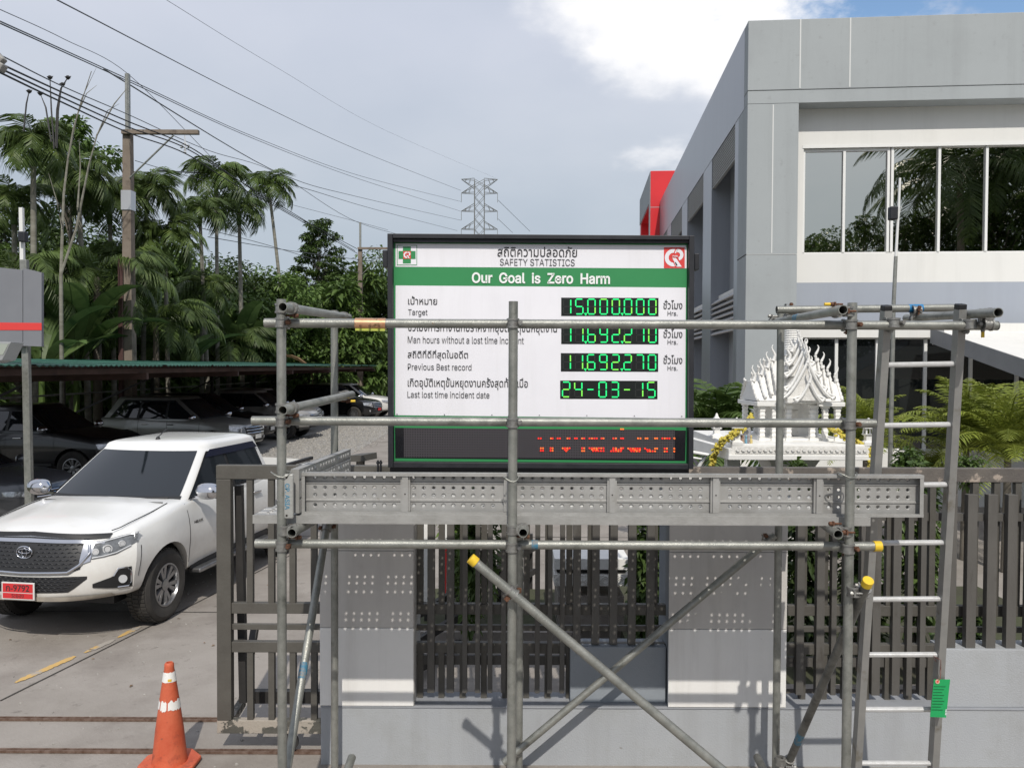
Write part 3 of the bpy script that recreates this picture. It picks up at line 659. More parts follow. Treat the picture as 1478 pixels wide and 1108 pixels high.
# tie wires round the standards at the toe board
def wiretie(px, py, r=.034, Y=YF, par=scaf):
    c = at(px, py, Y); pts = [c + Vector((math.cos(t) * r * 1.5 - .005, math.sin(t) * r, .012 * math.sin(t * 2 + 1))) for t in [i * .42 for i in range(32)]]
    mb = MB(); mb.path(pts, .0035, 6); mb.path([pts[-1], pts[-1] + Vector((-.03, -.02, .01)), pts[-1] + Vector((-.05, -.01, .02))], .003, 6); mb.build('tie_wire', M['galv'], par, smooth=40)
wiretie(407, 684); wiretie(1224, 685); wiretie(739, 691, .026)
# ---------------------------------------------------------------- perforated planks
PW, PT = .228, .042
def perf_mesh(L, name, ribs=(), nrow=(-.070, -.014, .027, .088), pitch=.0535, r=.0100, dimple=.0055, end=.03):
    "plank sheet along +x, width along y (centred), top at z=0, downturned rims; real round holes with raised lips"
    mb = MB(); z = 0
    xs0, xs1 = 0.0, L
    cells = []
    n = int((L - .06) / pitch); off = (L - n * pitch) / 2
    cw = pitch; hs = .019                     # hole cell half height
    rows = sorted(nrow); ylim = PW / 2
    cuts = [-ylim]
    for y in rows: cuts += [y - hs, y + hs]
    cuts.append(ylim)
    for k in range(len(cuts) - 1):
        y0, y1 = cuts[k], cuts[k + 1]
        if k % 2 == 0:
            # plain strip, pressed rib in the widest one
            if y1 - y0 > .015 and 0 < k < len(cuts) - 2:
                ym = (y0 + y1) / 2; mb.grid([[(x, y, zz) for y, zz in ((y0, 0), (ym - .008, 0), (ym - .004, -.006), (ym + .004, -.006), (ym + .008, 0), (y1, 0))] for x in (0, L)])
            else: mb.add([(0, y0, 0), (L, y0, 0), (L, y1, 0), (0, y1, 0)], [(0, 1, 2, 3)])
        else:
            yc = (y0 + y1) / 2
            mb.add([(0, y0, 0), (off, y0, 0), (off, y1, 0), (0, y1, 0)], [(0, 1, 2, 3)]); mb.add([(L - off, y0, 0), (L, y0, 0), (L, y1, 0), (L - off, y1, 0)], [(0, 1, 2, 3)])
            for i in range(n):
                xa = off + i * pitch; xc = xa + pitch / 2; xb = xa + pitch
                if any(abs(xc - rb) < .035 for rb in ribs):
                    mb.add([(xa, y0, 0), (xb, y0, 0), (xb, y1, 0), (xa, y1, 0)], [(0, 1, 2, 3)]); continue
                m = 8; rim = []
                sq = [(xb, yc), (xb, y1), (xc, y1), (xa, y1), (xa, yc), (xa, y0), (xc, y0), (xb, y0)]
                o_ = [(xc + r * 1.35 * math.cos(2 * math.pi * j / m), yc + r * 1.35 * math.sin(2 * math.pi * j / m), 0) for j in range(m)]
                i_ = [(xc + r * .8 * math.cos(2 * math.pi * j / m), yc + r * .8 * math.sin(2 * math.pi * j / m), dimple) for j in range(m)]
                vs = [(a, b, 0) for a, b in sq] + o_ + i_
                mb.add(vs, [(j, (j + 1) % m, m + (j + 1) % m, m + j) for j in range(m)] + [(m + j, m + (j + 1) % m, 2 * m + (j + 1) % m, 2 * m + j) for j in range(m)])
    me = bpy.data.meshes.new(name); me.from_pydata(mb.v, [], mb.f); me.materials.append(M['plank']); return me
def plank(L, nribs=6):
    root = empty('scaffold_plank', (0, 0, 0)); tag(root, cat='plank', group='perforated steel planks of the scaffold')
    ribs = [L * (i + 1) / (nribs + 1) for i in range(nribs)]
    sh = from_mesh('perforated_sheet', perf_mesh(L, 'perforated_sheet', ribs), None, root)
    for s in (-1, 1):
        mb = MB(); y = s * PW / 2; mb.box((0, y - s * .0, -PT), (L, y + s * .003, .001)); mb.box((0, y - s * .014, -PT - .003), (L, y + s * .0028, -PT)); mb.box((.0, y - s * .014, -PT), (L, y - s * .0125, -PT + .01))
        mb.build('side_rim', M['plank_rim'], root)
    for x in (0, L):
        s = 1 if x == 0 else -1
        mb = MB(); mb.box((x, -PW / 2 + .0005, -PT), (x + s * .003, PW / 2 - .0005, .0)); mb.box((x, -PW / 2 + .0145, -PT - .001), (x + s * .02, PW / 2 - .0145, -PT + .001)); mb.build('end_plate', M['plank_rim'], root)
    for x in ribs:
        mb = MB(); mb.box((x - .016, -PW / 2 + .015, -PT + .004), (x + .016, PW / 2 - .015, -.0015)); mb.box((x - .026, -PW / 2 + .015, -PT + .016), (x + .026, PW / 2 - .015, -.003)); r = mb.build('stiffener', M['plank'], root)
        mb = MB(); mb.tube((x, 0, -PT + .0039), (x, 0, -PT + .002), .004, 8); mb.build('hole', M['galv_in'], r)
    return root
# front toe board: plank on its edge, underside to the camera
A_ = at(435, 683, 4.30); B_ = at(1333, 685, 4.30); Lp = B_.x - A_.x
tb = plank(Lp, 5)
tb['label'] = 'perforated steel plank standing on edge as front toe board, underside facing out'
zc = (at(900, 684, 4.3).z + at(900, 744, 4.3).z) / 2
# local x -> -x, local y -> up, local z (walking face) -> away from the camera
ROTE = Matrix(((-1, 0, 0), (0, 0, 1), (0, 1, 0)))
tb.location = (B_.x, 4.295 + PT, zc); tb.rotation_euler = ROTE.to_euler()
tb.scale = (1, (at(900, 684, 4.3).z - at(900, 744, 4.3).z) / (PW + .004), 1)
# deck planks side by side
zd = at(800, 743.5, 4.27).z - .004
dx0, dx1 = at(365, 750, 4.27).x, at(1256, 750, 4.27).x
dk = plank(dx1 - dx0, 5)
lab = ['perforated steel deck plank nearest the viewer, its long rim showing under the toe board', 'perforated steel deck plank second from the front, behind the toe board',
       'perforated steel deck plank third from the front, behind the toe board', 'perforated steel deck plank at the back of the platform, next to the pillars']
for i in range(4):
    o = dk if i == 0 else copy_tree(dk)
    place(o, (dx0 + (0, .03, -.02, .01)[i], 4.268 + PW / 2 + i * .236, zd), 0, 1, lab[i])
# end toe board on the left running back
e0 = at(439, 684, 4.34); e1 = at(512, 646, 5.4)
eb = plank((e1 - e0).length - .02, 2)
eb['label'] = 'short perforated steel plank on edge closing the left end of the platform'
ang = math.atan2(e1.y - e0.y, e1.x - e0.x)
eb.rotation_euler = (Matrix.Rotation(ang, 3, 'Z') @ Matrix(((1, 0, 0), (0, 0, -1), (0, 1, 0)))).to_euler()
eb.location = (e0.x - .004, e0.y - .09, zd + PW / 2 + .016)
# the maker plate with blue stencilled letters at the left standard
cp = MB(); P0 = at(414, 716, 4.19)
cp.box((P0.x - .036, 4.185, P0.z - .118), (P0.x + .034, 4.205, P0.z + .118))
cpo = cp.build('hook_plate', mat('pale galvanised plate', (.42, .42, .40), .5, .3, var=(.36, .36, .34), scale=20, bump=.3), None, bevel=.008)
tag(cpo, 'pale steel plate lettered in blue stencil, wired to the left standard', 'plate')
cpo.rotation_euler = (0, 0, 0)
for zz in (.10, -.10): mb = MB(); mb.tube((P0.x, 4.1852, P0.z + zz), (P0.x, 4.1835, P0.z + zz), .006, 10); mb.build('hole', M['galv_in'], cpo)
# ================================================================ TEXT
FONT_ = None
try:
    import os
    FONT_ = bpy.data.fonts.load(os.path.join(bpy.utils.system_resource('DATAFILES'), 'fonts', 'Inter.woff2'))   # Blender's own interface font
except Exception: FONT_ = None
def text_mesh(s, bold=0.0, spacing=1.0, name='lettering', depth=.004):
    c = bpy.data.curves.new('t', 'FONT'); c.body = s; c.size = 1; c.font = (FONT_ if FONT_ and not any(ord(ch_) > 3000 for ch_ in s) else c.font); c.offset = bold; c.space_character = spacing; c.resolution_u = 4; c.extrude = depth
    o = bpy.data.objects.new('t', c); C.objects.link(o); bpy.context.view_layer.update()
    me = bpy.data.meshes.new_from_object(o.evaluated_get(bpy.context.evaluated_depsgraph_get())); me.name = name
    bpy.data.objects.remove(o); return me
def textbox(s, box, Y, m, parent, bold=0.0, spacing=1.0, name='lettering'):
    "lettering fitted to a photo pixel box on the plane y = Y, standing in the x-z plane and facing the camera"
    me = text_mesh(s, bold, spacing, name); xs = [v.co.x for v in me.vertices]; ys = [v.co.y for v in me.vertices]
    x0, x1, y0, y1 = min(xs), max(xs), min(ys), max(ys)
    A = at(box[0], box[3], Y); B = at(box[2], box[1], Y)
    for v in me.vertices:
        fx, fy = (v.co.x - x0) / (x1 - x0), (v.co.y - y0) / (y1 - y0); z = v.co.z
        v.co = (A.x + (B.x - A.x) * fx, Y - z * .2, A.z + (B.z - A.z) * fy + (0.0042 * (A.x + (B.x - A.x) * .5 - (A.x + (B.x - A.x) * fx))))
    me.materials.clear(); me.materials.append(M[m] if isinstance(m, str) else m)
    o = from_mesh(name, me, None, parent); return o
def textat(s, origin, xdir, ydir, width, height, m, parent, bold=0.0, name='lettering', spacing=1.0):
    me = text_mesh(s, bold, spacing, name); xs = [v.co.x for v in me.vertices]; ys = [v.co.y for v in me.vertices]
    x0, x1, y0, y1 = min(xs), max(xs), min(ys), max(ys); xd, yd = Vector(xdir).normalized(), Vector(ydir).normalized(); nn = xd.cross(yd)
    for v in me.vertices:
        v.co = Vector(origin) + xd * ((v.co.x - (x0 + x1) / 2) / (x1 - x0) * width) + yd * ((v.co.y - (y0 + y1) / 2) / (y1 - y0) * height) + nn * (v.co.z * .2)
    me.materials.clear(); me.materials.append(M[m] if isinstance(m, str) else m)
    return from_mesh(name, me, None, parent)
# ================================================================ SAFETY BOARD
SYF, SYB, SFc = 5.44, 5.72, 5.50
sb = empty('safety_board', (0.1, 5.6, at(780, 675, 5.6).z), 'large green and white safety statistics board with lit digit displays in a black frame', 'sign board')
mb = MB(); q = [at(566, 346, SFc + .02), at(996, 348, SFc + .02), at(994, 668, SFc + .02), at(568, 664, SFc + .02)]
def sframe(name, pxs, Y0, Y1, m, par=sb, bevel=.003):
    "box whose front face is the pixel quad pxs at Y0"
    mb = MB(); P = [at(x, y, Y0) for x, y in pxs]; mb.prism(P, (0, Y1 - Y0, 0)); return mb.build(name, M[m] if isinstance(m, str) else m, par, bevel=bevel)
sframe('frame_side', [(559, 337), (566.5, 337), (567.5, 674.5), (560, 674.5)], SYF, SYB, 's_black')
sframe('frame_side', [(995, 340), (1002.5, 340), (1001, 677), (994, 677)], SYF, SYB, 's_black')
sframe('frame_top', [(566.7, 337), (994.8, 340), (994.8, 346), (566.7, 343.5)], SYF, SYB, 's_black')
sframe('frame_bottom', [(567.7, 666.5), (993.8, 669.5), (993.8, 677), (567.7, 674.5)], SYF, SYB, 's_black')
sframe('inner_ledge', [(567, 344.5), (995, 347), (995, 350.5), (567, 349)], SYF + .02, SYB - .1, 's_black')
sframe('cabinet', [(566, 345), (996, 347), (995, 668), (567, 666)], SFc + .06, SYB - .002, 's_black', bevel=0)
face = sframe('face_panel', [(567.5, 347), (994.5, 349), (993.5, 671), (568, 668)], SFc, SFc + .05, 's_green', bevel=0)
sframe('side_box', [(552, 361), (558.8, 361), (559, 385), (552.5, 385)], 5.56, 5.68, 's_black')
sframe('side_box', [(1002.8, 366), (1009.5, 366), (1009.5, 389), (1002.8, 389)], 5.56, 5.68, 's_black')
def film(pxs, m, lay, par=face, name='printed_field'):
    mb = MB(); Y = SFc - .0012 * lay; mb.prism([at(x, y, Y) for x, y in pxs], (0, .0008, 0)); return mb.build(name, M[m] if isinstance(m, str) else m, par)
film([(571, 351.5), (990.5, 354), (990.5, 387.5), (571, 385)], 's_white', 1)
film([(571, 412), (990, 415), (989, 603.5), (570.5, 599)], 's_white', 1)
film([(570, 617), (990, 621), (989, 665), (570.5, 661)], mat('dark display glass', (.010, .010, .013), .15), 1)
TY = SFc - .0045
def tx(s, b, m='s_ink', **k): return textbox(s, b, TY, m, face, **k)
tx('สถิติความปลอดภัย', (718, 356, 833, 370.5), bold=.006)
tx('SAFETY STATISTICS', (721.5, 374, 829.5, 383.5), 's_ink_g')
tx('Our  Goal  is  Zero  Harm', (681, 394, 880.5, 409), mat('white lettering', (.85, .87, .85), .5), bold=.022)
tx('เป้าหมาย', (589, 427.5, 631, 439.5), bold=.004)
tx('Target', (589, 446.5, 617, 457), 's_ink_g')
tx('ชั่วโมงการทำงานที่ปราศจากอุบัติเหตุขั้นหยุดงาน', (589, 464, 804, 482.5), bold=.004)
tx('Man hours without a lost time incident', (588.5, 486, 756, 495.5), 's_ink_g')
tx('สถิติที่ดีที่สุดในอดีต', (588.5, 505, 675.5, 520), bold=.004)
tx('Previous Best record', (588.5, 525, 680.5, 534), 's_ink_g')
tx('เกิดอุบัติเหตุขั้นหยุดงานครั้งสุดท้ายเมื่อ', (588.5, 545, 762, 562), bold=.004)
tx('Last lost time incident date', (588, 565, 706.5, 574), 's_ink_g')
for y in (0, 41.5, 79): 
    tx('ชั่วโมง', (957.5, 433 + y, 985, 446 + y), bold=.004); tx('Hrs.', (963.5, 449 + y, 978, 455.5 + y), 's_ink_g')
for i in range(7):
    for yy in (597.5, 666): 
        p = at(573 + i * 68.5, yy + i * .5, SFc - .004); mb = MB(); mb.tube(p, p + Vector((0, -.003, 0)), .0035, 8); mb.build('screw', M['s_ink_g'], face)
tx('SAFETY DISPLAY CO., LTD', (970, 671.0, 992, 672.6), 's_white') if False else None
# emblems
def poly_px(pts, m, lay, par, name='emblem_shape', Y=SFc):
    mb = MB(); yy = Y - .0012 * lay; mb.prism([at(x, y, yy) for x, y in pts], (0, .0007, 0)); return mb.build(name, M[m] if isinstance(m, str) else m, par)
def rect(x0, y0, x1, y1): return [(x0, y0), (x1, y0), (x1, y1), (x0, y1)]
def arc(cx_, cy_, ro, ri, a0, a1, n=24, ky=1.0):
    o = [(cx_ + ro * math.cos(math.radians(a0 + (a1 - a0) * i / n)), cy_ - ky * ro * math.sin(math.radians(a0 + (a1 - a0) * i / n))) for i in range(n + 1)]
    i_ = [(cx_ + ri * math.cos(math.radians(a0 + (a1 - a0) * i / n)), cy_ - ky * ri * math.sin(math.radians(a0 + (a1 - a0) * i / n))) for i in range(n + 1)]
    return o + i_[::-1]
def strip_poly(o, i_):
    return o
def ring(cx_, cy_, ro, ri, a0, a1, m, lay, par, Y=SFc, n=24):
    mb = MB(); yy = Y - .0012 * lay
    mb.grid([[at(cx_ + r * math.cos(math.radians(a0 + (a1 - a0) * i / n)), cy_ - r * math.sin(math.radians(a0 + (a1 - a0) * i / n)), yy) for r in (ri, ro)] for i in range(n + 1)])
    return mb.build('emblem_shape', M[m], par)
def cr_logo(x0, y0, s, lay, par, txt=True):
    "white joined C and R on a red square, photo pixels"
    P = lambda u, v: (x0 + u * s, y0 + v * s)
    poly_px([P(0, 0), P(1, .0), P(1, 1), P(0, 1)], 's_red', lay, par, 'emblem_ground')
    ccx, ccy = P(.49, .50)
    ring(ccx - .03 * s, ccy, .42 * s, .235 * s, 62, 298, 's_white', lay + 1, par)
    c2x, c2y = P(.66, .36)
    ring(c2x, c2y, .28 * s, .12 * s, -75, 100, 's_white', lay + 1, par)
    poly_px([P(.50, .44), P(.60, .54), P(.86, .93), P(.62, .93), P(.47, .64), P(.40, .50)], 's_white', lay + 1, par)
    poly_px([P(.55, .08), P(.60, .08), P(.50, .30), P(.45, .30)], 's_red', lay + 2, par)
    poly_px([P(.42, .66), P(.46, .66), P(.60, .94), P(.55, .94)], 's_red', lay + 2, par)
    e = [P(.52 + .20 * math.cos(i * .3142), .42 + .085 * math.sin(i * .3142)) for i in range(20)]
    poly_px(e, 's_red', lay + 2, par)
    if txt: textbox('Asia', (*P(.40, .375), *P(.66, .455)), SFc - .0012 * (lay + 3) - .0005, 's_white', par, bold=.02)
em1 = film(rect(957.8, 356.6, 991.0, 387.4), 's_white', 2, name='emblem')
cr_logo(958.3, 357, 30, 3, em1)
em2 = film(rect(572.2, 353, 602.6, 383.5), 's_white', 2, name='emblem')
for r_ in ((573, 353.8, 602, 354.6), (573, 381.9, 602, 382.7), (573, 354.6, 573.8, 381.9), (601.2, 354.6, 602, 381.9)): poly_px(rect(*r_), 's_green', 3, em2)
poly_px(rect(581.5, 355.8, 593, 380.3), 's_green', 3, em2); poly_px(rect(575.2, 362.3, 581.5, 373.8), 's_green', 3, em2); poly_px(rect(593, 362.3, 599.8, 373.8), 's_green', 3, em2)
cr_logo(582, 362.5, 11, 4, em2, False)
# digit displays
SEG = {'0': 'abcdef', '1': 'bc', '2': 'abged', '3': 'abgcd', '4': 'fgbc', '5': 'afgcd', '6': 'afgedc', '7': 'abc', '9': 'gfabcd', '-': 'g', '8': 'abcdefg'}
def display(x0, y0, w, h, s, slope=.012, first=''):
    d = film([(x0, y0), (x0 + w, y0 + w * slope * .3), (x0 + w, y0 + h + w * slope * .3), (x0, y0 + h)], 'disp', 2, name='digit_display')
    pit = w / 8; Y3 = SFc - .0012 * 3
    off = MB(); on = {'led_g': MB(), 'led_y': MB()}
    k = 0; rnd = random.Random(int(y0))
    for ch in s:
        if ch == ',':
            cx_, cy_ = x0 + k * pit + .1, y0 + h - 3.2
            for a in ((-.9, -.3), (.9, -.3), (.3, 1.6)): on['led_g'].tube(at(cx_ + a[0], cy_ + a[1], Y3), at(cx_ + a[0], cy_ + a[1], Y3 - .002), .0046, 6)
            continue
        ox, oy = x0 + k * pit + 3.4, y0 + 2.2 + (x0 + k * pit - x0) * slope * .3; dw, dh = 10.4, h - 5.2
        seg = {'a': (ox, oy, ox + dw, oy), 'd': (ox, oy + dh, ox + dw, oy + dh), 'g': (ox, oy + dh / 2, ox + dw, oy + dh / 2), 'f': (ox, oy, ox, oy + dh / 2), 'b': (ox + dw, oy, ox + dw, oy + dh / 2),
               'e': (ox, oy + dh / 2, ox, oy + dh), 'c': (ox + dw, oy + dh / 2, ox + dw, oy + dh)}
        for n_, (a, b, c, e) in seg.items():
            if ch == '-' and n_ != 'g': continue
            L_ = math.hypot(c - a, e - b); ux, uy = (c - a) / L_, (e - b) / L_; lit = n_ in SEG[ch]
            key = 'led_y' if rnd.random() < .22 else 'led_g'
            t_ = on[key] if lit else off
            nn = 6 if n_ in 'adg' else 6
            for j in range(nn):
                s0 = .9 + (L_ - 1.8) * (j + .08) / nn; s1 = .9 + (L_ - 1.8) * (j + .92) / nn; hw = .88 if lit else .45
                px_, py_ = -uy * hw, ux * hw
                t_.prism([at(a + ux * s0 + px_, b + uy * s0 + py_, Y3), at(a + ux * s1 + px_, b + uy * s1 + py_, Y3), at(a + ux * s1 - px_, b + uy * s1 - py_, Y3), at(a + ux * s0 - px_, b + uy * s0 - py_, Y3)], (0, -.0015, 0))
        k += 1
    o = off.build('unlit_segments', M['led_off'], d, kind='stuff')
    for kk, t_ in on.items():
        if t_.v: t_.build('lit_segments', M[kk], d, kind='stuff')
display(810, 429.5, 140.5, 26.5, '15,000,000'); display(810, 469.5, 140.5, 27, '11,692,270'); display(809.5, 509.5, 140.5, 26.5, '11,692,270'); display(808.5, 549, 140.5, 26.5, '24-03-15')
# red text ticker: a dot matrix, lit dots standing on a dark perforated module
mod = film([(583, 617.5), (974, 620), (973.5, 662.3), (583, 659.8)], mat('dot matrix module', (.055, .049, .056), .6), 2, name='dot_matrix')
dots = MB(); DP = 3.52
nx_, ny_ = 109, 12
Y4 = SFc - .0012 * 3
for i in range(nx_):
    for j in range(ny_):
        x, y = 585 + i * 3.585, 619.6 + j * 3.55 + i * .022
        c = at(x, y, Y4); r = .0056
        dots.add([c + Vector((r * math.cos(k * 1.2566), 0, r * math.sin(k * 1.2566))) for k in range(5)], [(0, 1, 2, 3, 4)])
dots.build('unlit_diodes', mat('unlit diode', (.008, .007, .008), .4), mod, kind='stuff')
lit = {'led_r': MB(), 'led_o': MB()}
def run(x0, x1, yy):
    a = 770 + x0 / 6.154; b = 770 + x1 / 6.154; n = max(2, round((b - a) / 3.5) + 0); py = 500 + yy / 6.154
    for i in range(n):
        x = a + 1.6 + (b - a - 3.2) * i / max(1, n - 1); c = at(x, py, Y4 - .002)
        lit['led_o' if random.random() < .35 else 'led_r'].tube(c, c + Vector((0, -.003, 0)), .0062, 7)
for r_ in ((35, 75), (145, 180), (205, 245), (292, 330), (358, 395), (422, 460), (488, 572), (595, 632), (700, 742), (768, 806), (918, 960), (985, 1022), (1070, 1108), (1135, 1218), (1240, 1262)): run(*r_, 815)
run(768, 806, 733)
for x0, x1, y in ((55, 95, 902), (142, 180, 902), (250, 330, 902), (422, 460, 902), (488, 632, 902), (700, 742, 902), (768, 806, 902), (832, 955, 905), (980, 1000, 905), (1070, 1108, 905), (1155, 1195, 905), (1240, 1260, 905),
                  (55, 95, 924), (142, 180, 924), (268, 312, 914), (280, 302, 926), (422, 460, 926), (510, 572, 914), (520, 632, 926), (700, 790, 914), (680, 785, 928), (850, 955, 916), (860, 950, 929), (1000, 1040, 916), (1005, 1090, 929), (1155, 1195, 930), (1240, 1260, 930)): run(x0, x1, y)
for k_, v_ in lit.items(): v_.build('lit_diodes', M[k_], mod, kind='stuff')
for x in (545.5, 549.5):
    p = at(x, 668, 5.62); mb = MB(); mb.tube((p.x, p.y, ztop + .012), (p.x, p.y, p.z + .02), .007, 8); mb.tube((p.x, p.y, p.z - .005), (p.x, p.y, p.z + .008), .012, 6); mb.build('anchor_bolt', M['s_black'], sb)
mb = MB(); mb.box((at(538, 672, 5.6).x, 5.55, ztop + .0125), (at(1010, 672, 5.6).x, 5.72, ztop + .018)); mb.build('base_plate', M['s_black'], sb)
zz1 = at(780, 675, SYF).z; mb = MB(); mb.box((at(566, 672, 5.6).x, 5.5, min(zz1, ztop + .019) - .0), (at(990, 672, 5.6).x, 5.66, max(zz1 + .01, ztop + .04))); mb.build('bottom_rail', M['s_black'], sb)
# ================================================================ plate letters on the scaffold
textat('CP. ASIA', (P0.x + .004, 4.1838, P0.z), (0, 0, -1), (1, 0, 0), .135, .024, mat('blue stencil', (.05, .22, .35), .6), cpo, bold=.01)
# ================================================================ LADDER
lad = empty('ladder', (at(1290, 1000, 4.4).x, 4.4, 0), 'aluminium rung ladder with black capped rails leaning on the right side of the scaffold', 'ladder')
LT, LB = 4.315, 4.78
def lext(px0, py0, px1, py1, Y0, Y1):
    a, b = at(px0, py0, Y0), at(px1, py1, Y1); t = (a.z - .02) / (a.z - b.z); return a, a.lerp(b, t)
la, lb = lext(1279, 448, 1236, 1108, LT, LB); ra, rb = lext(1386, 446, 1347, 1108, LT, LB)
nrm = (lb - la).normalized()
for (a, b) in ((la, lb), (ra, rb)):
    mb = MB(); side = Vector((1, 0, 0)); back = nrm.cross(side).normalized(); back = back if back.y > 0 else -back
    w, dp, tk = .040, .050, .004
    for s in (-1, 1): mb.bar(a + back * 0 + side * 0 + back * (dp / 2) * s, b + back * (dp / 2) * s, w, tk * 2, up=back)
    mb.bar(a, b, .006, dp, up=back) if False else None
    s_ = 1 if a is ra else -1
    mb.bar(a + side * s_ * (-w / 2 + .003), b + side * s_ * (-w / 2 + .003), .006, dp, up=back)
    mb.bar(a + side * s_ * (w / 2 - .003), b + side * s_ * (w / 2 - .003), .0058, dp, up=back)
    o = mb.build('rail', M['alu'], lad)
    mb = MB(); mb.bar(a - nrm * .028, a + nrm * .004, w + .004, dp + .006, up=back); mb.build('end_cap', M['black_plastic'], o, bevel=.006)
    mb = MB(); mb.bar(b - nrm * .06, b, w + .006, dp + .008, up=back); mb.build('rubber_foot', M['black_plastic'], o, bevel=.006)
for py in (527, 614, 700, 783, 864, 944, 1023, 1101, 1179):
    t = (at(1300, py, 4.315 + .465 * (py - 448) / 660).z - la.z) / (lb.z - la.z)
    a, b = la.lerp(lb, t) + Vector((.016, 0, 0)), ra.lerp(rb, t) - Vector((.016, 0, 0))
    mb = MB(); mb.tube(a, b, .0145, 14)
    for k in range(6): 
        th = math.radians(200 + k * 28); o_ = Vector((0, math.cos(th), -math.sin(th))) * .0148; mb.bar(a + o_, b + o_, .002, .002)
    mb.build('rung', M['rung'], lad, smooth=50)
# couplers gripping the ladder rails at the top ledger
coupler((at(1281, 468, 4.25).x + .026, 4.262, at(1281, 466, 4.25).z), up, rt, fr, rusty=False); coupler((at(1398, 468, 4.25).x, 4.262, at(1400, 468, 4.25).z), up, rt, fr, rusty=False)
# green tag
tg = empty('scaffold_tag', at(1356, 1007, 4.62), 'green inspection tag hanging on a string from the ladder', 'tag')
tc_ = at(1356, 1008, 4.63)
T = [at(1348, 980, 4.63), at(1371.5, 980, 4.63), at(1365.5, 1035, 4.62), at(1342.5, 1034, 4.62)]
mb = MB(); mb.prism(T, (0, .002, 0)); t_o = mb.build('card', mat('green tag card', (.01, .30, .09), .5, var=(.012, .34, .10), scale=30), tg)
mb = MB(); c = at(1353, 983, 4.626); mb.tube(c, c + Vector((0, -.002, 0)), .013, 16); mb.build('eyelet', mat('pink eyelet label', (.65, .38, .30), .5), tg)
mb = MB(); mb.tube(c + Vector((0, -.0021, 0)), c + Vector((0, -.0026, 0)), .006, 12); mb.build('hole', M['s_red'], tg)
mb = MB(); mb.path([at(1345, 944, 4.66), at(1350, 948, 4.62), at(1358, 952, 4.63), at(1358, 968, 4.63), at(1357, 979, 4.62), c], .0016, 6); mb.path([at(1345, 945, 4.66), at(1353, 957, 4.66), at(1358, 962, 4.635), c], .0012, 6); mb.build('string', mat('red brown string', (.22, .06, .04), .8), tg)
pr = MB()
for i in range(9):
    y = 990 + i * 4.2
    pr.bar(at(1349 - (y - 980) * .1, y, 4.6285 - (y - 980) * .0002), at(1366 - (y - 980) * .1 - (i * 7 % 5), y + .4, 4.6285 - (y - 980) * .0002), .002, .0026)
pr.build('print_lines', mat('dark green print', (.006, .12, .04), .6), tg, kind='stuff')
pr = MB()
for i in range(4): pr.bar(at(1364.5 - i * .2, 1024 + i * 2.2, 4.6195), at(1366.5 - i * .2, 1024 + i * 2.2, 4.6195), .002, .004)
pr.build('print_marks', M['s_white'], tg, kind='stuff')
# ================================================================ VEHICLES
def catmull(pts, n):
    P = [np_(p) for p in pts]; out = []
    for i in range(len(P) - 1):
        p0, p1, p2, p3 = P[max(i - 1, 0)], P[i], P[i + 1], P[min(i + 2, len(P) - 1)]
        for k in range(n):
            t = k / n; out.append(tuple(.5 * ((2 * b) + (-a + c) * t + (2 * a - 5 * b + 4 * c - d) * t * t + (-a + 3 * b - 3 * c + d) * t ** 3) for a, b, c, d in zip(p0, p1, p2, p3)))
    out.append(tuple(P[-1])); return out
def np_(p): return tuple(float(a) for a in p)
def lerp1(x, xs, ys):
    if x <= xs[0]: return ys[0]
    for i in range(len(xs) - 1):
        if x <= xs[i + 1]: t = (x - xs[i]) / (xs[i + 1] - xs[i]); return ys[i] + (ys[i + 1] - ys[i]) * t
    return ys[-1]
def smooth1(x, xs, ys):
    if x <= xs[0]: return ys[0]
    for i in range(len(xs) - 1):
        if x <= xs[i + 1]:
            t = (x - xs[i]) / (xs[i + 1] - xs[i])
            def sl(k):
                if k <= 0 or k >= len(xs) - 1: return 0 if False else (ys[min(k + 1, len(ys) - 1)] - ys[max(k - 1, 0)]) / (xs[min(k + 1, len(xs) - 1)] - xs[max(k - 1, 0)])
                return (ys[k + 1] - ys[k - 1]) / (xs[k + 1] - xs[k - 1])
            h = xs[i + 1] - xs[i]; m0, m1 = sl(i) * h, sl(i + 1) * h
            return (2 * t ** 3 - 3 * t * t + 1) * ys[i] + (t ** 3 - 2 * t * t + t) * m0 + (-2 * t ** 3 + 3 * t * t) * ys[i + 1] + (t ** 3 - t * t) * m1
    return ys[-1]
SECT = catmull([(0, 0), (.70, 0), (.90, .03), (.965, .12), (.985, .30), (1.0, .52), (.985, .72), (.955, .86), (.915, .945), (.83, .985), (.60, 1.0), (.30, 1.012), (0, 1.018)], 3)
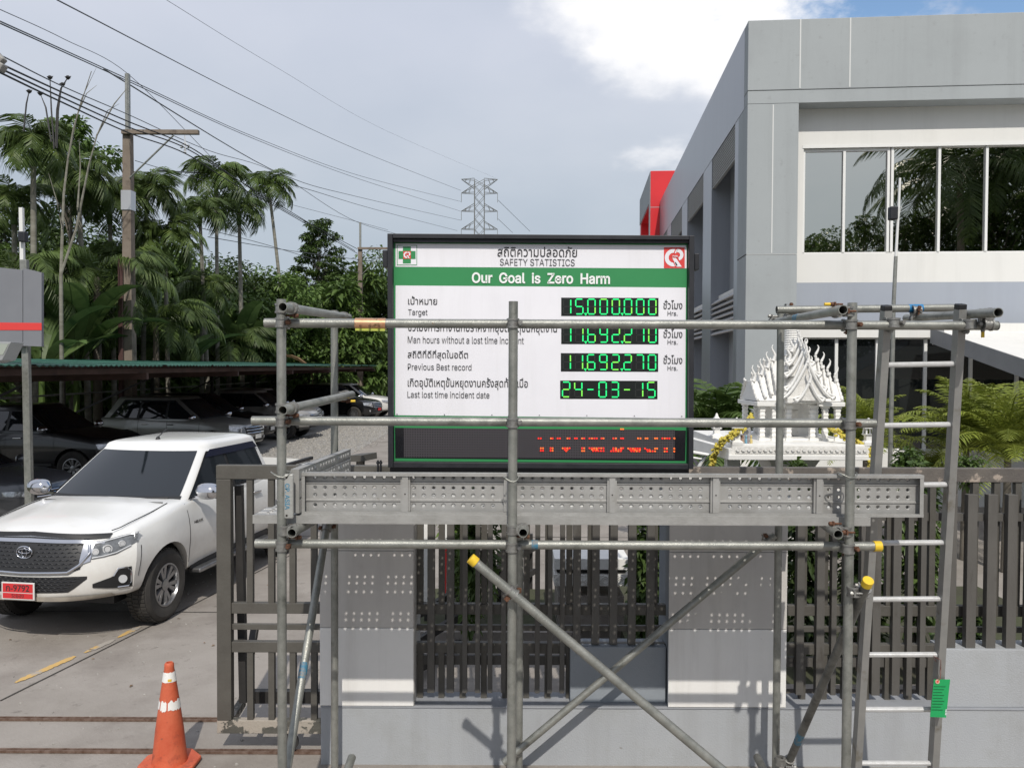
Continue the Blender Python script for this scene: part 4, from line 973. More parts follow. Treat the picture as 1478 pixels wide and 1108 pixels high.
class Body:
    """x forward with the nose at 0, y to the left, z up"""
    def __init__(s, L, Wd, top, bot, nose=.42, tail=.18, lean=.16, ne=3.4, arch=()):
        s.L, s.W2, s.top, s.bot, s.nose, s.tail, s.lean, s.ne, s.arch = L, Wd / 2, top, bot, nose, tail, lean, ne, arch
    def zt(s, x): return smooth1(-x, *s.top)
    def zb(s, x): return lerp1(-x, *s.bot)
    def w(s, x):
        d = max(0.0, -x)
        flare = 0
        for a in s.arch: flare = max(flare, .035 * math.exp(-((x - a) / .42) ** 2))
        if d < s.nose: return s.W2 * (d / s.nose) ** (1 / s.ne)
        if d > s.L - s.tail: return s.W2 * max(0, (s.L - d) / s.tail) ** (1 / 5)
        return s.W2 + flare
    def lx(s, x, z):
        k = max(0, 1 + x / 1.1); return x - s.lean * k * ((z - .58) / .45) ** 2 * (1 if z > .58 else .8)
    def stations(s):
        a = [-s.nose * (i / 14) ** 3.4 for i in range(15)]; n = int((s.L - s.nose - s.tail) / .07)
        a += [-s.nose - (s.L - s.nose - s.tail) * (i + 1) / n for i in range(n)]
        a += [-(s.L - s.tail * (1 - i / 6) ** 3) for i in range(1, 7)]; return a
    def mesh(s):
        mb = MB(); G = []
        for x in s.stations():
            w, zb, zt = s.w(x), s.zb(x), s.zt(x); row = []
            for fy, fz in SECT: z = zb + (zt - zb) * fz; z += (.016 * max(0, min(1, (.66 - fy) / .10)) * max(0, min(1, (1.4 + x) / .3)) * max(0, min(1, (-x - .12) / .35)) if fz > .9 else 0); row.append((s.lx(x, z), w * fy, z))
            row = row + [(p[0], -p[1], p[2]) for p in row[-2:0:-1]] + [(row[0][0], 0, row[0][2])]; G.append(row)
        mb.grid(G); return mb
    def fy(s, x, z):
        zb, zt = s.zb(x), s.zt(x); f = (z - zb) / (zt - zb); b = SECT[3:]
        for i in range(len(b) - 1):
            if b[i][1] <= f <= b[i + 1][1]: t = (f - b[i][1]) / max(1e-6, b[i + 1][1] - b[i][1]); return b[i][0] + (b[i + 1][0] - b[i][0]) * t
        return .96 if f < .2 else .9
    def side(s, x, z, off=0): return Vector((x, s.w(x) * s.fy(x, z) + off, z))
    def front(s, y, z, off=0):
        f = s.fy(-.3, min(z, s.zt(-.3) - .02)); u = min(1, abs(y) / (s.W2 * f)); x = -s.nose * u ** s.ne
        # outward normal in plan
        e = .01; u2 = min(1, (abs(y) + e) / (s.W2 * f)); dxy = (-s.nose * u2 ** s.ne - x) / e; n = Vector((1, -dxy * (1 if y >= 0 else -1), 0)).normalized()
        return Vector((s.lx(x, z), y, z)) + n * off
def patch_front(B, y0, y1, lo, hi, off, name, m, par, n=14, k=4, skirt=.02):
    "band on the nose between the curves lo and hi = [(y, z)...]"
    mb = MB(); G = []
    for i in range(n + 1):
        y = y0 + (y1 - y0) * i / n; a = lerp1(y, [p[0] for p in lo], [p[1] for p in lo]); b = lerp1(y, [p[0] for p in hi], [p[1] for p in hi])
        G.append([B.front(y, a, -skirt)] + [B.front(y, a + (b - a) * j / k, off) for j in range(k + 1)] + [B.front(y, b, -skirt)])
    G = [[B.front(y0, lerp1(y0, [p[0] for p in lo], [p[1] for p in lo]) + 0, -skirt) if j in (0,) else Vector(p) + (B.front(y0, .7, -skirt) - B.front(y0, .7, off)) for j, p in enumerate(G[0])]] + G + [[Vector(p) + (B.front(y1, .7, -skirt) - B.front(y1, .7, off)) if 0 < j < len(G[-1]) - 1 else p for j, p in enumerate(G[-1])]]
    mb.grid(G); return mb.build(name, M[m] if isinstance(m, str) else m, par, smooth=40)
def make_wheel(r, wdt, rim_r, spokes, rimm, twin=True):
    "axis along y, outer face towards +y, centre at the origin"
    tyre = MB(); prof = [(rim_r - .005, -wdt / 2 + .02), (r - .05, -wdt / 2), (r - .012, -wdt / 2 + .02), (r, -wdt / 2 + .045), (r, wdt / 2 - .045), (r - .012, wdt / 2 - .02), (r - .05, wdt / 2), (rim_r + .02, wdt / 2 - .004), (rim_r - .005, wdt / 2 - .015)]
    tyre.lathe((0, 0, 0), [(a, b) for a, b in prof], 48, 'y'); tyre.f = tyre.f[:-2]
    nb = 52
    for i in range(nb):
        t = 2 * math.pi * i / nb
        for y0, y1 in ((-wdt / 2 + .03, -wdt / 6), (-wdt / 6 + .012, wdt / 6 - .012), (wdt / 6, wdt / 2 - .03)):
            tt = t + (.06 if abs(y0) < .06 else 0); c = Vector((math.cos(tt), 0, math.sin(tt))); e = Vector((-c.z, 0, c.x))
            p, q = c * (r + .002) + Vector((0, y0, 0)), c * (r + .002) + Vector((0, y1, 0)); tyre.bar(p, q, .030, .010, up=c)
    rim = MB()
    rim.lathe((0, 0, 0), [(rim_r, wdt / 2 - .02), (rim_r, wdt / 2 - .006), (rim_r - .016, wdt / 2 - .004), (rim_r - .026, wdt / 2 - .03), (rim_r - .04, -wdt / 2 + .03), (rim_r - .042, -wdt / 2 + .03)], 40, 'y'); rim.f = rim.f[:-2]
    for i in range(spokes):
        t = 2 * math.pi * i / spokes + .3
        for s in ((-1, 1) if twin else (0,)):
            a0 = t + s * .10; a1 = t + s * .20
            p = Vector((math.cos(a0) * .05, wdt / 2 - .035, math.sin(a0) * .05)); q = Vector((math.cos(a1) * (rim_r - .02), wdt / 2 - .022, math.sin(a1) * (rim_r - .02)))
            w0, w1 = (.022, .030) if twin else (.05, .085)
            d = (q - p).normalized(); n = Vector((0, 1, 0)); sd = d.cross(n).normalized()
            rim.add([p - sd * w0 - n * .03, p + sd * w0 - n * .03, q + sd * w1 - n * .03, q - sd * w1 - n * .03, p - sd * w0 * .6, p + sd * w0 * .6, q + sd * w1 * .8, q - sd * w1 * .8],
                    [(0, 3, 2, 1), (4, 5, 6, 7), (0, 1, 5, 4), (1, 2, 6, 5), (2, 3, 7, 6), (3, 0, 4, 7)])
    rim.lathe((0, 0, 0), [(.062, wdt / 2 - .06), (.062, wdt / 2 - .028), (.03, wdt / 2 - .020)], 20, 'y')
    bk = MB(); bk.lathe((0, 0, 0), [(rim_r - .03, -.03), (rim_r - .03, -.02)], 30, 'y'); bk.lathe((0, 0, 0), [(.15, -.02), (.15, .02)], 30, 'y')
    return tyre.mesh('tyre', M['tyre'], 30), rim.mesh('rim', rimm, 30), bk.mesh('brake', M['dark_steel'])
M['tyre'] = mat('dusty rubber', (.028, .026, .024), .85, var=(.05, .046, .041), scale=5)
M['chrome'] = mat('chrome', (.62, .62, .64), .12, 1.0)
M['rim'] = mat('alloy rim', (.33, .33, .34), .3, .8, var=(.25, .25, .25), scale=10)
M['car_glass'] = mat('tinted car glass', (.010, .013, .016), .04, spec=.6, coat=.3)
M['trim'] = mat('black car trim', (.014, .014, .015), .5)
M['grille'] = mat('dark grille', (.02, .02, .021), .45)
M['lamp'] = mat('headlamp lens', (.30, .31, .32), .08, .55, var=(.55, .56, .58), scale=18)
M['lamp_dk'] = mat('headlamp bowl', (.10, .105, .11), .15, .2, var=(.22, .23, .24), scale=14)
M['lamp_cl'] = mat('white lamp element', (.70, .71, .72), .15, .2)
M['plate_red'] = mat('red number plate', (.60, .03, .035), .5)
M['plate_white'] = mat('white number plate', (.65, .65, .63), .5)
def paint(name, c, rough=.28, metal=0, dirt=None, dust=None): return mat(name, c, rough, metal, coat=.6, var=tuple(a * .95 for a in c), scale=1.2, stain=dirt, sscale=1.1, sstr=(.55, .8), dust=dust)
def box_patch(pts_fn, n, m): return [[pts_fn(i / n, j / m) for j in range(m + 1)] for i in range(n + 1)]
def make_vehicle(name, label, paintm, kind='pickup', detail=2, white=False, cat='car', glass='car_glass', plate='white', rimm=None):
    root = empty(name, (0, 0, 0), label, cat)
    if kind == 'pickup':
        L, Wd, Hh, wb, fo, r = 5.33, 1.87, 1.83, 3.085, .98, .385
        top = ([0, .05, .15, .45, .9, 1.3, 1.7, 3.6, 3.75, 5.2, 5.33], [.93, 1.0, 1.055, 1.115, 1.175, 1.225, 1.24, 1.24, 1.25, 1.26, 1.23]); bot = ([0, .25, .8, 1.6, 4.6, 5.33], [.49, .44, .40, .40, .45, .55])
        xb0, xt0, xt1, xb1 = 1.32, 2.10, 3.62, 3.78; zbelt = 1.185
    elif kind == 'suv':
        L, Wd, Hh, wb, fo, r = 4.75, 1.85, 1.80, 2.75, .93, .375
        top = ([0, .05, .15, .45, .9, 1.3, 1.7, 3.6, 4.6, 4.75], [.86, .93, .99, 1.05, 1.10, 1.14, 1.16, 1.18, 1.18, 1.1]); bot = ([0, .25, .8, 3.9, 4.75], [.42, .38, .34, .38, .45])
        xb0, xt0, xt1, xb1 = 1.24, 2.12, 4.20, 4.64; zbelt = 1.10
    else:
        L, Wd, Hh, wb, fo, r = 4.55, 1.75, 1.45, 2.65, .90, .32
        top = ([0, .05, .15, .45, .9, 1.3, 1.7, 3.6, 4.4, 4.55], [.62, .69, .74, .80, .86, .90, .93, .96, .98, .9]); bot = ([0, .25, .8, 3.9, 4.55], [.24, .22, .20, .24, .30])
        xb0, xt0, xt1, xb1 = 1.25, 2.02, 3.25, 3.95; zbelt = .88
    ax = (-fo, -fo - wb)
    B = Body(L, Wd, top, bot, lean=.13 if kind != 'sedan' else .10, nose=.40 if kind != 'sedan' else .5, arch=ax if detail > 1 or kind == 'suv' else ())
    mb = B.mesh(); bo = mb.build('body', paintm, root)
    # wheel arches cut out
    ct = MB()
    for a in ax:
        for s in (1, -1): ct.lathe((a, s * Wd / 2, r), [(r * 1.19, -.30), (r * 1.19, .30)], 40, 'y')
    cut = ct.build('cut', None, None); md = bo.modifiers.new('b', 'BOOLEAN'); md.object = cut; md.operation = 'DIFFERENCE'; md.solver = 'EXACT'
    bpy.context.view_layer.update(); me = bpy.data.meshes.new_from_object(bo.evaluated_get(bpy.context.evaluated_depsgraph_get()))
    bo.modifiers.clear(); bo.data = me; me.polygons.foreach_set('use_smooth', [True] * len(me.polygons)); me.set_sharp_from_angle(angle=math.radians(28)); bpy.data.objects.remove(cut)
    if kind == 'pickup':   # open load bed
        ct = MB(); ct.box((-L + .09, -Wd / 2 + .10, .80), (-3.92, Wd / 2 - .10, 1.6)); cut = ct.build('cut', None, None)
        md = bo.modifiers.new('b', 'BOOLEAN'); md.object = cut; md.operation = 'DIFFERENCE'; md.solver = 'EXACT'; bpy.context.view_layer.update(); me = bpy.data.meshes.new_from_object(bo.evaluated_get(bpy.context.evaluated_depsgraph_get()))
        bo.modifiers.clear(); bo.data = me; me.set_sharp_from_angle(angle=math.radians(28)); bpy.data.objects.remove(cut)
        t = MB(); t.box((-L + .08, -Wd / 2 + .075, 1.243), (-3.88, -Wd / 2 + .135, 1.295)); t.build('bed_rail', M['trim'], root, bevel=.008)
        t = MB(); t.box((-L + .08, Wd / 2 - .135, 1.243), (-3.88, Wd / 2 - .075, 1.295)); t.build('bed_rail', M['trim'], root, bevel=.008)
        t = MB(); t.box((-L + .1, -Wd / 2 + .11, .801), (-3.94, Wd / 2 - .11, .812)); t.build('bed_liner', M['trim'], root)
        t = MB(); t.box((-3.935, -Wd / 2 + .11, .815), (-3.922, Wd / 2 - .11, 1.24)); t.build('bed_liner', M['trim'], root)
    for a in ax:
        for s in (1, -1):
            w_ = MB(); n = 16; G = [[(a + (r * 1.19 - .004) * math.cos(.12 + (math.pi - .24) * i / n), s * (Wd / 2 - yy - .05), r + (r * 1.19 - .004) * math.sin(.12 + (math.pi - .24) * i / n)) for yy in (.03, .298)] for i in range(n + 1)]
            w_.grid(G); w_.raw('wheel_well', M['trim'], root)
    # cabin
    yw0, yw1 = Wd / 2 * .945, Wd / 2 * (.735 if kind != 'sedan' else .66); zr = Hh - (.105 if kind == 'pickup' else .07)
    def cab(t): return (-(xb0 + (xt0 - xb0) * t), -(xb1 + (xt1 - xb1) * max(0, t) ** .9), yw0 + (yw1 - yw0) * max(0, t) ** 1.12, zbelt + (zr - zbelt) * t)
    bow = .13
    def ws(u, t, off=0):   # windscreen, u in -1..1
        xf, xr, yw, z = cab(t); y = u * yw * .985; return Vector((xf - bow * abs(u) ** 2.6 + off * .8, y, z + off * .75))
    def sd(x, t, s=1, off=0):
        xf, xr, yw, z = cab(t); xm = (xf + xr) / 2; h = (xf - xr) / 2; return Vector((x, s * (yw * (1 - .035 * abs((x - xm) / h) ** 3) + off), z + off * .3))
    rings = []
    def ring_at(t, sc=1, dz=0):
        xf, xr, yw, z = cab(t); R = []; N = 12
        for i in range(N + 1): u = -1 + 2 * i / N; p = ws(u * .93, t); R.append((p.x, p.y, z))
        for i in range(1, N + 1): x = (xf - bow - .05) + ((xr + .08) - (xf - bow - .05)) * i / N; p = sd(x, t); R.append((p.x, p.y, z))
        for i in range(1, N): u = 1 - 2 * i / N; R.append((xr + .02 - .05 * (1 - abs(u) ** 3), u * yw * .93, z))
        for i in range(N, 0, -1): x = (xf - bow - .05) + ((xr + .08) - (xf - bow - .05)) * i / N; p = sd(x, t, -1); R.append((p.x, p.y, z))
        cxm = (xf + xr) / 2
        return [((p[0] - cxm) * sc + cxm, p[1] * sc, p[2] + dz) for p in R]
    for t in (-.12, 0, .15, .3, .45, .6, .75, .88, .96, 1.0): rings.append(ring_at(t))
    dq = (Hh - zr) / .06
    for sc, dz in ((.985, .018), (.955, .030), (.88, .042), (.72, .052), (.5, .058), (.2, .060), (.01, .060)): rings.append(ring_at(1, sc, dz * dq))
    mb = MB(); mb.grid([r_ + [r_[0]] for r_ in rings]); cb = mb.build('cab', paintm, root, smooth=50)
    g_ = MB(); g_.grid([[ws(-.90 + 1.80 * i / 14, .06 + .885 * j / 6, .008) for j in range(7)] for i in range(15)]); wsn = g_.build('windscreen', M[glass], root, smooth=60)
    g_ = MB(); g_.grid([[ws(-.925 + 1.85 * i / 14, (.035, .06, .115)[j], (.003, .011, .009)[j]) for j in range(3)] for i in range(15)]); g_.build('cowl', M['trim'], root, smooth=60)
    # side windows
    def win(x0b, x0t, x1b, x1t, t0, t1, s, off, nm, mm, n=8):
        g_ = MB(); G = []
        for j in range(7):
            t = t0 + (t1 - t0) * j / 6; a = x0b + (x0t - x0b) * j / 6; b = x1b + (x1t - x1b) * j / 6; G.append([sd(a + (b - a) * i / n, t, s, off) for i in range(n + 1)])
        g_.grid(G); return g_.build(nm, M[mm] if isinstance(mm, str) else mm, root, smooth=60)
    if kind == 'pickup': sp = [(-1.56, -2.20, -2.56, -2.56), (-2.63, -2.63, -3.50, -3.42)]
    elif kind == 'suv': sp = [(-1.56, -2.26, -2.42, -2.42), (-2.50, -2.50, -3.34, -3.28), (-3.42, -3.36, -4.28, -3.86)]
    else: sp = [(-1.55, -2.16, -2.40, -2.40), (-2.47, -2.47, -3.30, -3.02)]
    for s in (1, -1):
        win(sp[0][0] + .04, sp[0][1] - .01, sp[-1][2] - .05, sp[-1][3] - .05, .045, .93, s, .003, 'window_surround', 'trim', 16)
        for q_ in sp: win(*q_, .08, .87, s, .007, 'side_window', glass)
        if kind == 'pickup' and detail > 1: win(sp[0][1] + .09, sp[0][1] - .08, sp[-1][2] - .02, sp[-1][3] - .02, .80, .955, s, .020, 'weather_shield', mat('smoked acrylic', (.012, .014, .03), .15), 16)
        # mirror
        mx = -(xb0 + .30); p = sd(mx, .08, s); ms_ = 1.12 if detail > 1 else 1.0; c = Vector((mx + .02, s * (Wd / 2 + .13), p.z + .045 + .03 * (detail > 1)))
        k = MB(); sc_ = [(0, 0), (.35, -.35), (.8, -.5), (1.0, -.2), (.95, .3), (.6, .5), (.2, .42)]
        G = []
        for i in range(9):
            u = -1 + 2 * i / 8; rr = max(.02, (1 - abs(u) ** 2.6)) ** .5
            G.append([(c.x + ms_ * .085 * rr * math.cos(a) + (.015 if math.cos(a) > 0 else 0), c.y + u * .125 * ms_, c.z + ms_ * .085 * rr * math.sin(a)) for a in [j * math.pi / 7 for j in range(15)]])
        k.grid(G); k.bar((mx - .01, p.y, p.z - .01), (mx - .01, c.y, c.z - .06), .05, .03); k.build('mirror', M['chrome'] if detail > 1 or kind != 'sedan' else paintm, root, smooth=50)
        if detail > 1:
            k = MB(); k.box((c.x - .088, c.y - .11, c.z - .09), (c.x - .02, c.y + .11, c.z - .045)); k.build('mirror_base', M['trim'], root, bevel=.015)
        # door seams and handles
        for xx in ([sp[0][0] + .14, -2.595 if kind == 'pickup' else -2.495, sp[-1][2] - .13] if kind != 'suv' else [-1.38, -2.42, -3.34]):
            z0, z1 = B.zb(xx) + .13, zbelt - .005; k = MB(); k.grid([[B.side(xx + dx_, z0 + (z1 - z0) * j / 8, .002) for j in range(9)] for dx_ in (-.006, .006)]) ;
            if s < 0:
                k.v = [(v[0], -v[1], v[2]) for v in k.v]
            k.raw('door_seam', M['trim'], root)
        for xx in ([-2.30, -3.12] if kind != 'sedan' else [-2.2, -3.0]):
            z = zbelt - .13; p = B.side(xx, z, .02); k = MB(); k.bar((p.x + .10, s * p.y, z + .005), (p.x - .10, s * p.y, z), .022, .028); k.build('door_handle', M['chrome'] if kind != 'sedan' else paintm, root, bevel=.008)
        if kind != 'sedan':
            k = MB(); k.box((-1.55, s * (Wd / 2 - .10), .40 - .03), (-3.45, s * (Wd / 2 + .055), .40 + .02)); k.build('side_step', M['rim'] if detail > 1 else M['trim'], root, bevel=.015)
            k = MB(); k.box((-1.5, s * (Wd / 2 - .20), .42), (-3.5, s * (Wd / 2 - .04), .50)); k.build('sill', M['trim'], root, bevel=.01)
    # wheels
    ty, ri, bk = make_wheel(r, .255 if kind != 'sedan' else .2, r * .60, 6 if kind == 'pickup' else 7, rimm or M['rim'], kind != 'pickup' or True)
    for a in ax:
        for s in (1, -1):
            t_ = from_mesh('wheel', ty, None, root); t_.location = (a, s * (Wd / 2 - .125), r); t_.rotation_euler = (0, 0, 0 if s > 0 else math.pi)
            q_ = from_mesh('rim', ri, None, None); q_.parent = t_; q_ = from_mesh('brake', bk, None, None); q_.parent = t_
    k = MB(); k.box((-fo - .25, -Wd / 2 + .30, r * .7), (-fo + .25, Wd / 2 - .30, r * 1.2)); k.box((-L + .5, -Wd / 2 + .3, r * .8), (-.5, Wd / 2 - .3, r * 1.1)); k.build('underbody', M['trim'], root)
    z_ = lambda a: a
    if kind == 'pickup' and detail > 1:
        zi = .0
        # grille: black field, chrome surround, mesh
        loG = [(-.66, .80), (-.52, .745), (0, .735), (.52, .745), (.66, .80)]; hiG = [(-.66, 1.005), (-.5, 1.035), (0, 1.045), (.5, 1.035), (.66, 1.005)]
        patch_front(B, -.56, .56, loG, hiG, .006, 'grille_panel', 'grille', root, 24)
        def curve_tube(pts, rr, nm, mm, off=.012, n=5):
            k = MB(); q_ = []
            for i in range(len(pts) - 1):
                for j in range(n): t = j / n; q_.append(B.front(pts[i][0] + (pts[i + 1][0] - pts[i][0]) * t, pts[i][1] + (pts[i + 1][1] - pts[i][1]) * t, off))
            q_.append(B.front(*pts[-1], off)); k.path(q_, rr, 8); return k.build(nm, M[mm] if isinstance(mm, str) else mm, root, smooth=50)
        curve_tube([(-.55, .80), (-.46, .735), (0, .722), (.46, .735), (.55, .80), (.615, .90), (.59, .985)], .016, 'grille_surround', 'chrome', .012)
        curve_tube([(-.55, .80), (-.615, .90), (-.59, .985)], .016, 'grille_surround', 'chrome', .012)
        patch_front(B, -.70, .70, [(-.7, .985), (-.5, 1.0), (0, 1.005), (.5, 1.0), (.7, .985)], [(-.7, 1.0), (-.5, 1.03), (0, 1.04), (.5, 1.03), (.7, 1.0)], .016, 'grille_surround', 'chrome', root, 24, 2)
        for s in (1, -1):
            patch_front(B, s * .545, s * .63, [(-.7, .86), (-.545, .80), (.545, .80), (.7, .86)], [(-.7, .99), (-.585, 1.0), (.585, 1.0), (.7, .99)], .014, 'grille_surround', 'chrome', root, 4)
        patch_front(B, -.72, .72, [(-.72, 1.03), (0, 1.06), (.72, 1.03)], [(-.72, 1.065), (0, 1.092), (.72, 1.065)], .010, 'bonnet_guard', M['trim'], root, 24, 2)
        k = MB()
        for row in range(7):
            z = .775 + row * .034
            for i in range(17):
                y = -.51 + i * .064 + (.032 if row % 2 else 0)
                if abs(y) > .54 or abs(y) < .10 and .83 < z < .99: continue
                p0, p1, p2 = B.front(y - .024, z, .009), B.front(y, z + .011, .012), B.front(y + .024, z, .009); k.path([p0, p1, p2], .0045, 4)
        k.build('grille_mesh', M['s_black'], root, kind='stuff')
        # lower grille
        patch_front(B, -.62, .62, [(-.62, .665), (-.48, .545), (0, .53), (.48, .545), (.62, .665)], [(-.62, .69), (-.50, .695), (0, .685), (.50, .695), (.62, .69)], .004, 'lower_grille', 'grille', root, 24)
        k = MB()
        for row in range(5):
            z = .56 + row * .028
            for i in range(23):
                y = -.66 + i * .060 + (.03 if row % 2 else 0); 
                if abs(y) > .44 + row * .03: continue
                k.path([B.front(y - .026, z, .008), B.front(y - .01, z + .008, .010), B.front(y + .01, z + .008, .010), B.front(y + .026, z, .008)], .0035, 4)
        k.build('grille_mesh', M['s_black'], root, kind='stuff')
        # emblem
        k = MB(); c = B.front(0, .915, .028)
        def ell(cy, cz, ry, rz, n=28, off=0): return [Vector((c.x + off, cy + ry * math.cos(2 * math.pi * i / n), cz + rz * math.sin(2 * math.pi * i / n))) for i in range(n + 1)]
        k.path(ell(0, .915, .082, .058), .008, 6); k.path(ell(0, .928, .062, .022), .006, 6); k.path(ell(0, .912, .026, .047), .006, 6); k.build('emblem', M['chrome'], root, smooth=60)
        # headlights
        for s in (1, -1):
            hl = patch_front(B, s * .615, s * .925, [(-.94, .985), (-.80, .875), (-.60, .845), (.60, .845), (.80, .875), (.94, .985)], [(-.94, 1.065), (-.8, 1.04), (-.60, .985), (.60, .985), (.80, 1.04), (.94, 1.065)], .010, 'headlight', 'lamp_dk', root, 12)
            for a, b_, z0, z1, mm in ((.60, .91, 0, 0, 'lamp_cl'),):
                k = MB(); k.path([B.front(s * y, zz, .016) for y, zz in ((.63, .985), (.72, 1.01), (.80, 1.03), (.88, 1.045), (.92, 1.052))], .008, 6); k.build('light_strip', M['lamp_cl'], hl, smooth=50)
                k = MB(); k.path([B.front(s * y, zz, .016) for y, zz in ((.64, .86), (.72, .87), (.80, .89), (.88, .94))], .006, 6); k.build('light_strip', M['lamp_cl'], hl, smooth=50)
            for y, zz, rr in ((.735, .93, .044), (.82, .965, .032), (.655, .915, .03)):
                p = B.front(s * y, zz, .014); n_ = (B.front(s * y, zz, .03) - B.front(s * y, zz, .014)).normalized(); k = MB(); k.tube(p - n_ * .01, p + n_ * .006, rr, 20, hollow=.010); k.tube(p, p + n_ * .007, rr * .62, 16); k.build('lamp_element', M['lamp_cl'] if rr < .05 else M['chrome'], hl, smooth=50)
            # fog lamp housing
            fg = patch_front(B, s * .66, s * .91, [(-.91, .53), (-.84, .535), (-.66, .575), (.66, .575), (.84, .535), (.91, .53)], [(-.91, .735), (-.845, .73), (-.80, .66), (-.66, .61), (.66, .61), (.80, .66), (.845, .73), (.91, .735)], .008, 'fog_lamp_housing', 'trim', root, 12)
            p = B.front(s * .855, .625, .012); n_ = (B.front(s * .855, .625, .03) - p).normalized(); k = MB(); k.tube(p - n_ * .01, p + n_ * .01, .040, 20); k.build('fog_lamp', M['lamp_cl'], fg, smooth=40)
            k = MB(); k.path([B.front(s * y, zz, .013) for y, zz in ((.80, .665), (.83, .735), (.885, .735), (.905, .69), (.90, .58), (.885, .545), (.82, .55))], .007, 6); k.build('lamp_bezel', M['chrome'], fg, smooth=50)
        k = MB(); k.grid([[B.front(y, zz, .012) for zz in (.455, .475, .50)] for y in [-.78 + i * .0975 for i in range(17)]]); k.build('skid_trim', mat('dirty lower bumper', (.40, .36, .30), .6, var=(.3, .27, .23), scale=6), root, smooth=40)
        # number plate
        c = B.front(0, .56, .045); k = MB(); k.box((c.x - .012, -.175, c.z - .085), (c.x, .175, c.z + .085)); npl = k.build('number_plate', M['plate_white'], root, bevel=.004)
        k = MB(); k.box((c.x, -.160, c.z - .012), (c.x + .002, .160, c.z + .072)); k.build('plate_field', M['plate_red'], npl); k = MB(); k.box((c.x, -.160, c.z - .072), (c.x + .002, .160, c.z - .020)); k.build('plate_field', M['plate_red'], npl)
        textat('ก-9792', (c.x + .0024, 0, c.z + .030), (0, 1, 0), (0, 0, 1), .25, .062, 's_ink', npl, bold=.012); textat('ระยอง', (c.x + .0024, 0, c.z - .046), (0, 1, 0), (0, 0, 1), .13, .036, 's_ink', npl)
        for s in (1, -1):
            k = MB(); k.path([tuple(Vector((1, s, 1)) * 0 + Vector((q_.x, s * q_.y, q_.z))) for q_ in [B.side(-.46 - .05 * i_ / 6, .62 + .30 * i_ / 6, .001) for i_ in range(7)]], .003, 5); k.build('bumper_seam', M['trim'], root)
        # side badge
        p = B.side(-1.62, .955, .004); textat('HILUX', (p.x, p.y + .001, p.z), (-1, 0, 0), (0, 0, 1), .19, .030, 'trim', root, bold=.02)
        # roof aerial, wipers, bonnet creases
        k = MB(); k.lathe((-2.32, .0, Hh - .012), [(.030, 0), (.022, .02), (.008, .035)], 12); k.path([(-2.32, 0, Hh + .01), (-2.42, .0, Hh + .06), (-2.52, 0, Hh + .10)], .006, 6); k.build('aerial', M['trim'], root)
        for y0, y1 in ((-.62, -.02), (.05, .66)):
            k = MB(); k.path([ws(y0 / .84, .04, .02), ws((y0 + y1) / 1.68, .055, .022), ws(y1 / .84, .075, .02)], .008, 6); k.build('wiper', M['trim'], root)
        for s in (1, -1):
            k = MB(); k.path([(x, s * (B.w(x) * .80), B.zt(x) - .006) for x in [-.35 - i * .09 for i in range(11)]], .0055, 5); k.build('bonnet_seam', M['trim'], root)
            continue
            k = MB(); G = [[Vector((x, s * (B.w(x) * (.46 + .06 * j) + .0), B.zt(x) + (-.008, .004, .004, -.008)[j] * min(1, .3 + i_ / 4, (10 - i_) / 4 + .2) )) for j in range(4)] for i_, x in enumerate([-.40 - i * .08 for i in range(11)])]; k.grid(G); k.build('bonnet_crease', paintm, root, smooth=70)
        k = MB(); k.path([(-1.245 + .03 * math.cos(u * 1.5), u * .72, B.zt(-1.25) + .000) for u in [-1 + i * .1 for i in range(21)]], .006, 5); k.build('bonnet_seam', M['trim'], root)
        for y in ():
            k = MB(); k.grid([[(-2.15 - i * .13, y + dy_, Hh - .008 - abs(y) * .03 + (0 if dy_ else .004) - .002) for dy_ in (-.03, 0, .03)] for i in range(9)]); k.build('roof_swage', paintm, root, smooth=60)
        # hand shaped air freshener behind the windscreen
        fl = MB(); a = ws(-.42, .92, -.03); b_ = ws(-.40, .60, -.02); fl.path([a, a.lerp(b_, .5), b_], .018, 8)
        g_ = fl.build('hanging_ornament', mat('faded ornament', (.35, .33, .34), .6), root); 
    else:
        zq = B.zt(-.3)
        zc_ = .80 if kind != 'sedan' else .56; hh = .13 if kind != 'sedan' else .07
        patch_front(B, -.55, .55, [(-.55, zc_ - hh * .7), (0, zc_ - hh), (.55, zc_ - hh * .7)], [(-.55, zc_ + hh * .8), (0, zc_ + hh), (.55, zc_ + hh * .8)], .008, 'grille_panel', 'grille', root, 12)
        for j in range(3):
            k = MB(); k.path([B.front(y, zc_ - hh * .6 + j * hh * .65, .018) for y in [-.53 + i * .106 for i in range(11)]], .012, 6); k.build('grille_bar', M['chrome'], root, smooth=50)
        for s in (1, -1):
            hl = patch_front(B, s * .56, s * (.90 if kind != 'sedan' else .84), [(-.92, zc_ + hh * .2), (-.56, zc_ - hh * .7), (.56, zc_ - hh * .7), (.92, zc_ + hh * .2)], [(-.92, zc_ + hh * 1.1), (-.56, zc_ + hh), (.56, zc_ + hh), (.92, zc_ + hh * 1.1)], .010, 'headlight', 'lamp', root, 10)
            p = B.front(s * .68, zc_ + hh * .1, .012); n_ = Vector((1, 0, 0)); k = MB(); k.tube(p, p + n_ * .01, hh * .45, 16); k.build('lamp_element', M['lamp_cl'], hl)
            p = B.front(s * .7, zc_ - .26, .010); k = MB(); k.tube(p - n_ * .01, p + n_ * .012, .045, 14); k.build('fog_lamp', M['lamp_cl'], root)
        patch_front(B, -.6, .6, [(-.6, zc_ - .34), (.6, zc_ - .34)], [(-.6, zc_ - .2), (.6, zc_ - .2)], .006, 'lower_grille', 'trim', root, 12)
        c = B.front(0, zc_ - .20, .04); k = MB(); k.box((c.x - .012, -.17, c.z - .06), (c.x, .17, c.z + .06)); k.build('number_plate', M['plate_' + plate], root)
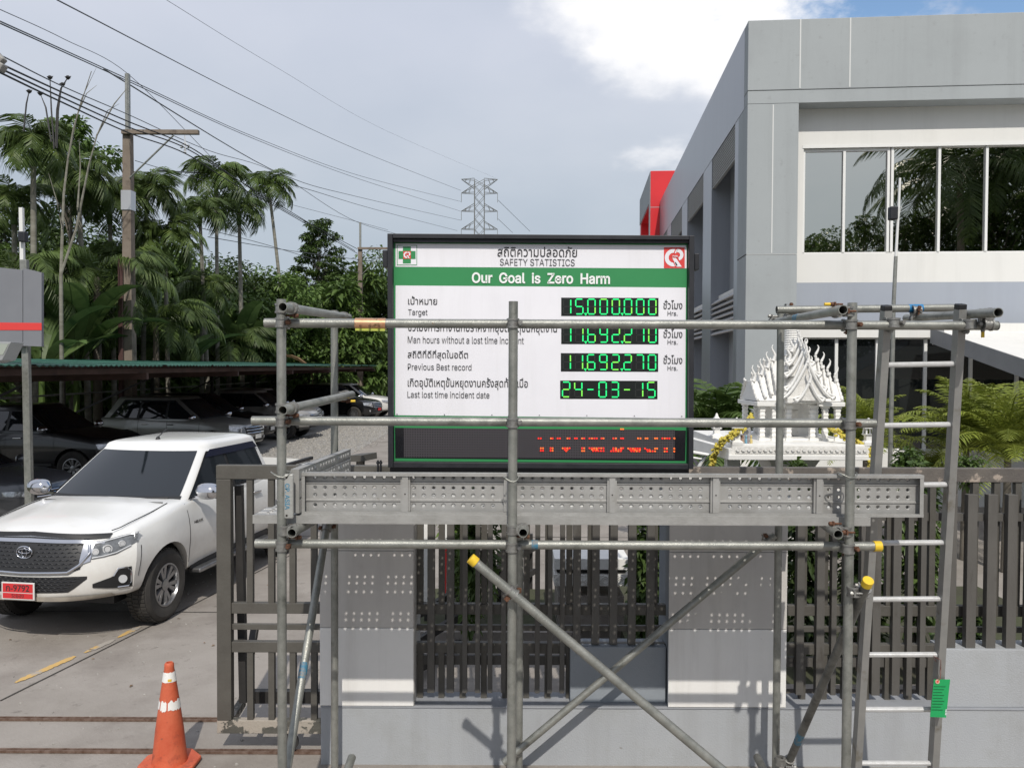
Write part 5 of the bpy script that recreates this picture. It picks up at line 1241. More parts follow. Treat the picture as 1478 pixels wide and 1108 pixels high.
    return root
RZ = math.radians
# the white pickup in the foreground: front-left wheel touches the ground near photo pixel (222, 897)
pw = paint('white car paint dusty', (.76, .755, .73), .22, dust=(.50, .46, .40))
truck = make_vehicle('pickup_truck', 'white double cab pickup truck with red number plate facing the camera on the drive', pw, 'pickup', 2, cat='pickup truck')
TA = RZ(-90 - 8)
fw = ground_at(227, 894)     # left front wheel contact
loc = Vector((-.98, 1.87 / 2 - .125, 0)); R2 = Matrix.Rotation(TA, 3, 'Z')
place(truck, Vector((fw.x, fw.y, 0)) - R2 @ loc, TA)
# parked row under the car port, noses to the right
P_ = {'black': paint('black car paint', (.008, .008, .009)), 'silver': paint('silver car paint', (.30, .30, .28), .3, .5), 'grey': paint('dark silver car paint', (.10, .105, .115), .3, .4), 'white': paint('white car paint', (.66, .65, .62)), 'champ': paint('light grey car paint', (.36, .35, .33), .3, .4)}
row = [('sedan', 'grey', 14.0, -7.85, -6, 'dark silver sedan nose parked beside the tall signpost, nearest in the row'),
       ('pickup', 'black', 19.0, -8.9, -5, 'black pickup with bright mirror parked deep in shade behind the silver sedan'),
       ('suv', 'silver', 24.3, -7.7, -9, 'silver sport utility vehicle parked side on under the carport above the white truck roof'),
       ('suv', 'black', 27.4, -8.2, -4, 'black sport utility vehicle parked just behind the silver one, only its nose showing'),
       ('pickup', 'champ', 30.4, -7.35, -4, 'light grey pickup parked between two black vehicles in the shaded row'),
       ('suv', 'white', 33.4, -8.0, -4, 'white sport utility vehicle parked half hidden beyond the grey pickup'),
       ('sedan', 'black', 36.4, -8.6, -4, 'black sedan parked low between taller vehicles near the end of the row'),
       ('suv', 'black', 39.6, -6.55, -14, 'black sport utility vehicle with alloy wheels at the far end beside the board'),
       ('suv', 'white', 43.0, -6.3, -6, 'white vehicle parked last, its bonnet just showing past the black one')]
protos = {}
for kd, pc, y, x, a, lab in row:
    ob = make_vehicle('parked_car' if kd != 'pickup' else 'parked_pickup', lab, P_[pc], kd, 1, cat='car' if kd != 'pickup' else 'pickup', plate='red' if (y > 39 and y < 41) else 'white')
    place(ob, (x, y, 0), RZ(a), 1, group='vehicles parked in a row under the carport')
# ================================================================ CARPORT
cpt = empty('carport', (-10.8, 28, 0), 'long low carport of green edged rusty roof sheets over the parked cars', 'carport')
M['sheet'] = mat('rusty brown roof sheet', (.045, .024, .020), .7, var=(.09, .05, .04), scale=2, bump=.2)
M['sheet_g'] = mat('green roof sheet edge', (.012, .05, .036), .6, var=(.03, .13, .09), scale=6)
def roofz_(x, y): return 2.71 + (.0 if x > -12 else 0) + (-7.6 - x) * .018
y0, y1 = 11.0, 46
xe = lambda y: at(0 + 0, 530, y).x if False else -7.9
nsh = 36
shm = MB(); Wd_ = (y1 - y0) / nsh
G = []
for i in range(11): G.append([(x, -Wd_ / 2 + Wd_ * i / 10, .012 * math.cos(i * math.pi)) for x in (0, -5.2)])
shm.grid(G); n0 = len(shm.v); shm.grid([[(p[0], p[1], p[2] - .012) for p in r_] for r_ in G]); sh_me = shm.mesh('roof_sheet', M['sheet'])
eg = MB(); eg.grid([[(.003, -Wd_ / 2 + Wd_ * i / 10, .012 * math.cos(i * math.pi) + dz) for dz in (.012, -.008)] for i in range(11)]); eg.grid([[(x, -Wd_ / 2 + Wd_ * i / 10, .012 * math.cos(i * math.pi) + .012) for x in (.003, -5.2)] for i in range(11)]); eg_me = eg.mesh('sheet_top', M['sheet_g'])
for i in range(nsh):
    y = y0 + Wd_ * (i + .5); o = from_mesh('roof_sheet', sh_me, None, None); o.parent = cpt; o.matrix_parent_inverse = Matrix.Translation(-cpt.location)
    o.location = (-7.7 + random.uniform(-.05, .05), y, 2.715 + (y - 11) * .0006 + random.uniform(-.006, .006)); o.rotation_euler = (random.uniform(-.006, .006), RZ(1.6), 0)
    e = from_mesh('sheet_top', eg_me, None, None); e.parent = o
for x in (-8.0, -9.6, -11.2, -12.7):
    mb = MB(); mb.box((x - .05, y0, 2.56), (x + .05, y1, 2.66)); mb.build('purlin', M['sheet'], cpt)
for y in [y0 + .5 + i * 5.7 for i in range(7)]:
    mb = MB(); mb.bar((-7.8, y, 2.50), (-12.95, y, 2.38), .1, .14); mb.build('rafter', M['sheet'], cpt)
    mb = MB(); mb.bar((-12.8, y, 0), (-12.8, y, 2.5), .1, .1); mb.build('post', M['dark_steel'], cpt)
    mb = MB(); mb.bar((-12.8, y, 1.2), (-10.2, y, 2.42), .05, .05); mb.build('strut', M['dark_steel'], cpt)
mb = MB(); mb.box((-12.95, 8, 1.85), (-12.9, 47, 1.9)); mb.build('rear_rail', M['galv'], cpt)
# ================================================================ VEGETATION
RG = random.Random(11)
def frond_mesh(name, L, droop, nl, ll, m, lw=.035, hang=.5, stiff=.15, rise=.5, seed=0, lift=.0):
    "pinnate palm frond leaving the origin along +x; returns mesh"
    rg = random.Random(seed); mb = MB(); pts = []; N = 14
    ang = rise; p = Vector((0, 0, 0)); st = L / N
    for i in range(N + 1):
        pts.append(p.copy()); ang -= droop / N * (.5 + 1.2 * i / N); p = p + Vector((math.cos(ang), rg.uniform(-.01, .01), math.sin(ang))) * st
    mb.path(pts, [max(.004, .022 * (1 - i / N * .85)) for i in range(N + 1)], 4)
    for k in range(nl):
        t = .14 + .86 * k / (nl - 1); f = t * N; i = min(int(f), N - 1); c = pts[i].lerp(pts[i + 1], f - i); d = (pts[i + 1] - pts[i]).normalized()
        ln = ll * (math.sin(math.pi * min(1, .18 + t * .80)) ** .7) * rg.uniform(.85, 1.1)
        for s in (-1, 1):
            side = Vector((0, s, 0)); up = side.cross(d) * s
            q = (side * rg.uniform(.75, 1.0) + d * rg.uniform(.45, .75) + Vector((0, 0, lift + rg.uniform(-.12, .12)))).normalized()
            m1 = c + q * ln * .5 + Vector((0, 0, -hang * ln * .18)); e = c + q * ln * .88 + Vector((0, 0, -hang * ln * .75 + 0))
            w = d * lw * .5 * rg.uniform(.8, 1.2)
            mb.add([c - w * .5, c + w * .5, m1 + w, m1 - w, e], [(0, 1, 2, 3), (3, 2, 4)])
    me = bpy.data.meshes.new(name); me.from_pydata(mb.v, [], mb.f); me.materials.append(M[m]); me.update(); return me
FR = {'areca': [frond_mesh('frond', 1.9, 2.3, 34, .95, 'leaf_palm', .058, .9, rise=.9, seed=i) for i in range(3)],
      'coco': [frond_mesh('frond', 3.6, 1.9, 52, 1.0, 'leaf_palm', .07, .9, rise=.7, seed=9 + i) for i in range(2)],
      'coco_d': [frond_mesh('frond', 3.9, 1.9, 60, .95, 'leaf_dark', .06, .7, rise=.7, seed=29 + i) for i in range(2)],
      'yellow': [frond_mesh('frond', 1.5, 1.5, 30, .42, 'leaf_yellow', .028, .35, rise=1.15, seed=19 + i) for i in range(3)],
      'young': [frond_mesh('frond', 1.6, 1.3, 22, .6, 'leaf_mid', .07, .5, rise=1.0, seed=39 + i) for i in range(2)]}
def palm(crown, rad, kind='areca', n=15, trunk=True, tr=.07, lean=(0, 0), label='', group='palms behind the carport', up=.45, base=None, name='palm_tree', base_z=0, cat='palm', thick=1):
    c = Vector(crown); b = Vector((c.x + lean[0], c.y + lean[1], base_z)); root = empty(name, b, label, cat, group)
    ms = FR[kind]; nominal = {'areca': 1.9, 'coco': 3.6, 'coco_d': 3.9, 'yellow': 1.5, 'young': 1.6}[kind] * .72; s = rad / nominal
    if trunk:
        mb = MB(); k = 10; pts = [b.lerp(c, i / k) + Vector((math.sin(i / k * 3) * .08 * lean[0], 0, 0)) for i in range(k + 1)]
        mb.path(pts, [tr * (1.35 - .5 * i / k) for i in range(k + 1)], 8); mb.build('trunk', M['bark_pale'] if kind == 'areca' else M['bark'], root, smooth=60)
        if kind == 'areca':
            mb = MB(); mb.path([c - Vector((0, 0, .65 * s)), c - Vector((0, 0, .3 * s)), c], [tr * 1.2, tr * 1.35, tr * .7], 8); mb.build('crown_shaft', M['leaf_mid'], root, smooth=60)
    for i in range(n):
        o = from_mesh('frond', ms[i % len(ms)], None, root)
        a = i * 2.39996 + RG.uniform(-.25, .25); f = i / n
        tilt = -(up + .75) * f ** 1.2 + up + RG.uniform(-.12, .12)          # first fronds upright, later ones hang
        o.rotation_euler = (Matrix.Rotation(a, 3, 'Z') @ Matrix.Rotation(-tilt, 3, 'Y')).to_euler(); o.location = c
        q = s * RG.uniform(.85, 1.12); o.scale = (q, q * thick, q)
    return root
def leafcloud(mb, c, R, n, size, rg, squash=.8, hollow=.45, droop=.3):
    for _ in range(n):
        u = Vector((rg.gauss(0, 1), rg.gauss(0, 1), rg.gauss(0, 1))).normalized(); rr = hollow + (1 - hollow) * rg.random() ** .5
        p = Vector(c) + Vector((u.x * R * rr, u.y * R * rr, u.z * R * rr * squash))
        d = (Vector((rg.uniform(-1, 1), rg.uniform(-1, 1), rg.uniform(-.9, .35))) + u * .6).normalized(); up = Vector((rg.uniform(-.6, .6), rg.uniform(-.6, .6), 1)); sd = d.cross(up)
        if sd.length < .01: continue
        sd.normalize(); s = size * rg.uniform(.6, 1.35)
        mb.add([p, p + d * s * .5 + sd * s * .26, p + d * s + Vector((0, 0, -s * droop)), p + d * s * .5 - sd * s * .26], [(0, 1, 2, 3)])
def clump_mesh(name, m, R=1, n=420, size=.16, seed=0, sq=.8):
    rg = random.Random(seed); mb = MB(); leafcloud(mb, (0, 0, 0), R, n, size, rg, sq)
    me = bpy.data.meshes.new(name); me.from_pydata(mb.v, [], mb.f); me.materials.append(M[m]); me.update(); return me
def broad_tree(base, height, crown_r, label, m='leaf_dark', nb=26, seed=0, cz=None, shape=1.0, leaf=.2, group='broadleaf trees behind the carport', name='broadleaf_tree', trunk_r=.14, per=420, cone=False, lo=.35):
    rg = random.Random(seed); base = Vector(base); root = empty(name, base, label, 'tree', group)
    mb = MB(); top = base + Vector((0, 0, height * .8)); mb.path([base.lerp(top, i / 6) + Vector((rg.uniform(-.1, .1), rg.uniform(-.1, .1), 0)) * (i > 0) for i in range(7)], [trunk_r * (1 - .75 * i / 6) for i in range(7)], 8)
    cl = MB()
    for i in range(nb):
        f = (i + .5) / nb; z = height * (lo + (1 - lo) * f); rr = crown_r * ((1 - f) ** .8 + .12 if cone else math.sin(math.pi * min(.97, .12 + f * .86)) ** .6)
        a = i * 2.4 + rg.uniform(-.5, .5); q = rr * rg.uniform(.35, .95); c = base + Vector((math.cos(a) * q, math.sin(a) * q, z)); R = crown_r * rg.uniform(.24, .44) * (.6 if cone else 1)
        leafcloud(cl, c, R, int(per * rg.uniform(.7, 1.2)), leaf, rg, .34 if cone else .7, .3)
        s = base + Vector((0, 0, z * .78)); mb.path([s, s.lerp(c, .5) + Vector((0, 0, .12)), c], [trunk_r * .35, trunk_r * .2, .012], 5)
    mb.build('trunk', M['bark'], root, smooth=60); o = cl.raw('crown', M[m], root); return root
def banana(base, h, label, n=7, seed=0, m='leaf_banana', name='banana_plant', group='banana plants behind the carport', dead=0, spread=1.0):
    rg = random.Random(seed); base = Vector(base); root = empty(name, base, label, 'banana plant', group)
    mb = MB(); mb.path([base, base + Vector((0, 0, h * .5))], [.12, .07], 8); mb.build('stem', M['leaf_mid'], root)
    for i in range(n + dead):
        a = i * 2.4 + rg.uniform(-.4, .4); L = h * .62 * rg.uniform(.8, 1.1); d = Vector((math.cos(a), math.sin(a), 0)); c = base + Vector((0, 0, h * .45)); ang = rg.uniform(.75, 1.35) if i < n else .2; N = 9; G = []; pts = []
        p = c.copy(); sd = Vector((-d.y, d.x, 0)); mb = MB(); W_ = L * .12
        for k in range(N + 1):
            pts.append(p.copy()); p = p + (d * math.cos(ang) * spread + Vector((0, 0, math.sin(ang)))) * (L / N); ang -= (1.5 if i < n else 2.6) / N * (.3 + 1.3 * k / N)
        for k in range(N + 1):
            t = k / N; w = W_ * (math.sin(math.pi * min(1, max(0, (t - .18) / .82))) ** .6 if t > .18 else 0) + .006; dz = Vector((0, 0, w * .35)); G.append([pts[k] - sd * w + dz, pts[k], pts[k] + sd * w + dz])
        mb.grid(G); mb.path(pts, .014, 4); mb.raw('leaf', M[m] if i < n else M['leaf_dry'], root)
    return root
def bush(base, R, label, m='leaf_dark', n=900, leaf=.1, seed=0, h=None, name='shrub', group=None, cat='shrub', stem=True):
    rg = random.Random(seed); base = Vector(base); root = empty(name, base, label, cat, group); cl = MB(); h = h or R * 1.3
    for i in range(7):
        c = base + Vector((rg.uniform(-.5, .5) * R, rg.uniform(-.5, .5) * R, h * rg.uniform(.35, .8))); leafcloud(cl, c, R * rg.uniform(.45, .65), n // 7, leaf, rg, h / R * .6, .25)
    cl.raw('foliage', M[m], root)
    mb = MB()
    for i in range(4): mb.path([base, base + Vector((rg.uniform(-.3, .3) * R, rg.uniform(-.3, .3) * R, h * .8))], [.02, .006], 5)
    mb.build('stem', M['bark'], root); return root
def safeY(px, Y, x0=13.6):
    'keep trunks outside the carport footprint'
    if px >= 700: return Y
    y_ = x0 * F / (CX - px); return max(Y, y_ if y_ < 50 else 50 + (Y * .13))
# --- palms: crown centre pixel, distance, crown radius in px
PLM = [((48, 215), 24, 62, 'areca', 'tall palm at the left edge with an upright fan of leaves'), ((112, 262), 27, 62, 'areca', 'palm crown behind the bare branched tree, left of the concrete pole'),
       ((20, 300), 25, 60, 'areca', 'low hanging palm crown at the far left above the grey board'), ((158, 300), 30, 60, 'areca', 'palm crown touching the left side of the concrete pole'),
       ((212, 285), 31, 58, 'areca', 'palm crown right of the concrete pole under the crossarm'), ((238, 350), 30, 55, 'areca', 'squat palm with dark fronds right of the pole, lower than its neighbours'),
       ((312, 262), 34, 50, 'areca', 'tallest palm of the middle clump under the sagging cables'), ((288, 310), 33, 42, 'areca', 'palm on the left of the middle clump'),
       ((345, 308), 34, 42, 'areca', 'palm with thin pale trunk on the right of the middle clump'), ((388, 275), 36, 40, 'areca', 'lone palm with leaning pale trunk and hanging leaves'),
       ((185, 390), 30, 60, 'areca', 'palm half hidden low behind the concrete pole'), ((292, 425), 32, 46, 'areca', 'short bushy palm just above the carport roof')]
for i, (pc, Y, rp, kd, lab) in enumerate(PLM):
    Y = safeY(pc[0], Y, 14.6 if i == 9 else 13.6); c = at(*pc, Y); rp *= .86; ln = {9: (1.3, 0), 8: (.15, 0)}.get(i, (RG.uniform(-.4, .4), 0))
    palm(c, rp * Y / F, kd, 17 if i != 9 else 15, tr=.085 if i not in (8, 9) else .10, lean=ln, label=lab, up=.75)
for pc, Y, rp, lab in (((140, 400), 26, 95, 'coconut palm with long arching fronds low behind the left trees'), ((20, 400), 24, 90, 'coconut palm with yellowing fronds beside the grey board'), ((225, 470), 27, 80, 'young coconut palm with fronds spilling over the carport edge'), ((330, 500), 30, 70, 'young coconut palm arching over the carport roof near the scaffold'), ((445, 500), 50, 55, 'young palm seen between the two left scaffold posts'), ((530, 505), 50, 45, 'small palm beside the board above the carport end')):
    Y = safeY(pc[0], Y); palm(at(*pc, Y), rp * Y / F, 'coco', 15, tr=.12, label=lab)
# --- broad trees
def tb_(px, Y, ytop, R, lab, seed, m='leaf_dark', **k):
    Y = safeY(px, Y); t = at(px, ytop, Y); broad_tree((t.x, Y, 0), t.z, R, lab, m, seed=seed, **k)
tb_(100, 29, 175, 1.7, 'pale branched papaya like tree rising between the left palms', 1, 'leaf_mid', leaf=.24, lo=.72, nb=14, trunk_r=.12, per=200)
tb_(20, 36, 300, 3.6, 'dense dark tree filling the left edge behind the palms', 2, leaf=.26, per=300)
tb_(100, 38, 330, 3.5, 'dense tree behind the left palm trunks', 3, leaf=.26, per=300)
tb_(190, 40, 345, 3.5, 'dark tree standing behind the concrete pole', 4, leaf=.26, per=300)
tb_(255, 42, 385, 3.2, 'bushy tree between the pole and the middle palms', 5, 'leaf_mid', leaf=.26, per=300)
tb_(330, 46, 385, 3.2, 'round topped tree behind the middle palms', 6, leaf=.26, per=300)
tb_(400, 48, 400, 3.0, 'bright green tree below the lone leaning palm', 7, 'leaf_mid', leaf=.28, per=300)
tb_(460, 52, 318, 3.1, 'layered conical dark tree standing clear against the sky', 8, 'leaf_dark', leaf=.24, cone=True, nb=48, per=230, lo=.30, trunk_r=.10)
tb_(478, 54, 420, 3.0, 'broad tree at the foot of the conical tree', 9, leaf=.3, per=300)
tb_(545, 58, 408, 3.4, 'tree behind the second concrete pole, left of the board', 10, leaf=.3, per=320)
tb_(510, 50, 470, 2.6, 'low bright tree in front of the second pole', 12, 'leaf_mid', leaf=.26, per=300)
tb_(425, 52, 398, 1.8, 'small light green tree between the leaning palm and the conical tree', 13, 'leaf_bright', leaf=.3, per=260)
tb_(500, 52, 418, 1.6, 'small light green tree right of the conical tree', 14, 'leaf_mid', leaf=.22, per=300)
tb_(560, 54, 425, 1.8, 'small yellowish tree just left of the board frame', 15, 'leaf_bright', leaf=.26, per=260)
tb_(600, 64, 430, 3.6, 'distant tree mostly hidden behind the board', 11, leaf=.32, per=200)
# bare branched snag
bt = empty('bare_tree', (at(115, 400, 22.5).x, 22.5, 0), 'leafless pale branched tree sticking up above the left palms', 'tree')
mb = MB()
def brc(p, pts, r): mb.path([at(x, y, 22.5 + (i % 2) * .15) for i, (x, y) in enumerate(pts)], [r * .55 * (1 - .8 * i / (len(pts) - 1)) for i in range(len(pts))], 6)
b0 = at(88, 395, 22.5); mb.path([(b0.x, 22.5, 0), b0], [.07, .05], 8)
brc(0, [(88, 395), (90, 330), (92, 280), (98, 230), (106, 185), (120, 140), (132, 103)], .085)
brc(0, [(98, 230), (112, 165), (125, 135), (140, 123)], .04); brc(0, [(106, 185), (118, 142), (139, 98)], .03); brc(0, [(88, 395), (110, 330), (128, 240), (140, 195), (165, 150), (183, 128)], .075)
brc(0, [(140, 195), (155, 160), (172, 150)], .03); brc(0, [(90, 330), (82, 290), (70, 250)], .05); brc(0, [(112, 300), (116, 240), (114, 200)], .05); brc(0, [(12, 140), (22, 158), (45, 170)], .02) if False else None
mb.build('branches', M['bark_pale'], bt, smooth=60)
for i, (pts) in enumerate([[(78, 215), (74, 158), (72, 112)], [(80, 212), (82, 158), (88, 128), (98, 112)], [(34, 190), (38, 150), (42, 132)], [(74, 205), (66, 155), (58, 135)], [(82, 214), (84, 160), (87, 135), (90, 122)]]):
    r_ = MB(); r_.path([at(x, y, 22.2) for x, y in pts], [.022] * (len(pts) - 1) + [.012], 5); e = at(*pts[-1], 22.2); r_.add([e + Vector((-.10, 0, .03)), e + Vector((.10, 0, .04)), e + Vector((.02, 0, -.06))], [(0, 1, 2)]); r_.lathe(e, [(.02, -.06), (.075, 0), (.03, .05)], 6)
    r_.build('seed_stalk', M['dark_steel'], bt)
# bananas
for i, (px, Y, h, dead, lab) in enumerate([(345, 27, 3.9, 0, 'tall banana plant with broad leaves rising above the carport left of the scaffold'), (372, 29, 4.4, 1, 'banana plant with one dry brown hanging leaf beside the left standard'), (405, 28, 3.6, 0, 'banana plant with pale leaves just behind the left scaffold post'),
                                           (440, 30, 3.5, 0, 'banana plant between the two left scaffold posts'), (110, 21, 4.0, 0, 'banana plant with long leaves behind the left palms'), (60, 18, 3.3, 0, 'young banana plant beside the signpost above the carport'), (268, 30, 3.4, 0, 'low banana plant right of the concrete pole foot')]):
    Y2 = safeY(px, Y); h = 2.75 + (h - 2.75 + .6) * Y2 / Y + .8; Y = Y2; g0 = at(px, 520, Y); banana((g0.x, Y, 0), h, lab, 8, seed=i, dead=dead)
# undergrowth: one uncountable mass of leaves along the edge of the wood
ug = {'leaf_mid': MB(), 'leaf_dark': MB(), 'leaf_bright': MB()}
rg = random.Random(5)
for i in range(560):
    px = rg.uniform(-60, 640); Y = 24 + px / 640 * 34 + rg.uniform(-1, 9) if px > 0 else rg.uniform(22, 32)
    g0 = at(px, 528, Y); 
    if g0.x > -12.9 and Y < 47: Y = rg.uniform(47.5, 60); g0 = at(px, 528, Y)
    h = rg.uniform(.5, 1.0) ** .7 * (2.6 + (3.2 * rg.random() if Y > 26 else 1.8)); hmax = (528 - (405 + 30 * math.sin(px * .02) + 16 * math.sin(px * .11 + 1) + (12 if px > 380 else 0))) * Y / F + 2.75; h = min(h, hmax) if rg.random() < .5 else rg.uniform(.3, 1) * hmax
    k = rg.choice(['leaf_mid', 'leaf_dark', 'leaf_mid', 'leaf_mid', 'leaf_bright']); R = rg.uniform(.8, 1.5)
    leafcloud(ug[k], (g0.x, Y, h), R, 210, rg.choice([.16, .24, .34, .46]) * (1 if Y < 40 else 1.2), rg, .8, .2)
for k, v in ug.items(): v.raw('undergrowth', M[k], kind='stuff')
wm = MB()
for i in range(520):
    px = rg.uniform(-150, 1000); Y = rg.uniform(62, 110); g0 = at(px, 528, Y); top = CAMZ + (528 - (448 + 22 * math.sin(px * .013) + 12 * math.sin(px * .05))) * Y / F
    leafcloud(wm, (g0.x, Y, rg.uniform(.0, 1) * top), rg.uniform(2, 3.4), 130, .7, rg, .7, .2)
wm.raw('distant_wood', M['leaf_dark'], kind='stuff')
# dark forest floor wall behind: closes gaps low down
fm = MB()
for i in range(260):
    t = i / 260; px = -100 + 720 * t; Y = 34 + t * 30; g0 = at(px, 528, Y); leafcloud(fm, (g0.x + rg.uniform(-1, 1), Y + rg.uniform(0, 3), rg.uniform(0, 4.6)), 2.0, 150, .5, rg, .8, .1)
fm.raw('dense_wood', M['leaf_dark'], kind='stuff')
# --- plants around the spirit house and office front
for i, (px, py, Y, rp, lab) in enumerate([(1036, 590, 11.5, 84, 'feathery green palm clump beside the board, in front of the grey pier'), (1395, 590, 11.5, 84, 'yellow green palm clump in front of the ground floor glass right of the ladder'), (1455, 600, 10.8, 90, 'yellow palm clump at the right edge of the picture'),
                                          (1250, 590, 12.5, 70, 'yellow palm clump behind the right scaffold post'), (1345, 640, 12.0, 46, 'small orange tipped palm between the ladder rails')]):
    c = at(px, py + 35, Y); kd = 'young' if i == 0 else 'yellow'; root = palm((c.x, Y, c.z - .25), rp * Y / F * 1.05, kd, 34, tr=.05, label=lab, group='ornamental palms by the office', up=.7, name='ornamental_palm')
for i, (px, py, Y, rp, h, lab, m) in enumerate([(1152, 675, 7.4, 22, .3, 'small dark leafy shrub in front of the spirit house platform', 'leaf_mid'), (1310, 668, 8.4, 30, .45, 'round dark shrub right of the spirit house', 'leaf_mid'), (1400, 676, 9.0, 24, .25, 'low shrub against the white base wall', 'leaf_mid'),
                                                (1160, 850, 6.9, 34, 1.2, 'dark hedge plant seen through the slats right of the second pillar', 'leaf_dark'), (1240, 850, 6.9, 36, 1.2, 'dark hedge plant seen through the slats behind the right scaffold post', 'leaf_dark'), (1320, 860, 7.0, 34, 1.2, 'dark hedge plant seen through the slats under the ladder', 'leaf_dark'),
                                                (935, 880, 7.2, 24, 1.3, 'dark leafy plant behind the slats beside the second pillar', 'leaf_dark'), (690, 880, 7.6, 30, 1.2, 'dark leafy plant behind the slats left of the middle post', 'leaf_dark'), (1400, 930, 6.9, 16, .4, 'low plant behind the right hand slats', 'leaf_dark'), (660, 800, 8.6, 22, 1.3, 'brighter plant behind the slats near the first pillar', 'leaf_bright')]):
    c = at(px, py, Y); R = rp * Y / F; tz = c.z + (.2 if py < 700 else .1)
    if py > 700: bush((c.x, Y, 0), R * 1.15, lab, m, 1500, .09, 60 + i, h=1.75 if h > 1 else .6)
    else: bush((c.x, Y, c.z - R * .6 - .1), R, lab, m, 700, .07, 60 + i, h=R * 1.7)
# --- trees across the road behind the camera: the office windows mirror them
def reflect_at(px, py, dist, v=RV):
    "world point met by the sight line through (px, py) after mirroring in the facade glass, 'dist' metres on"
    n = Vector((BS, BC, 0)); p0 = bw_(0, v + .085, 0); d = ray(px, py).normalized(); o = Vector((0, 0, CAMZ)); t = (p0 - o).dot(n) / d.dot(n); q = o + d * t; r = d - 2 * d.dot(n) * n; return q + r * dist
for i, (px, py, ds, rp, lab) in enumerate([(1385, 255, 34, 118, 'big coconut palm across the road whose crown the upper windows mirror'), (1500, 235, 38, 130, 'second coconut palm across the road mirrored in the windows'), (1430, 320, 42, 120, 'third coconut palm across the road, lower crown')]):
    c = reflect_at(px, py, ds); dd = ds + 17; palm(c, rp * dd / F, 'coco_d', 20, tr=.2, label=lab, group='palms across the road', lean=(.3, .2))
for i, (px, py, ds, R) in enumerate([(1190, 348, 40, 2.6), (1245, 325, 38, 2.6), (1215, 352, 44, 3), (1300, 330, 36, 3.0), (1345, 320, 38, 3.2), (1400, 320, 38, 3.5), (1450, 300, 36, 3.6), (1500, 290, 38, 3.6), (1170, 352, 42, 2.2)]):
    c = reflect_at(px, py, ds); broad_tree((c.x, c.y, 0), c.z + .4, R, ['low dark tree across the road mirrored in the leftmost window pane', 'dark tree mirrored beside the second pane mullion', 'small dark tree mirrored low between the first two panes', 'dark tree mirrored in the pane behind the camera mast', 'dark tree mirrored under the biggest mirrored palm', 'dense tree mirrored right of the biggest mirrored palm', 'tall dense tree mirrored near the right edge', 'tall tree mirrored just outside the right edge', 'lowest dark tree mirrored at the left window frame'][i], 'leaf_dark', 22, seed=80 + i, leaf=.3, group='trees across the road', per=200, lo=.15)
# ================================================================ UTILITY POLES, CABLES, PYLON
def upole(px, Y, ytop_rod, yarm, arm_px, wpx, lab, detail=True):
    x = at(px, 400, Y).x; root = empty('utility_pole', (x, Y, 0), lab, 'utility pole'); za = at(px, yarm, Y).z; s = Y / F; w = wpx * s
    mb = MB(); c = Vector((x, Y, 0)); h = za
    mb.add([(x - w * .62, Y - w * .62, 0), (x + w * .62, Y - w * .62, 0), (x + w * .62, Y + w * .62, 0), (x - w * .62, Y + w * .62, 0), (x - w * .42, Y - w * .42, h), (x + w * .42, Y - w * .42, h), (x + w * .42, Y + w * .42, h), (x - w * .42, Y + w * .42, h)], [(0, 3, 2, 1), (4, 5, 6, 7), (0, 1, 5, 4), (1, 2, 6, 5), (2, 3, 7, 6), (3, 0, 4, 7)])
    mb.build('shaft', M['pole_c'], root, bevel=.01)
    mb = MB(); mb.bar((x, Y, za - .02), (x, Y, at(px, ytop_rod, Y).z), w * .42, w * .42); mb.build('top_rod', M['galv'], root)
    a = at(px - 6 * wpx / 13, yarm, Y); b = at(px + arm_px, yarm + 1, Y); mb = MB(); mb.bar((a.x, Y - w * .6, a.z), (b.x, Y - w * .6, a.z), w * .5, 5.5 * wpx / 13 * s * 1.1); mb.build('crossarm', M['pole_c'], root, bevel=.006)
    mb = MB(); mb.bar((x + w * .4, Y - w * .5, za - arm_px * .62 * s), (x + arm_px * .66 * s, Y - w * .62, za - .1), .06, .03); mb.build('arm_brace', M['galv'], root)
    if detail:
        z1, z0 = at(px, 276, Y).z, at(px, 304, Y).z; mb = MB(); mb.box((x - w * .55, Y - w * .58, z0), (x + w * .55, Y + w * .58, z1)); mb.build('metal_band', mat('bright sheet band', (.55, .55, .56), .35, .6), root)
        p = at(267, 205, Y - .3)
        for dx_, dy_ in ((-5, 7), (5, 7), (0, 14)):
            q = at(267 + dx_, 205 + dy_, Y - .3); mb = MB(); mb.path([at(267, 196, Y - .3), (p.x, p.y, p.z), q], .02, 5); mb.lathe(q, [(.02, -.05), (.05, -.02), (.03, .02), (.045, .05)], 8); mb.build('insulator', M['lamp_cl'], root)
        z3 = at(px, 400, Y).z; mb = MB()
        for dxx in (-.34, -.26, -.2): mb.path([(x + dxx * .6, Y - w * .75, za - 4.3 - dxx), (x + dxx * .6, Y - w * .78, 0)], .035, 5)
        mb.build('riser_cables', mat('reddish cable conduit', (.09, .045, .04), .7), root, kind='stuff')
    return root
upole(186, 25.5, 107, 193, 104, 13, 'nearer concrete utility pole with long crossarm and bright metal band')
upole(520, 51, 321, 359, 60, 6.5, 'smaller far concrete utility pole just left of the board', False)
def cable(pts, r, m, lab, kinds='power lines crossing the sky', sag=None, name='power_line'):
    "pts: (px, py, distance) sampled along the cable, joined by a smooth curve"
    P = [tuple(at(a, b, c)) for a, b, c in pts]; P = catmull(P, 8) if len(P) > 2 else P
    mb = MB(); mb.path(P, r * .85, 5); o = mb.build(name, M[m], None, smooth=60); tag(o, lab, 'cable', kinds); return o
thick = 'thick black insulated cable running from the left edge past the crossarm to the far pole'
k_ = 0
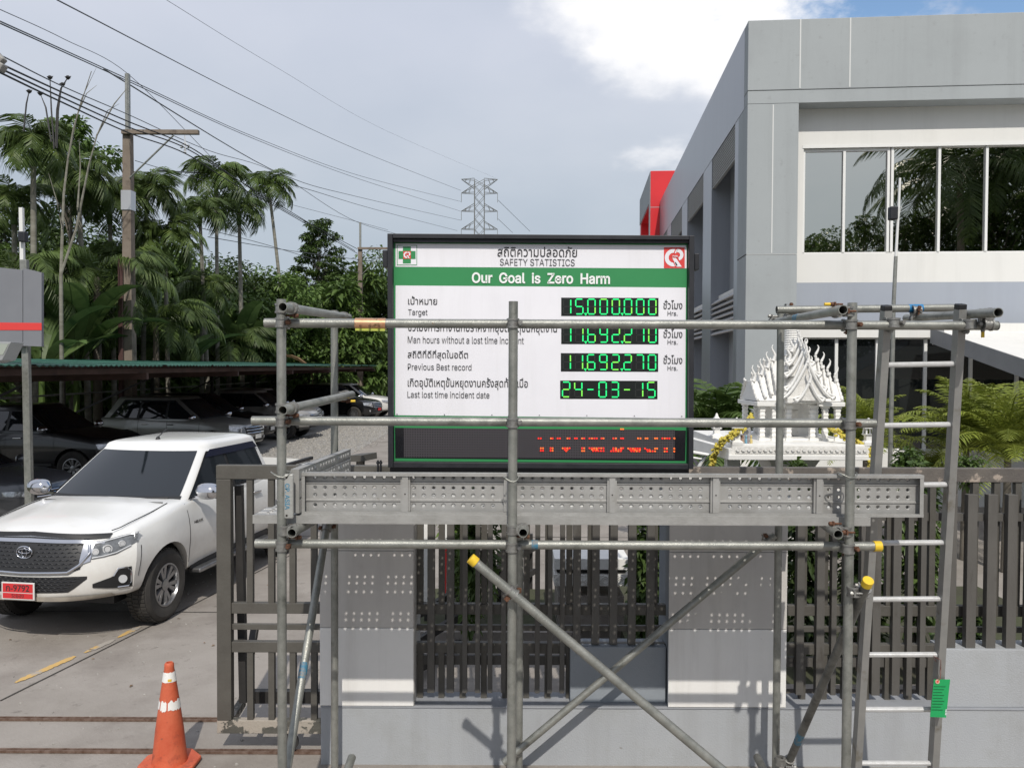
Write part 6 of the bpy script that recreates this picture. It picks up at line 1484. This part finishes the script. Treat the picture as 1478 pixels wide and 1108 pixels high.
for l, mid, e in (((0, 92), (186, 176), (273, 212)), ((0, 99), (186, 184), (266, 213)), ((0, 105), (186, 192), (268, 222))):
    lab_ = ['uppermost thick black cable slung from the nearer pole crossarm', 'middle thick black cable slung from the nearer pole crossarm', 'lowest thick black cable slung from the nearer pole crossarm'][k_]
    e2 = [(515, 359), (512, 362), (516, 366)][k_]
    cable([(-60, l[1] - 30, 11), (*l, 13), (93, (l[1] + mid[1]) / 2 + 1, 17), (*mid, 22), (*e, 25.2), (335, e[1] + 42, 31), (410, e[1] + 91 - 4 * k_, 40), (*e2, 50)], .022 if k_ < 3 else .01, 'wire', lab_); k_ += 1
cable([(0, 14, 15), (93, 57, 20), (186, 108, 25.5), (300, 222, 29), (312, 235, 30)], .011, 'wire_g', 'thin grey line reaching the tip of the nearer pole')
cable([(5, 82, 14), (93, 126, 18), (186, 166, 24), (300, 217, 32), (400, 250, 42), (519, 322, 51), (640, 352, 60)], .016, 'wire_g', 'thin grey line just above the three thick cables')
cable([(195, 232, 26), (270, 254, 33), (400, 290, 48), (519, 321, 51), (560, 332, 56)], .014, 'wire_g', 'thin line from the nearer shaft to the far pole tip')
cable([(300, 342, 36), (420, 362, 45), (520, 375, 51), (560, 380, 56)], .02, 'wire_g', 'thin low line passing behind the conical tree')
cable([(250, 320, 33), (380, 352, 45), (520, 395, 51), (560, 405, 56)], .02, 'wire_g', 'thin lowest line passing behind the conical tree')
# high voltage lines to the pylon
PY = 165.0
hv = [[(82, 0), (370, 148), (520, 218), (665, 275)], [(0, 31), (186, 115), (370, 199), (520, 254), (665, 291)], [(0, 34), (186, 118), (370, 202), (520, 259), (665, 305)], [(215, 125), (410, 253), (520, 285), (665, 318)], [(230, 246), (410, 264), (540, 302), (660, 333)], [(240, 0), (400, 98), (560, 190), (715, 257)]]
hl = ['highest bold high voltage line sweeping down from the top left to the pylon', 'upper of the paired high voltage lines running to the middle arm', 'lower of the paired high voltage lines running to the middle arm', 'high voltage line to the second arm of the pylon', 'lowest high voltage line reaching behind the board', 'faint earth wire sweeping down to the pylon top']
for i, (pp, lab) in enumerate(zip(hv, hl)):
    n = len(pp); dd = [30 + (PY - 30) * ((p[0] - pp[0][0]) / (pp[-1][0] - pp[0][0])) ** 1.6 for p in pp]
    if i in (3,): pp[0] = (150, 100)
    cable([(p[0], p[1], d) for p, d in zip(pp, dd)], .035 if i != 5 else .012, 'wire_g', lab, 'high voltage lines to the pylon', name='high_voltage_line')
for a, b, lab in (((719, 289), (765, 334), 'upper line leaving the pylon on its right side'), ((719, 316), (740, 336), 'lower line leaving the pylon on its right side')):
    cable([(*a, PY), (*b, PY + 40)], .05, 'wire_g', lab, 'high voltage lines leaving the pylon', name='high_voltage_line')
pyl = empty('pylon', (at(692, 400, PY).x, PY, 0), 'steel lattice transmission pylon rising behind the top of the board', 'pylon')
def PP(x, y): return at(x, y, PY)
s = PY / F
mb = MB(); hw = 5.2
legs = []
zt_ = PP(692, 260).z
def hwz(z): return (7.0 + max(0, (22 - z)) * .45) * s if True else 0
xs = PP(692, 300).x
lv = [0] + [2 + i * 2.2 for i in range(int((zt_ - 2) / 2.2) + 1)] + [zt_]
for i in range(len(lv) - 1):
    z0, z1 = lv[i], lv[i + 1]; a, b = hwz(z0), hwz(z1)
    for sx, sy in ((1, 1), (1, -1), (-1, -1), (-1, 1)): mb.bar((xs + sx * a, PY + sy * a, z0), (xs + sx * b, PY + sy * b, z1), .13, .13)
    for (p, q) in (((1, 1), (1, -1)), ((1, -1), (-1, -1)), ((-1, -1), (-1, 1)), ((-1, 1), (1, 1))):
        mb.bar((xs + p[0] * a, PY + p[1] * a, z0), (xs + q[0] * b, PY + q[1] * b, z1), .08, .08); mb.bar((xs + q[0] * a, PY + q[1] * a, z0), (xs + p[0] * b, PY + p[1] * b, z1), .08, .08)
mb.build('tower_body', M['lattice'], pyl)
for (yt, yb) in ((259, 272), (268, 279), (295, 305), (320, 331)):
    arm = MB(); zA, zB_ = PP(692, yt).z, PP(692, yb).z; up_ = yt == 259
    for sx in (-1, 1):
        tip = Vector((xs + sx * 26 * s, PY, zA if up_ else zB_)); 
        for sy in (-1, 1):
            arm.bar((xs + sx * 7 * s, PY + sy * 7 * s, zA), tip, .1, .1); arm.bar((xs + sx * 7 * s, PY + sy * 7 * s, zB_), tip, .1, .1)
            for t in (.3, .6): arm.bar(Vector((xs + sx * 7 * s, PY + sy * 7 * s, zA)).lerp(tip, t), Vector((xs + sx * 7 * s, PY + sy * 7 * s, zB_)).lerp(tip, t + .15), .06, .06)
        if not up_: arm.bar(tip, tip - Vector((0, 0, 13 * s)), .10, .10)
    arm.build('crossarm', M['lattice'], pyl)
# street lamp head peeking in at the left edge
lmp = empty('lamp_head', at(4, 90, 12), 'grey street lamp head just entering the picture at the left edge', 'bracket')
mb = MB(); a = at(-14, 88, 12); b = at(6, 100, 12); mb.bar(a, b, .14, .12); mb.bar(at(-10, 78, 12), at(3, 92, 12), .12, .16); mb.build('casing', mat('weathered lamp casing', (.30, .29, .27), .6), lmp, bevel=.02)
# ================================================================ LEFT SIGNPOST
Ys = 12.6
x = at(40, 600, Ys).x; sp_ = empty('signpost', (x, Ys, 0), 'galvanised post carrying a blank grey board with a red stripe at the left edge', 'signpost')
mb = MB(); mb.bar((x + .02, Ys, 0), (x - .03, Ys, at(37, 375, Ys).z), .105, .08); mb.build('post', M['galv'], sp_, bevel=.004)
mb = MB(); mb.bar(at(33, 392, Ys), at(31, 300, Ys), .055, .055); mb.build('thin_mast', M['alu_white'], sp_)
mb = MB(); c = at(37, 343, Ys); mb.box((c.x - .055, Ys - .12, c.z - .08), (c.x + .055, Ys - .01, c.z + .08)); mb.build('camera_box', M['s_black'], sp_, bevel=.015)
gb = mat('grey sign board', (.19, .195, .215), .5, var=(.205, .21, .23), scale=2)
yb0 = Ys - .14
for (x0, x1) in ((-120, 32.6), (33.4, 60)):
    mb = MB(); mb.prism([at(x0, 384 + (x0) * .09, yb0), at(x1, 385 + x1 * .14, yb0), at(x1, 500, yb0), at(x0, 499, yb0)], (0, .06, 0)); mb.build('board_panel', gb, sp_)
mb = MB(); mb.prism([at(-120, 464, yb0 - .006), at(60, 466, yb0 - .006), at(60, 476.5, yb0 - .006), at(-120, 476, yb0 - .006)], (0, .005, 0)); mb.build('red_stripe', M['s_red'], sp_)
fl_ = empty('floodlight', at(4, 505, 9), 'pale box floodlight at the left edge below the grey board', 'lamp'); mb = MB(); mb.prism([at(-14, 493, 9), at(16, 493.5, 9), at(3, 520, 9), at(-14, 524, 9)], (0, .25, 0)); mb.build('housing', mat('grey lamp housing', (.3, .31, .31), .4), fl_, bevel=.01)
mb = MB(); mb.prism([at(-13, 496, 8.995), at(12, 496.5, 8.995), at(4, 512, 8.995), at(-13, 513, 8.995)], (0, .004, 0)); mb.build('lens', mat('pale lens', (.35, .38, .33), .2), fl_); mb = MB(); mb.bar(at(-40, 510, 9.1), at(-10, 508, 9.1), .06, .06); mb.bar(at(-40, 512, 9.1), ground_at(-60, 1010).xyz * 0 + Vector((at(-40, 510, 9.1).x, 9.1, 0)), .07, .07); mb.build('arm', M['galv'], fl_)
# right mast in front of the office
Ym_ = 9.0; a = at(1286, 640, Ym_)
ms = empty('camera_mast', (a.x - .02, Ym_, 0), 'slim grey camera mast standing in front of the white office wall', 'mast')
mb = MB(); mb.path([(a.x - .02, Ym_, 0), tuple(at(1290, 435, Ym_)), tuple(at(1293, 370, Ym_))], [.028, .022, .020], 10); mb.build('lower_tube', M['galv'], ms, smooth=50)
mb = MB(); mb.path([tuple(at(1293, 372, Ym_)), tuple(at(1297, 300, Ym_)), tuple(at(1299, 257, Ym_))], [.016, .014, .013], 10); mb.build('upper_tube', M['alu_white'], ms, smooth=50)
c = at(1290, 308, Ym_); mb = MB(); mb.box((c.x - .05, Ym_ - .04, c.z - .075), (c.x + .035, Ym_ + .05, c.z + .075)); mb.build('camera_box', M['s_black'], ms, bevel=.015)
mb = MB(); mb.path([c + Vector((.03, 0, .06)), c + Vector((.085, 0, .08)), c + Vector((.06, 0, -.02)), c + Vector((.03, 0, -.07))], .005, 6); mb.build('bracket', M['alu_white'], ms)
# ================================================================ TRAFFIC CONE
cb = ground_at(245, 1103); H_ = .71
cone = empty('traffic_cone', (cb.x, cb.y, 0), 'worn orange traffic cone with two flaked white bands standing on the drive', 'traffic cone')
co = mat('faded orange plastic', (.50, .085, .035), .6, var=(.58, .13, .06), scale=7, stain=(.24, .055, .035), sscale=8, sstr=(.56, .72), stain2=(.13, .07, .05), s2=(24, .62, .70), bump=.3, bscale=70)
mb = MB(); prof = [(.118, .03), (.110, .07), (.092, .25), (.055, .52), (.0315, .675), (.032, .68), (.031, .70), (.024, .71), (.018, .71), (.018, .66)]
mb.lathe((cb.x, cb.y, 0), [(r, z) for r, z in prof], 32); mb.f = mb.f[:-2] + mb.f[-1:]; mb.build('cone_body', co, cone, smooth=50)
mb = MB(); n = 8; pts = []
for i in range(8): t = math.pi / 8 + i * math.pi / 4; pts.append((cb.x + .205 * math.cos(t), cb.y + .205 * math.sin(t), 0))
mb.prism(pts, (0, 0, .03)); mb.build('base', co, cone, bevel=.01)
def rr(z): return lerp1(z, [p[1] for p in prof[:6]], [p[0] for p in prof[:6]])
for z0, z1, rag in ((.585, .65, .002), (.40, .46, .009)):
    mb = MB(); rgc = random.Random(3); G = []
    for i in range(49):
        t = 2 * math.pi * i / 48; e0, e1 = (rgc.uniform(-rag, rag), rgc.uniform(-rag, rag)) if i < 48 else (0, 0); row_ = []
        for j in range(4): z = (z0 + e0) + (z1 + e1 - z0 - e0) * j / 3; r = rr(z) + .0018; row_.append((cb.x + r * math.cos(t), cb.y + r * math.sin(t), z))
        G.append(row_)
    if rag > .005:
        for i in range(48):
            if i % 11 in (4,) or i in (20, 31): continue
            mb.grid(G[i:i + 2])
    else: mb.grid(G)
    mb.build('white_band', M['white'], cone, smooth=60)
d = Vector((0 - cb.x, -cb.y, 0)).normalized(); c = Vector((cb.x, cb.y, .60)) + d * (rr(.60) + .003); sdv = Vector((-d.y, d.x, 0)); mb = MB(); mb.bar(c - sdv * .010, c + sdv * .014, .003, .016, up=(0, 0, 1)); mb.build('yellow_smear', mat('yellow smear', (.75, .5, .05), .6), cone)
# ================================================================ SPIRIT HOUSE
YS = 8.6
sh = empty('spirit_house', (at(1140, 650, YS).x, YS, 0), 'ornate white Thai spirit house with tiered gables and finials on a raised platform', 'shrine')
u = YS / F
cxs = at(1140, 600, YS).x
def zz(py): return at(1140, py, YS).z
def sbx(name, px0, px1, py0, py1, d0, d1, m='white', par=sh, bevel=.006, Yc=YS):
    "box: px range at YS; depth from Yc+d0 to Yc+d1"
    mb = MB(); mb.box((at(px0, 600, YS).x, Yc + d0, zz(py1)), (at(px1, 600, YS).x, Yc + d1, zz(py0))); return mb.build(name, M[m], par, bevel=bevel)
YPl = YS - .75
pxs = lambda px: at(px, 640, YPl).x
zp0, zp1 = at(1140, 664, YPl).z, at(1140, 646, YPl).z
mb = MB(); mb.box((pxs(1052), YPl, zp0), (pxs(1262), YPl + 1.75, zp0 + .05)); mb.box((pxs(1058), YPl + .03, zp0 + .05), (pxs(1258), YPl + 1.72, zp1 + .03)); pf = mb.build('platform', M['white'], sh, bevel=.006)
mb = MB(); mb.box((pxs(1062), YPl + .022, zp0 + .065), (pxs(1254), YPl + .032, zp1 + .012)); mb.build('carved_band', M['white_carved'], pf)
for i in range(24):
    x = pxs(1066) + (pxs(1250) - pxs(1066)) * i / 23; mb = MB(); mb.lathe((x, YPl + .02, (zp0 + zp1) / 2 + .04), [(.022, -.012), (.012, 0)], 6, 'y'); mb.build('carved_boss', M['white_carved'], pf)
mb = MB(); mb.prism([(pxs(1022), YPl + .9, zp0 + .02), (pxs(1052), YPl, zp0 + .0), (pxs(1052), YPl, zp0 + .11), (pxs(1022), YPl + .9, zp0 + .14)], (.06, .05, 0)); mb.build('platform_wing', M['white'], sh, bevel=.004)
mb = MB(); mb.box((cxs - .17, YS - .1, 0), (cxs + .17, YS + .3, zp0)); mb.lathe((cxs, YS + .1, 0), [(.3, 0), (.3, .12), (.2, .2), (.16, .5), (.16, zp0 - .3), (.24, zp0 - .12), (.3, zp0)], 4, sq=True); mb.build('pedestal', M['white'], sh)
mb = MB(); mb.box((pxs(1070), YPl + .5, 0), (pxs(1090), YPl + .62, zp0)); mb.build('support', M['white'], sh)
# stepped base, columns, rooms
zt0 = zp1 + .03
def at_cx(d): return cxs + d * u
for i, (w_, y0, y1) in enumerate(((64, 648, 640), (60, 640, 634), (56, 634, 629))): sbx('base_step', 1140 - w_, 1140 + w_, y1, y0 + (6 if i == 0 else 0), -.35 + i * .02, .40 - i * .02)
sbx('cella', 1140 - 36, 1140 + 36, 575, 630, .06, .34); sbx('cella', 1140 - 15, 1140 + 15, 572, 632, .0, .10)
sbx('door_recess', 1140 - 10, 1140 + 12, 592, 628, -.012, -.002, 'white_carved')
for dx_ in (-53, -36, -16, 17, 35, 52):
    for dy_ in (-.30, .30):
        mb = MB(); c = (at_cx(dx_), YS + dy_, zz(632)); h = zz(583) - zz(632); mb.lathe(c, [(.034, 0), (.034, .03)] + [(.022 + (.006 if k % 2 else 0), .03 + (h - .06) * k / 14) for k in range(15)] + [(.034, h - .03), (.036, h)], 4, sq=True); mb.build('column', M['white'], sh)
sbx('eave', 1140 - 62, 1140 - 22, 578, 584, -.36, .36); sbx('eave', 1140 + 22, 1140 + 60, 578, 584, -.36, .36); sbx('eave', 1140 - 24, 1140 + 24, 571, 579, -.44, .36)
for i in range(9): mb = MB(); mb.lathe((at_cx(-8 + i * 2.6), YS - .40, zz(579 + 5 - abs(i - 4))), [(.001, 0), (.012, .03)], 5); mb.build('hanging_drop', M['white_carved'], sh)
# gable roofs: stacked pediments, front-to-back ridges, tiered up to the spire
def finial(p, h, lean=0, par=sh):
    p = Vector(p); mb = MB(); pts = [p, p + Vector((lean * .035, 0, h * .35)), p + Vector((-lean * .012, 0, h * .65)), p + Vector((-lean * .03, 0, h * .85)), p + Vector((-lean * .005, 0, h))]
    mb.path([tuple(q) for q in catmull([tuple(q) for q in pts], 4)], [.022 * (1 - .85 * (i / 16) ** .8) for i in range(17)], 6); return mb.build('finial', M['white'], par, smooth=60)
def gable(dx_, wpx, ybase, yapex, d0, d1, carved=True, fin=True, steep=1.0):
    xc = at_cx(dx_); w = wpx * u; zb_, za = zz(ybase), zz(yapex); n = 8
    L = [(xc - w + w * (i / n), zb_ + (za - zb_) * ((i / n) ** 1.5)) for i in range(n + 1)]; Rr = [(2 * xc - a, b) for a, b in L[::-1][1:]]
    poly = L + Rr
    mb = MB(); mb.prism([(a, YS + d0 + .03, b) for a, b in poly], (0, d1 - d0 - .03, 0)); g_ = mb.build('roof_tier', M['white'], sh)
    mb = MB(); mb.prism([(xc + (a - xc) * .86, YS + d0 + .018, zb_ + (b - zb_) * .86 + .005) for a, b in poly], (0, .012, 0)); mb.build('pediment', M['white_carved'], g_)
    for pts in (L, [(2 * xc - a, b) for a, b in L]):
        mb = MB(); mb.path([(a, YS + d0, b + .012) for a, b in pts], .015, 6)
        sgn = -1 if pts is L else 1
        for k in range(1, n): a, b = pts[k]; mb.lathe((a, YS + d0, b + .015), [(.013, 0), (.008, .014), (.002, .028)], 5)
        mb.build('bargeboard', M['white'], g_)
        finial((pts[0][0], YS + d0, pts[0][1]), .07, sgn, g_)
    if fin: finial((xc, YS + d0, za), .16, .3, g_)
    return g_
def side_tier(sx, i, dx_, w, ybase, ytop):
    xc0 = at_cx(sx * dx_); mb = MB(); zb_, zt_ = zz(ybase), zz(ytop); n = 6
    P = [(xc0 - sx * w * u * .5, YS - .30 + i * .03, zb_), (xc0 + sx * w * u * .5, YS - .30 + i * .03, zb_), (xc0 + sx * w * u * .42, YS - .12, zt_), (xc0 - sx * w * u * .5, YS - .12, zt_)]
    Q = [(p[0], 2 * YS - p[1], p[2]) for p in P]
    mb.add(P + Q, [(0, 1, 2, 3), (4, 7, 6, 5), (3, 2, 6, 7), (1, 5, 6, 2), (0, 3, 7, 4), (0, 4, 5, 1)]); g_ = mb.build('roof_tier', M['white'], sh)
    xe_ = xc0 + sx * w * u * .46
    for s2 in (-1, 1):
        mb = MB(); pts = [(xe_ + sx * .012 * k / 5, YS + s2 * (.31 - .19 * k / 5), zb_ + (zt_ - zb_) * (k / 5) ** 1.3 + .01) for k in range(6)]; mb.path(pts, .015, 6)
        for p in pts[1:]: mb.lathe((p[0] + sx * .01, p[1], p[2]), [(.012, 0), (.008, .012), (.002, .026)], 5)
        mb.build('bargeboard', M['white_carved'], g_)
    finial((xe_, YS - .14, zt_), .17, -sx * .5, g_)
for sx in (-1, 1):
    for i, (dx_, w, yb_, yt_) in enumerate(((46, 28, 577, 550), (37, 24, 574, 541), (29, 22, 570, 531), (21, 22, 562, 521))): side_tier(sx, i, dx_, w, yb_, yt_)
gable(3, 33, 573, 524, -.44, .3); gable(3, 25, 562, 512, -.38, .3); gable(3, 16, 576, 551, -.50, -.3)
gable(2, 21, 543, 510, -.32, .3); gable(2, 15, 527, 501, -.25, .24); gable(2, 10, 513, 494, -.18, .18)
for i, (dx_, yy) in enumerate(((14, 520), (10, 508), (17, 533), (-14, 520), (-10, 508), (-17, 533))): finial((at_cx(dx_ + 2), YS - .2, zz(yy)), .14, -.5 if dx_ > 0 else .5)
spz = zz(505); prof = [(.085, 0)]
n = 13; hs_ = zz(462) - spz
for k in range(n): f = k / n; r = .082 * (1 - f * .22); prof += [(r, hs_ * f + .004), (r * 1.06, hs_ * f + hs_ / n * .5), (r * .94, hs_ * f + hs_ / n * .9)]
prof += [(.05, hs_ + .01), (.03, hs_ + .06), (.012, hs_ + .10)]
mb = MB(); mb.lathe((cxs + 2 * u, YS, spz), prof, 16); mb.build('spire', M['white'], sh)
# lantern posts at the platform corners
for px, yy in ((1063, 650), (1034, 640), (1253, 652)):
    x = at(px, 640, YPl + (.08 if px != 1034 else .8)).x; y_ = YPl + (.08 if px != 1034 else .8); z0 = zp1 + .02; mb = MB(); mb.lathe((x, y_, z0), [(.055, 0), (.055, .03), (.03, .05), (.03, .09), (.05, .11)], 4, sq=True)
    for a, b in ((1, 1), (1, -1), (-1, 1), (-1, -1)): mb.bar((x + a * .035, y_ + b * .035, z0 + .11), (x + a * .03, y_ + b * .03, z0 + .17), .014, .014)
    mb.lathe((x, y_, z0 + .17), [(.058, 0), (.04, .03), (.018, .06), (.006, .10)], 4, sq=True); mb.build('lantern_post', M['white'], sh)
# garlands of yellow flowers
M['garland'] = mat('yellow marigold', (.62, .50, .05), .8, var=(.50, .42, .10), scale=40, bump=.5)
def garland(pts, lab, r=.035):
    P = catmull([tuple(p) for p in pts], 10); mb = MB(); rg = random.Random(4)
    for i in range(len(P) - 1):
        for k in range(5):
            p = Vector(P[i]).lerp(Vector(P[i + 1]), rg.random()) + Vector((rg.uniform(-r, r), rg.uniform(-r, r), rg.uniform(-r, r))) * .75; mb.lathe(p, [(.004, -.014), (.017, -.004), (.014, .010), (.003, .016)], 5)
    o = mb.build('garland', M['garland'], None); return tag(o, lab, 'garland')
garland([at(1086, 600, YS - .2), at(1072, 618, YPl + .1), at(1050, 632, YPl + .02), at(1034, 648, YPl + .1), at(1027, 672, YPl + .2), at(1027, 690, YPl + .2)], 'string of yellow flowers hanging down the left corner of the spirit house')
garland([at(1196, 612, YPl + .3), at(1215, 628, YPl + .15), at(1240, 641, YPl + .1), at(1256, 648, YPl + .05), at(1256, 675, YPl)], 'string of yellow flowers on the right corner of the spirit house')
# little offerings
for px, py, c, lab in ((1072, 640, (.35, .22, .14), 'tiny brown figurine second from the left lantern'), (1077, 641, (.16, .34, .45), 'tiny turquoise dressed figurine on the platform edge'), (1084, 641, (.6, .48, .2), 'tiny cream figurine right of the turquoise one'), (1070, 634, (.2, .12, .1), 'tiny dark figurine standing furthest left'), (1079, 634, (.25, .2, .2), 'tiny grey figurine behind the others')):
    p = at(px, py, YPl + .12); z0 = zp1 + .03; mb = MB(); mb.lathe((p.x, p.y, z0), [(.014, 0), (.017, .02), (.010, .045), (.006, .052), (.012, .06), (.011, .075), (.003, .084)], 8); o = mb.build('figurine', mat('figurine paint', c, .6), None, smooth=50); tag(o, lab, 'figurine')
p = at(1078, 611, YPl + .35); mb = MB(); mb.lathe((p.x, p.y, zp1 + .03), [(.04, 0), (.04, .13), (.02, .16)], 12); o = mb.build('drink_can', mat('grey container', (.3, .3, .31), .4), None); tag(o, 'grey container with red and white cap beside the figurines', 'container')
mb = MB(); mb.lathe((p.x, p.y, zp1 + .19), [(.03, 0), (.03, .04), (.0, .05)], 12); mb.build('red_cap', M['s_red'], o)
# white box and equipment near the corner of the office
w0 = empty('white_cabinet', at(1072, 620, 13), 'small white cabinet beside the office corner pier', 'cabinet'); a, b = at(1061, 595, 13), at(1084, 700, 13); mb = MB(); mb.box((a.x, 13, 0), (b.x, 13.5, a.z)); mb.build('carcass', M['white'], w0, bevel=.01)
a, b = at(1000, 652, 7.6), at(1024, 668, 7.6); tmp = empty('folded_frame', (a.x, 7.6, 0), 'bent white tube frame standing beside the board', 'frame'); mb = MB(); mb.path([at(998, 652, 7.6), at(1022, 656, 7.5), at(1012, 668, 7.6), at(1004, 682, 7.6), (a.x, 7.6, 0)], .018, 8); mb.path([at(998, 660, 7.7), at(1012, 662, 7.7), at(1006, 676, 7.7)], .012, 8); mb.build('tube', M['white'], tmp, smooth=60)
# ================================================================ BEHIND THE SLATS
# black steel diagonal handrail, bars doubling as slat shadows, kerbs and carved white stand
hr = empty('handrail', (-1.2, 7.6, 0), 'black steel ramp railing, its diagonal bars also standing in for slat shadows, seen between the pillars', 'railing')
for k in range(4):
    a = at(596, 900 + k * 40 - 10, 7.0); b = at(770, 790 + k * 34, 9.6); mb = MB(); mb.bar(a, b, .045, .07); mb.build('rail', M['dark_steel'], hr)
for t in (0, .33, .66, 1):
    a = at(600, 860, 7.0).lerp(at(766, 770, 9.6), t); mb = MB(); mb.bar((a.x, a.y, 0), (a.x, a.y, a.z), .05, .05); mb.build('post', M['dark_steel'], hr)
for k, (px0, px1) in enumerate(((612, 626), (642, 650))):
    Yk = 8.2; o = empty('white_board_strip', at(px0, 900, Yk), ['broad white upright strip behind the first slats', 'narrow white and red upright strip behind the first slats'][k], 'strip'); mb = MB(); mb.prism([at(px0, 745, Yk), at(px1, 745, Yk), at(px1 - 1, 868, Yk), at(px0 - 1, 868, Yk)], (0, .05, 0)); mb.build('board', M['white'], o); mb = MB(); mb.bar(at(px0 + 4, 868, Yk + .02), (at(px0 + 4, 868, Yk).x, Yk + .02, 0), .05, .04); mb.build('leg', M['dark_steel'], o)
    if k: mb = MB(); mb.prism([at(px0, 790, Yk - .004), at(px0 + 3, 790, Yk - .004), at(px0 + 2, 862, Yk - .004), at(px0 - 1, 862, Yk - .004)], (0, .003, 0)); mb.build('red_edge', M['s_red'], o)
stn = empty('stone_table', at(850, 860, 7.9), 'white stone offering table with a carved diamond band behind the slats', 'table')
for y0, y1, w0_, w1_, m, d in ((806, 822, 800, 908, 'white', 0), (823, 828, 804, 904, 'dark_steel', .05), (829, 846, 800, 908, 'white_carved', .01), (862, 905, 806, 902, 'concrete', .05)):
    mb = MB(); mb.box((at(w0_, 850, 7.9).x, 7.9 + d, at(850, y1, 7.9).z), (at(w1_, 850, 7.9).x, 8.6, at(850, y0, 7.9).z)); mb.build('slab', M[m], stn, bevel=.005)
mb = MB(); mb.box((at(806, 850, 7.9).x, 8.0, 0), (at(902, 850, 7.9).x, 8.5, at(850, 900, 7.9).z)); mb.build('foot', M['concrete'], stn)
for i, px in enumerate((808, 830, 852, 874, 896)):
    c = Vector((at(px, 838, 7.9).x, 7.905, at(850, 838, 7.9).z)); mb = MB()
    for r in (.05, .03): mb.path([c + Vector((r * 1.3, 0, 0)), c + Vector((0, 0, r)), c + Vector((-r * 1.3, 0, 0)), c + Vector((0, 0, -r)), c + Vector((r * 1.3, 0, 0))], .005, 4)
    mb.build('diamond', M['white'], stn)
# kerb and raised planting bed behind the gate
for (x0, x1, y0, y1, nm) in ((-1.0, .55, 7.9, 9.4, 'planting_bed'), (1.1, 5.6, 6.55, 9.6, 'planting_bed')):
    mb = MB(); mb.box((x0, y0, -.01), (x1, y1, .13)); o = mb.build(nm, M['soil'], None, kind='structure'); 
    mb = MB(); mb.box((x0 - .1, y0 - .1, -.01), (x1 + .1, y0 - .002, .15)); mb.build('kerb', M['concrete'], None, kind='structure')
bpy.context.view_layer.update()
